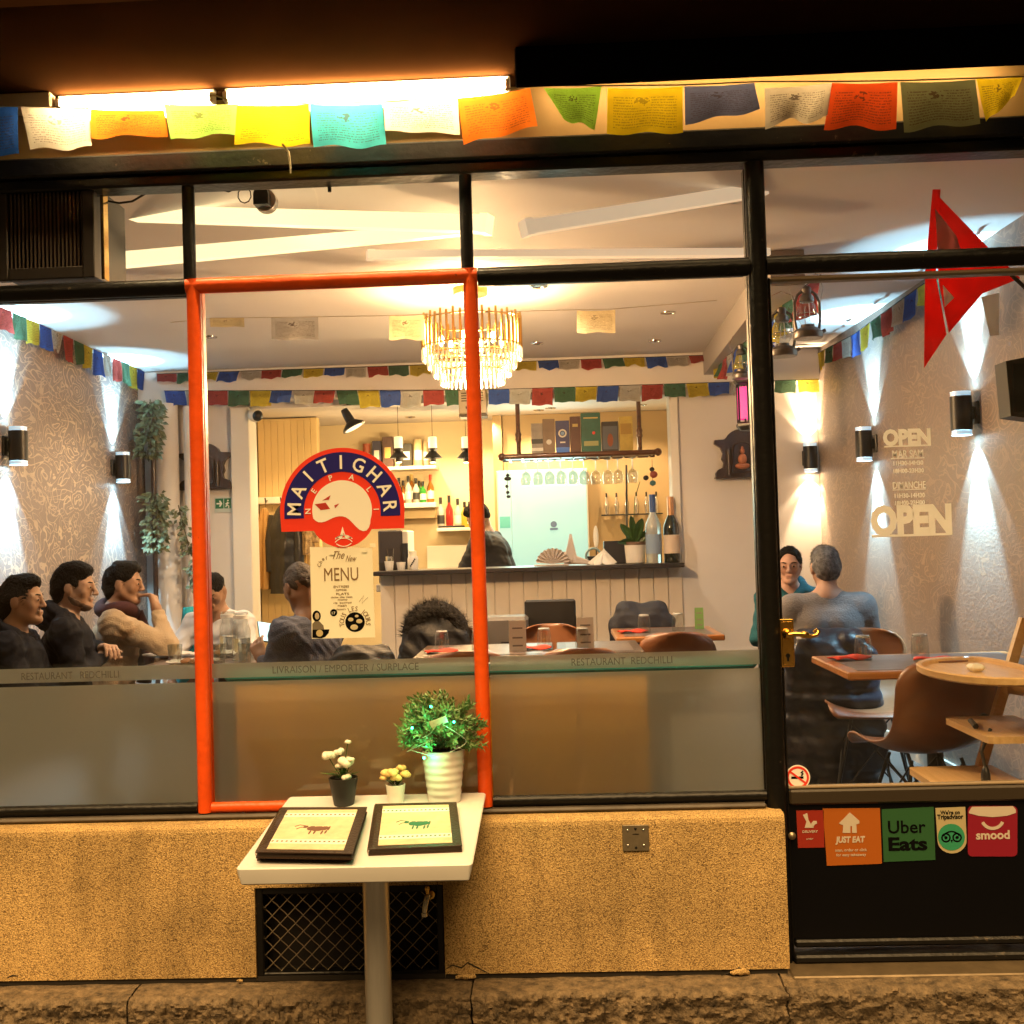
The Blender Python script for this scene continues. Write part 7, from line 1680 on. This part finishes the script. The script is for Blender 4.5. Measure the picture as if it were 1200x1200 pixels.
# ================================================================== PEOPLE
class Field:
    def __init__(s, lo, hi, h):
        s.lo = np.array(lo,float); s.h = h; s.n = np.ceil((np.array(hi)-s.lo)/h).astype(int)+1; s.D = np.full(s.n, 1.0, np.float32)
    def _sl(s, lo, hi, pad):
        a = np.maximum(np.floor((np.array(lo)-pad-s.lo)/s.h).astype(int),0); b = np.minimum(np.ceil((np.array(hi)+pad-s.lo)/s.h).astype(int)+1, s.n)
        if np.any(b-a < 2): return None, None
        g = [ (s.lo[i]+s.h*np.arange(a[i],b[i])).astype(np.float32) for i in range(3)]
        return tuple(slice(a[i],b[i]) for i in range(3)), (g[0][:,None,None], g[1][None,:,None], g[2][None,None,:])
    def _mix(s, sl, d, k, sub=False):
        a = s.D[sl]
        if sub: d = -d; h = np.maximum(k-np.abs(a-d),0)/k; s.D[sl] = np.maximum(a,d)+h*h*k*.25
        else: h = np.maximum(k-np.abs(a-d),0)/k; s.D[sl] = np.minimum(a,d)-h*h*k*.25
    def cone(s, a, b, ra, rb, k=.02, sub=False, sy=1.0):
        a = np.array(a,float); b = np.array(b,float); r = max(ra,rb); sl, G = s._sl(np.minimum(a,b)-r,np.maximum(a,b)+r,k+.03)
        if sl is None: return
        ba = b-a; L = float(ba@ba)+1e-12; px,py,pz = G[0]-a[0],(G[1]-a[1])/1.0,G[2]-a[2]
        t = np.clip((px*ba[0]+py*ba[1]+pz*ba[2])/L,0,1); d = np.sqrt((px-ba[0]*t)**2+((py-ba[1]*t)/sy)**2+(pz-ba[2]*t)**2)-(ra+(rb-ra)*t)
        s._mix(sl, d, k, sub)
    def ell(s, c, r, k=.02, sub=False, M=None):
        c = np.array(c,float); r = np.array(r,float); R_ = float(r.max()); sl, G = s._sl(c-R_,c+R_,k+.03)
        if sl is None: return
        x,y,z = G[0]-c[0],G[1]-c[1],G[2]-c[2]
        if M is not None:
            Mi = np.array(M.transposed()); x,y,z = (Mi[i,0]*x+Mi[i,1]*y+Mi[i,2]*z for i in range(3))
        q = np.sqrt((x/r[0])**2+(y/r[1])**2+(z/r[2])**2); q2 = np.sqrt((x/r[0]**2)**2+(y/r[1]**2)**2+(z/r[2]**2)**2)+1e-9
        s._mix(sl, q*(q-1)/q2, k, sub)
    def half(s, p, n):                                  # keep the side n points to
        g = [(s.lo[i]+s.h*np.arange(s.n[i])).astype(np.float32) for i in range(3)]; n = np.array(n,float); n /= np.linalg.norm(n)
        d = -((g[0][:,None,None]-p[0])*n[0]+(g[1][None,:,None]-p[1])*n[1]+(g[2][None,None,:]-p[2])*n[2]); s.D = np.maximum(s.D, d)
    def wobble(s, amp, f, seed=0):
        g = [(s.lo[i]+s.h*np.arange(s.n[i])).astype(np.float32) for i in range(3)]; x,y,z = g[0][:,None,None],g[1][None,:,None],g[2][None,None,:]; q = seed*1.7
        s.D = s.D+amp*(np.sin(f*(z+.6*x)+3*np.sin(f*.4*y+q)+q)*np.sin(f*.55*(x-.5*z)+2*np.sin(f*.3*z)+q*2)).astype(np.float32)
    def mb(s):
        D = s.D; S = D<0; c = np.zeros(np.array(D.shape)-1, np.int8)
        for i in (0,1):
            for j in (0,1):
                for k in (0,1): c += S[i:S.shape[0]-1+i, j:S.shape[1]-1+j, k:S.shape[2]-1+k]
        act = (c>0)&(c<8); I = np.argwhere(act); idx = -np.ones(act.shape, np.int64); idx[act] = np.arange(len(I))
        acc = np.zeros((len(I),3)); cnt = np.zeros(len(I)); off = [(i,j,k) for i in (0,1) for j in (0,1) for k in (0,1)]
        val = {o: D[I[:,0]+o[0],I[:,1]+o[1],I[:,2]+o[2]] for o in off}
        for o in off:
            for ax in range(3):
                if o[ax]: continue
                p = list(o); p[ax] = 1; va, vb = val[o], val[tuple(p)]; m = (va<0)!=(vb<0); t = np.where(m, va/np.where(m,va-vb,1), 0)
                pos = np.array(o,float)[None,:].repeat(len(I),0); pos[:,ax] += t; acc += pos*m[:,None]; cnt += m
        V = s.lo+s.h*(I+acc/cnt[:,None]); F_ = []
        for ax in range(3):
            A = [slice(None)]*3; B = [slice(None)]*3; A[ax] = slice(0,-1); B[ax] = slice(1,None); m = S[tuple(A)]!=S[tuple(B)]
            E = np.argwhere(m); u,v = (ax+1)%3,(ax+2)%3; ok = (E[:,u]>0)&(E[:,v]>0)&(E[:,u]<act.shape[u])&(E[:,v]<act.shape[v]); E = E[ok]
            ins = S[E[:,0],E[:,1],E[:,2]]
            def cell(du,dv):
                q = E.copy(); q[:,u] += du; q[:,v] += dv; return idx[q[:,0],q[:,1],q[:,2]]
            Q = np.stack([cell(-1,-1),cell(0,-1),cell(0,0),cell(-1,0)],1); Q[~ins] = Q[~ins][:,::-1]; Q = Q[(Q>=0).all(1)]; F_.append(Q)
        F_ = np.concatenate(F_); m = MB(); m.v = [tuple(p) for p in V.tolist()]; m.f = [tuple(q) for q in F_.tolist()]; m.uv = [None]*len(m.f); m.sm = [True]*len(m.f); return m

def rotm(yaw, pitch, roll=0): return Matrix.Rotation(R(yaw),3,'Z') @ Matrix.Rotation(R(pitch),3,'X') @ Matrix.Rotation(R(roll),3,'Y')
def T(c, M, p): return Vector(c)+M @ Vector(p)
def head_skin(f, c, M, neck, fem=False, seed=1):
    H = lambda *p: T(c,M,p); k = .93 if fem else 1.0; rv = random.Random(seed*13); nl = rv.uniform(-.007,.003)-(.006 if fem else 0); nz_ = rv.uniform(-.004,.003); jw = rv.uniform(.92,1.10)*k
    f.ell(H(0,-.012,.035),(.075*k,.094*k,.088*k),.03,M=M)
    f.cone(H(0,.022,.0),H(0,.048,-.072),.061*k,.034*k,.03)
    for s in (-1,1):
        f.cone(H(s*.043*jw,.0,-.035),H(s*.016*jw,.056,-.086),.030*jw,.020*jw,.025); f.cone(H(s*.012,.079,.028),H(s*.048,.062,.030),.011,.010,.018)
        f.ell(H(s*.041*k,.056,-.012),(.021,.014,.020),.03,M=M)
        f.ell(H(s*.079*k,-.012,.002),(.008,.020,.032),.008,M=M)
    f.cone(H(0,.086,.022),H(0,.107+nl,-.016+nz_),.0085,.0120,.012)
    for s in (-1,1): f.ell(H(s*.012,.096+nl,-.021+nz_),(.008,.010,.007),.008,M=M)
    for s in (-1,1): f.ell(H(s*.032*k,.102,.014),(.019,.020,.013),.012,True,M=M)
    for s in (-1,1): f.ell(H(s*.031*k,.074,.012),(.0155,.014,.011),.006,M=M)
    f.cone(H(-.018,.084,-.046),H(.018,.084,-.046),.0065,.0065,.008); f.cone(H(-.014,.084,-.056),H(.014,.084,-.056),.0075,.0075,.008)
    f.ell(H(0,.074,-.086),(.020,.018,.016),.02,M=M)
    f.cone(H(0,-.020,-.05),neck,.052*k,.058*k,.03)
def face_cut(f, H, M, w, up):
    f.ell(H(0,.088,-.018+up),(w,.078,.094),.010,True,M=M); f.ell(H(0,.065,-.075),(.085,.075,.06),.012,True,M=M)
    for s in (-1,1): f.ell(H(s*.088,.004,-.012),(.030,.026,.036),.008,True,M=M)
def hair_field(c, M, style, seed=1):
    f = Field(Vector(c)-Vector((.19,.19,.23)),Vector(c)+Vector((.19,.19,.19)),.0055); H = lambda *p: T(c,M,p); N_ = lambda *p: M @ Vector(p)
    if style == 'short': 
        f.ell(H(0,-.014,.040),(.080,.099,.094),.02,M=M); f.ell(H(0,.035,.100),(.05,.045,.028),.03,M=M); f.ell(H(0,-.06,.0),(.07,.055,.075),.03,M=M)
        face_cut(f,H,M,.072,.0); f.half(H(0,0,-.062),N_(0,-.35,1))
    elif style == 'swept':
        f.ell(H(0,-.015,.040),(.080,.100,.094),.02,M=M); f.ell(H(.008,.045,.100),(.052,.042,.026),.025,M=M); f.ell(H(0,.0,.106),(.056,.065,.030),.03,M=M); f.ell(H(0,-.065,-.005),(.070,.055,.085),.03,M=M)
        face_cut(f,H,M,.070,.004); f.half(H(0,0,-.075),N_(0,-.35,1))
    elif style == 'crop':
        f.ell(H(0,-.014,.040),(.0785,.098,.092),.02,M=M); face_cut(f,H,M,.074,.008); f.half(H(0,0,-.045),N_(0,-.3,1))
    elif style == 'tied':
        f.ell(H(0,-.016,.040),(.079,.100,.092),.02,M=M); f.ell(H(0,-.115,.03),(.035,.035,.035),.02,M=M); f.ell(H(0,-.06,-.01),(.064,.05,.07),.03,M=M); face_cut(f,H,M,.074,.026); f.half(H(0,0,-.07),N_(0,-.35,1))
    f.wobble(.0024,210,seed); f.wobble(.0040,64,seed+2); return f
def hand(f, wrist, d, nrm, side, curl=.5, s=1.0):
    """d: direction of the fingers, nrm: back of the hand, side: +1 thumb towards d x nrm"""
    d = Vector(d).normalized(); nrm = Vector(nrm); nrm = (nrm-d*nrm.dot(d)).normalized(); x = d.cross(nrm)*side; w = Vector(wrist)
    f.cone(w,w+d*.03*s,.024*s,.026*s,.015)
    for i,o in enumerate((.030,.010,-.011,-.030)): f.cone(w+d*.025*s+x*o*.6*s,w+d*.085*s+x*o*s,.0155*s,.0125*s,.012)
    for i,(o,l) in enumerate(((.031,.070),(.010,.080),(-.011,.074),(-.031,.058))):
        p = w+d*.088*s+x*o*s; dd = d.copy(); c = curl*(1+.12*i)
        for j,(q,r) in enumerate(((.45,.0092),(.32,.0082),(.23,.0074))):
            dd = (dd*cos(c)-nrm*sin(c)).normalized(); e = p+dd*l*q*s; f.cone(p,e,r*s,r*.92*s,.004); p = e
    p = w+d*.025*s+x*.028*s; dd = (d*.6+x*.75-nrm*.25).normalized(); e = p+dd*.042*s; f.cone(p,e,.0125*s,.0105*s,.010); dd = (d*.9+x*.15-nrm*.35).normalized(); f.cone(e,e+dd*.036*s,.0098*s,.0082*s,.005)
SKIN = lambda n,c: mat('skin_'+n, c, .5, vary=.15, vscale=18, sss=.0, bump=.05, bscale=90)
def person(label, hp, face, floor_z, top, trousers, skin, hairm, style, lean=0.0, head=(0,0), arms=None, fem=False, sweater='sweater', hood=False, scarf=None, legs=True, seed=1, wob=.0045, bulk=1.0, headpx=None, turn=0, parts=None, beard=False):
    """hp: where the centre of the head is; the seated figure below is scaled to it"""
    hc = Vector((0,lean+.03,1.215)); sc_ = (hp.z-floor_z)/1.215
    fr = Matrix.Rotation(R(face),3,'Z'); base = Vector((hp.x,hp.y,floor_z))-(fr @ Vector((0,(lean+.03)*sc_,0)))
    o = thing('person', label, 'person', tuple(base), R(face)); o['_o']=[0,0,0]; o.scale = (sc_,sc_,sc_)
    HM = rotm(head[0],head[1]); neck = Vector((0,lean*.86-.02,1.06)); chest = Vector((0,lean*.6,.92)); pel = Vector((0,-.02,.53))
    shL, shR = Vector((-.175*bulk,lean*.8-.01,1.01)), Vector((.175*bulk,lean*.8-.01,1.01))
    if turn:
        q = Matrix.Rotation(R(turn),3,'Z'); c_ = Vector((0,lean*.8,0)); shL = q @ (shL-c_)+c_; shR = q @ (shR-c_)+c_
    A = arms or {}
    eL, wL = (Vector(p) for p in A.get('L',((-.24,lean+.08,.78),(-.12,lean+.30,.80)))); eR, wR = (Vector(p) for p in A.get('R',((.24,lean+.08,.78),(.12,lean+.30,.80))))
    allp = [hc,neck,chest,pel,shL,shR,eL,eR,wL,wR]
    lo = [min(p[i] for p in allp)-.17 for i in range(3)]; hi = [max(p[i] for p in allp)+.17 for i in range(3)]; hi[2] = max(hi[2],1.40)
    f = Field(lo,hi,.0058)
    head_skin(f,hc,HM,neck,fem,seed); f.cone(neck,chest,.055,.10,.04); f.cone(chest,pel,.10,.10,.05)
    for sh,e,w,key,sd in ((shL,eL,wL,'L',-1),(shR,eR,wR,'R',1)):
        f.cone(neck,sh,.05,.05,.04); f.cone(sh,e,.042,.036,.03); f.cone(e,w,.036,.025,.02)
        hd = A.get('h'+key); d = (w-e).normalized()
        if hd: hand(f,w,hd[0],hd[1],hd[2],hd[3],hd[4] if len(hd) > 4 else 1.0)
        else: hand(f,w,d,(0,0,1),-sd,.45)
    sk = SKIN(skin[0],skin[1]); f.mb().build('body', sk, o)
    hm = hair_field(hc,HM,style,seed).mb(); V = np.array(hm.v); hm.build('hair', hairm, o); rr = random.Random(seed*7); st = MB()
    for k_ in range(2600 if style != 'crop' else 900):
        v = Vector(V[rr.randrange(len(V))]); n_ = (v-(hc+HM @ Vector((0,-.015,.03)))).normalized(); fl = HM @ Vector((rr.uniform(-.5,.5),-.8,-.25)); t_ = (fl-n_*fl.dot(n_)); 
        if t_.length < .05: continue
        t_ = (t_.normalized()+n_*rr.uniform(.05,.35)).normalized(); l_ = rr.uniform(.012,.028)*(.5 if style == 'crop' else 1); sd_ = t_.cross(n_).normalized()*.0011; st.add([v-sd_,v+sd_,v+t_*l_],[(0,1,2)])
    sx_ = st.build('hair_strands', hairm, o); sx_['kind'] = 'stuff'
    if beard:
        bf = Field(hc-Vector((.12,.14,.16)),hc+Vector((.12,.16,.06)),.0045); HH = lambda *p: T(hc,HM,p)
        bf.cone(HH(0,.020,-.03),HH(0,.048,-.072),.058,.0362,.02); bf.ell(HH(0,.074,-.086),(.0215,.0195,.0175),.02,M=HM)
        for s in (-1,1): bf.cone(HH(s*.043,.0,-.035),HH(s*.016,.056,-.086),.0315,.0215,.025); bf.cone(HH(s*.062,.004,-.02),HH(s*.050,.02,-.06),.018,.02,.02)
        bf.half(HH(0,.06,-.058),HM @ Vector((0,-.75,-.66))) if False else None
        bf.half(HH(0,0,-.036),HM @ Vector((0,-.55,-1))); bf.ell(HH(0,.098,-.050),(.024,.02,.012),.004,True,M=HM); bf.wobble(.0012,240,seed); bf.mb().build('beard', mat('stubble_dark', (.12,.072,.05), .8), o)
    for s in (-1,1):
        c0 = T(hc,HM,(s*.031,.0800,.0125)); e_ = MB().ball(c0,.0085,10,8).build('eye', mat('eye_white', (.16,.12,.10), .4), o)
        MB().ball(T(hc,HM,(s*.031,.0850,.0115)),.0060,8,6).build('iris', mat('eye_dark', (.02,.012,.008), .2), e_)
        b0 = T(hc,HM,(s*.014,.090,.034)); b1 = T(hc,HM,(s*.034,.082,.038)); b2 = T(hc,HM,(s*.053,.066,.033)); MB().tube([b0,b1,b2],[.0035,.004,.002],6).build('eyebrow', hairm, o)
    # mouth line tint
    MB().tube([T(hc,HM,(-.014,.0880,-.0512)),T(hc,HM,(0,.0918,-.0505)),T(hc,HM,(.014,.0880,-.0512))],[.0020,.0042,.0020],6).build('lips', mat('lip_'+skin[0], tuple(c*k for c,k in zip(skin[1],(.75,.5,.5))), .5), o)
    # upper garment
    g = Field(lo,hi,.0075); k = .05
    for s in (-1,1):
        sh = shL if s<0 else shR
        g.cone(pel+Vector((s*.065*bulk,0,-.03)),chest+Vector((s*.062*bulk,0,.0)),.118*bulk,.112*bulk,k); g.cone(chest+Vector((s*.06*bulk,0,0)),sh+Vector((-s*.03,0,-.035)),.110*bulk,.068,k)
        g.cone(neck+Vector((s*.02,-.005,-.015)),sh+Vector((0,0,-.005)),.060,.064,.04)
    for sh,e,w in ((shL,eL,wL),(shR,eR,wR)):
        d = (w-e).normalized(); g.cone(sh,e,.066*bulk,.055*bulk,.035); g.cone(e,w-d*.012,.055*bulk,.038,.025); 
    if hood:
        for a in range(-150,-29,15): g.ell(neck+Vector((.085*cos(R(a)),.075*sin(R(a))-.02,.035+.01*sin(R(a)))),(.042,.045,.055),.03)
        g.cone(neck+Vector((-.085,.0,.02)),neck+Vector((-.03,.10,-.08)),.036,.03,.03); g.cone(neck+Vector((.085,.0,.02)),neck+Vector((.03,.10,-.08)),.036,.03,.03)
    g.wobble(wob,38,seed); g.wobble(wob*.5,90,seed+1)
    g.cone(neck+Vector((0,.005,.01)),neck+Vector((0,.02,.12)),.057 if not hood else .062,.075,.008,True)
    g.mb().build(sweater, top, o)
    if scarf:
        m = MB(); m.tube([neck+Vector((.092*cos(a),.088*sin(a)+.015,.022+.02*sin(a*2+.5)-.018*sin(a))) for a in [2*pi*i/24 for i in range(24)]],.038,12,closed=True)
        m.tube([neck+Vector((-.02,.115,.0)),neck+Vector((-.03,.155,-.12)),neck+Vector((-.02,.165,-.26)),neck+Vector((-.02,.15,-.40))],[.038,.042,.045,.04],12); m.build('scarf', scarf, o)
    if legs:
        t = Field((-.32,-.25,-.0),(.32,.62,.72),.010)
        for s in (-1,1):
            hip, kn, an = Vector((s*.09,-.0,.53)),Vector((s*.12,.42,.52)),Vector((s*.12,.40,.08)); t.cone(hip,kn,.095,.068,.05); t.cone(kn,an,.066,.048,.03); t.ell((s*.09,-.04,.53),(.11,.13,.10),.05)
        t.wobble(.004,40,seed); t.mb().build('trousers', trousers, o)
        for s in (-1,1):
            b = Field((s*.12-.09,.28,-.005),(s*.12+.09,.66,.14),.008); b.cone((s*.12,.37,.045),(s*.125,.56,.035),.042,.036,.03); b.half((0,0,.003),(0,0,1)); b.mb().build('shoe', mat('shoe_dark', (.03,.025,.02), .5), o)
    return o
HB = mat('hair_black', (.004,.0035,.0035), .6, spec=.12, bump=.8, bscale=150, stretch=(1,1,.5)); HG = mat('hair_grey', (.025,.025,.028), .5, vary=.7, vscale=45, col2=(.22,.23,.26), bump=.8, bscale=150)
def knit(name, c, bs=140, b=.5): return mat(name, c, .85, vary=.18, vscale=8, bump=b, bscale=bs, sheen=.1)
TR = mat('trouser_dark', (.02,.022,.03), .8); NAVY = mat('jacket_dark_navy', (.006,.007,.013), .75, spec=.15, vary=.3, vscale=7, bump=.25, bscale=60)
Sk1 = ('tan',(.42,.25,.16)); Sk2 = ('brown',(.34,.19,.115)); Sk3 = ('fair',(.52,.30,.22))
# three men in a row along the left wall, facing the table
person('man in a dark jacket with short black hair, leftmost at the window',at(27,706,1.42),-78,FLOOR,NAVY,TR,Sk1,HB,'swept',.02,(-8,0),{'L':((-.22,.10,.74),(-.06,.26,.72)),'R':((.22,.12,.74),(.06,.28,.72))},sweater='jacket',seed=3,wob=.009,bulk=1.08,hood=True)
person('man in a dark jacket with clasped hands, second from the left',at(88,690,1.85),-70,FLOOR,NAVY,TR,Sk1,HB,'swept',.02,(-14,-4),{'L':((-.22,.06,.78),(.0,.17,.90)),'R':((.24,.06,.78),(.06,.17,.86)),'hL':((.75,.5,.15),(0,.2,1),-1,.8),'hR':((-.7,.5,.3),(0,.3,1),1,.8)},sweater='jacket',seed=4,beard=True,wob=.009,bulk=1.06,hood=True)
person('man in a beige sweater and maroon scarf with a hand at his mouth',at(146,686,2.35),-72,FLOOR,knit('beige_knit',(.42,.31,.19)),TR,Sk2,HB,'swept',.05,(-14,-4),{'L':((-.16,.22,.82),(.0,.27,1.06)),'R':((.22,.17,.80),(.045,.24,1.03)),'hR':((-.25,-.35,.9),(0,1,.3),1,.9),'hL':((.1,.1,.9),(0,1,.2),-1,.7)} if False else {'L':((-.24,.12,.76),(-.12,.32,.76)),'R':((.16,.31,.86),(.055,.255,1.055)),'hR':((-.30,-.22,.9),(.3,.9,.2),1,.85,1.15)},sweater='sweater',seed=5,wob=.008,bulk=1.12,scarf=mat('maroon_scarf',(.045,.012,.014),.9,bump=.3,bscale=80))
person('man in a white shirt with cropped hair bending over his plate',at(250,694,2.95),168,FLOOR,mat('white_shirt',(.62,.62,.64),.75,vary=.1,vscale=6,bump=.1,bscale=30),TR,Sk2,HB,'crop',.16,(6,-34),{'L':((-.27,.24,.80),(-.10,.44,.79)),'R':((.27,.24,.80),(.10,.42,.80))},sweater='shirt',seed=6,wob=.007,bulk=1.05)
pp = person('man in a blue-grey pullover seen from behind, looking at a phone',at(352,690,1.72),62,FLOOR,knit('blue_grey_knit',(.065,.08,.135)),TR,Sk2,mat('hair_brown_grey',(.06,.045,.035),.5,bump=.8,bscale=150),'crop',.03,(-22,-24),{'L':((-.21,.08,.73),(-.14,.20,.86)),'R':((.23,.10,.76),(.06,.26,.82)),'hL':((.1,.45,.75),(-.8,-.2,.3),1,.5)},sweater='pullover',seed=7,wob=.006,bulk=1.05)
person('woman in a teal hooded top with tied dark hair, facing the man in grey',at(925,664,3.2),176,FLOOR,mat('teal_fleece',(.012,.10,.125),.9,bump=.3,bscale=120),TR,Sk3,HB,'tied',.03,(-10,-6),{'L':((-.22,.10,.76),(-.10,.30,.76)),'R':((.22,.10,.76),(.10,.30,.76))},True,'hooded_top',True,seed=8,bulk=.9)
person('man in a grey ribbed sweater with greying hair, back to the door',at(967,667,2.40),-6,FLOOR,knit('grey_ribbed_knit',(.20,.19,.195),110,.5),TR,('fair2',(.45,.27,.20)),HG,'short',.04,(8,-4),{'L':((-.24,.12,.78),(-.12,.34,.78)),'R':((.25,.12,.78),(.12,.34,.78))},seed=9,bulk=1.10,wob=.002)
# barman bending behind the counter
person('person in black bending low behind the bar counter',at(560,606,5.75),80,FLOOR+.36,mat('barman_black',(.008,.008,.010),.8,bump=.2,bscale=60),TR,Sk2,HB,'short',.18,(0,-40),{'L':((-.22,.30,.70),(-.12,.45,.60)),'R':((.22,.30,.70),(.12,.45,.60))},sweater='black_top',seed=10,bulk=1.35,legs=False)
# phone
p = at(311,741,1.98); o = thing('smartphone', 'lit smartphone held by the man in the blue-grey pullover', 'phone', tuple(p), 0); o['_o']=[0,0,0]; o.rotation_euler = (R(-50),R(12),R(30))
MB().box(-.036,.036,-.004,.004,-.072,.072,.004).build('case', M_blackp, o); MB().box(-.033,.033,-.0052,-.0042,-.066,.066).build('screen', mat('phone_screen',(.2,.5,.6),.3,emit=(.45,.85,1.0),estr=.9), o)

# ------------------------------------------------------------------ coats on chairs
def draped(label, x, y, face, w, h, d, m, ztop, name='draped_coat', fur=False, seed=1, quilt=0, cat='coat'):
    o = thing(name, label, cat, (x,y,FLOOR), R(face)); o['_o']=[0,0,0]; f = Field((-w-.1,-d-.1,ztop-h-.06),(w+.1,d+.1,ztop+.12),.0095); rr = random.Random(seed)
    for s in (-1,1):
        f.cone((s*w*.45,-.03,ztop-.05),(s*w*.62,-.05,ztop-h*.9),.06,.075,.06); f.cone((s*w*.45,.03,ztop-.05),(s*w*.5,.06,ztop-h*.5),.05,.05,.06); f.cone((s*w*.75,-.05,ztop-.1),(s*w*.95,-.04,ztop-h*.75),.05,.045,.03)
    f.cone((-w*.5,0,ztop-.03),(w*.5,0,ztop-.03),.05,.05,.05); f.cone((0,-.05,ztop-.1),(0,-.06,ztop-h*.85),.07,.09,.07)
    f.wobble(.010,26,seed); f.wobble(.005,60,seed+3)
    if quilt:
        g = f.lo[2]+f.h*np.arange(f.n[2]); f.D = f.D-(.008*np.abs(np.sin(g*quilt))[None,None,:]).astype(np.float32)
    f.mb().build('cloth', m, o)
    if fur:
        q = Field((-w-.08,-.16,ztop-.22),(w+.08,.16,ztop+.14),.008)
        for a in range(0,181,12): q.ell((w*.72*cos(R(a)),-.02,ztop-.10+.15*sin(R(a))),(.045,.06,.045),.03)
        q.wobble(.005,170,2); q.mb().build('fur_trim', mat('dark_fur',(.012,.010,.009),.95,bump=1,bscale=160), o); t = MB()
        for k in range(2600):
            a = R(rr.uniform(0,180)); b = rr.uniform(0,6.28); c0 = Vector((w*.72*cos(a),-.02,ztop-.10+.15*sin(a))); n = Vector((cos(a)*cos(b),sin(b)*1.2,sin(a)*cos(b))); s_ = c0+n*.035; e = c0+n*.078+Vector((rr.uniform(-.02,.02),0,rr.uniform(-.02,.02))); sd_ = Vector((.0018,0,.0018)); t.add([s_-sd_,s_+sd_,e],[(0,1,2)])
        x = t.build('fur_hairs', mat('dark_fur',(.012,.010,.009),.95,bump=1,bscale=160), o); x['kind']='stuff'
    return o
BLK = mat('coat_black',(.008,.008,.010),.6,bump=.3,bscale=60); BLP = mat('coat_black_puffer',(.014,.015,.024),.35,bump=.25,bscale=40)
draped('black coat with a fur-trimmed hood over a chair left of the red post',at(522,730,2.95).x-.06,3.0,0,.20,.55,.12,BLK,.87,fur=True,seed=4)
draped('black coat over the chair of the man with the phone',at(425,757,1.5).x,1.46,25,.16,.55,.1,BLK,.83,seed=5)
draped('dark jacket over a chair behind the oak table by the counter',at(752,735,3.55).x,3.58,0,.20,.6,.12,mat('coat_navy',(.010,.011,.020),.7,bump=.3,bscale=60),.87,seed=6)
draped('dark padded coat hanging over the back of the chair of the man in grey',at(985,800,2.10).x-.04,2.13,-8,.22,.82,.1,BLP,.80,seed=7,quilt=30)
def black_chair(px,Y,label,h=.9):
    p = at(px,760,Y); o = thing('black_chair', label, 'chair', (p.x,Y,FLOOR), R(180)); o['_o']=[0,0,0]
    MB().box(-.16,.16,-.23,-.20,.48,h,.012).build('backrest', mat('black_leatherette',(.012,.011,.011),.4), o); MB().box(-.20,.20,-.2,.2,.42,.47,.02).build('seat', mat('black_leatherette',(.012,.011,.011),.4), o)
    for sx in (-1,1):
        for sy in (-1,1): MB().box(sx*.17-.015,sx*.17+.015,sy*.17-.015,sy*.17+.015,.001,.419,.002).build('leg', M_blackp, o)
black_chair(646,3.35,'square-backed black chair behind the table with tent cards',.93)
p = at(594,745,3.2); o = thing('grey_box_seat','dark grey padded stool between the two middle chairs','stool',(p.x,3.2,FLOOR)); o['_o']=[0,0,0]
MB().box(-.13,.13,-.12,.12,.3,.86,.02).build('padded_back', mat('grey_leatherette',(.10,.09,.085),.5), o); MB().box(-.13,.13,-.14,.14,.001,.299,.004).build('box_base', M_blackp, o); MB().box(-.03,.03,-.126,-.1205,.55,.72,.002).build('slot', M_blackp, o)
# clean up helper data
for o in bpy.data.objects:
    if '_o' in o: del o['_o']
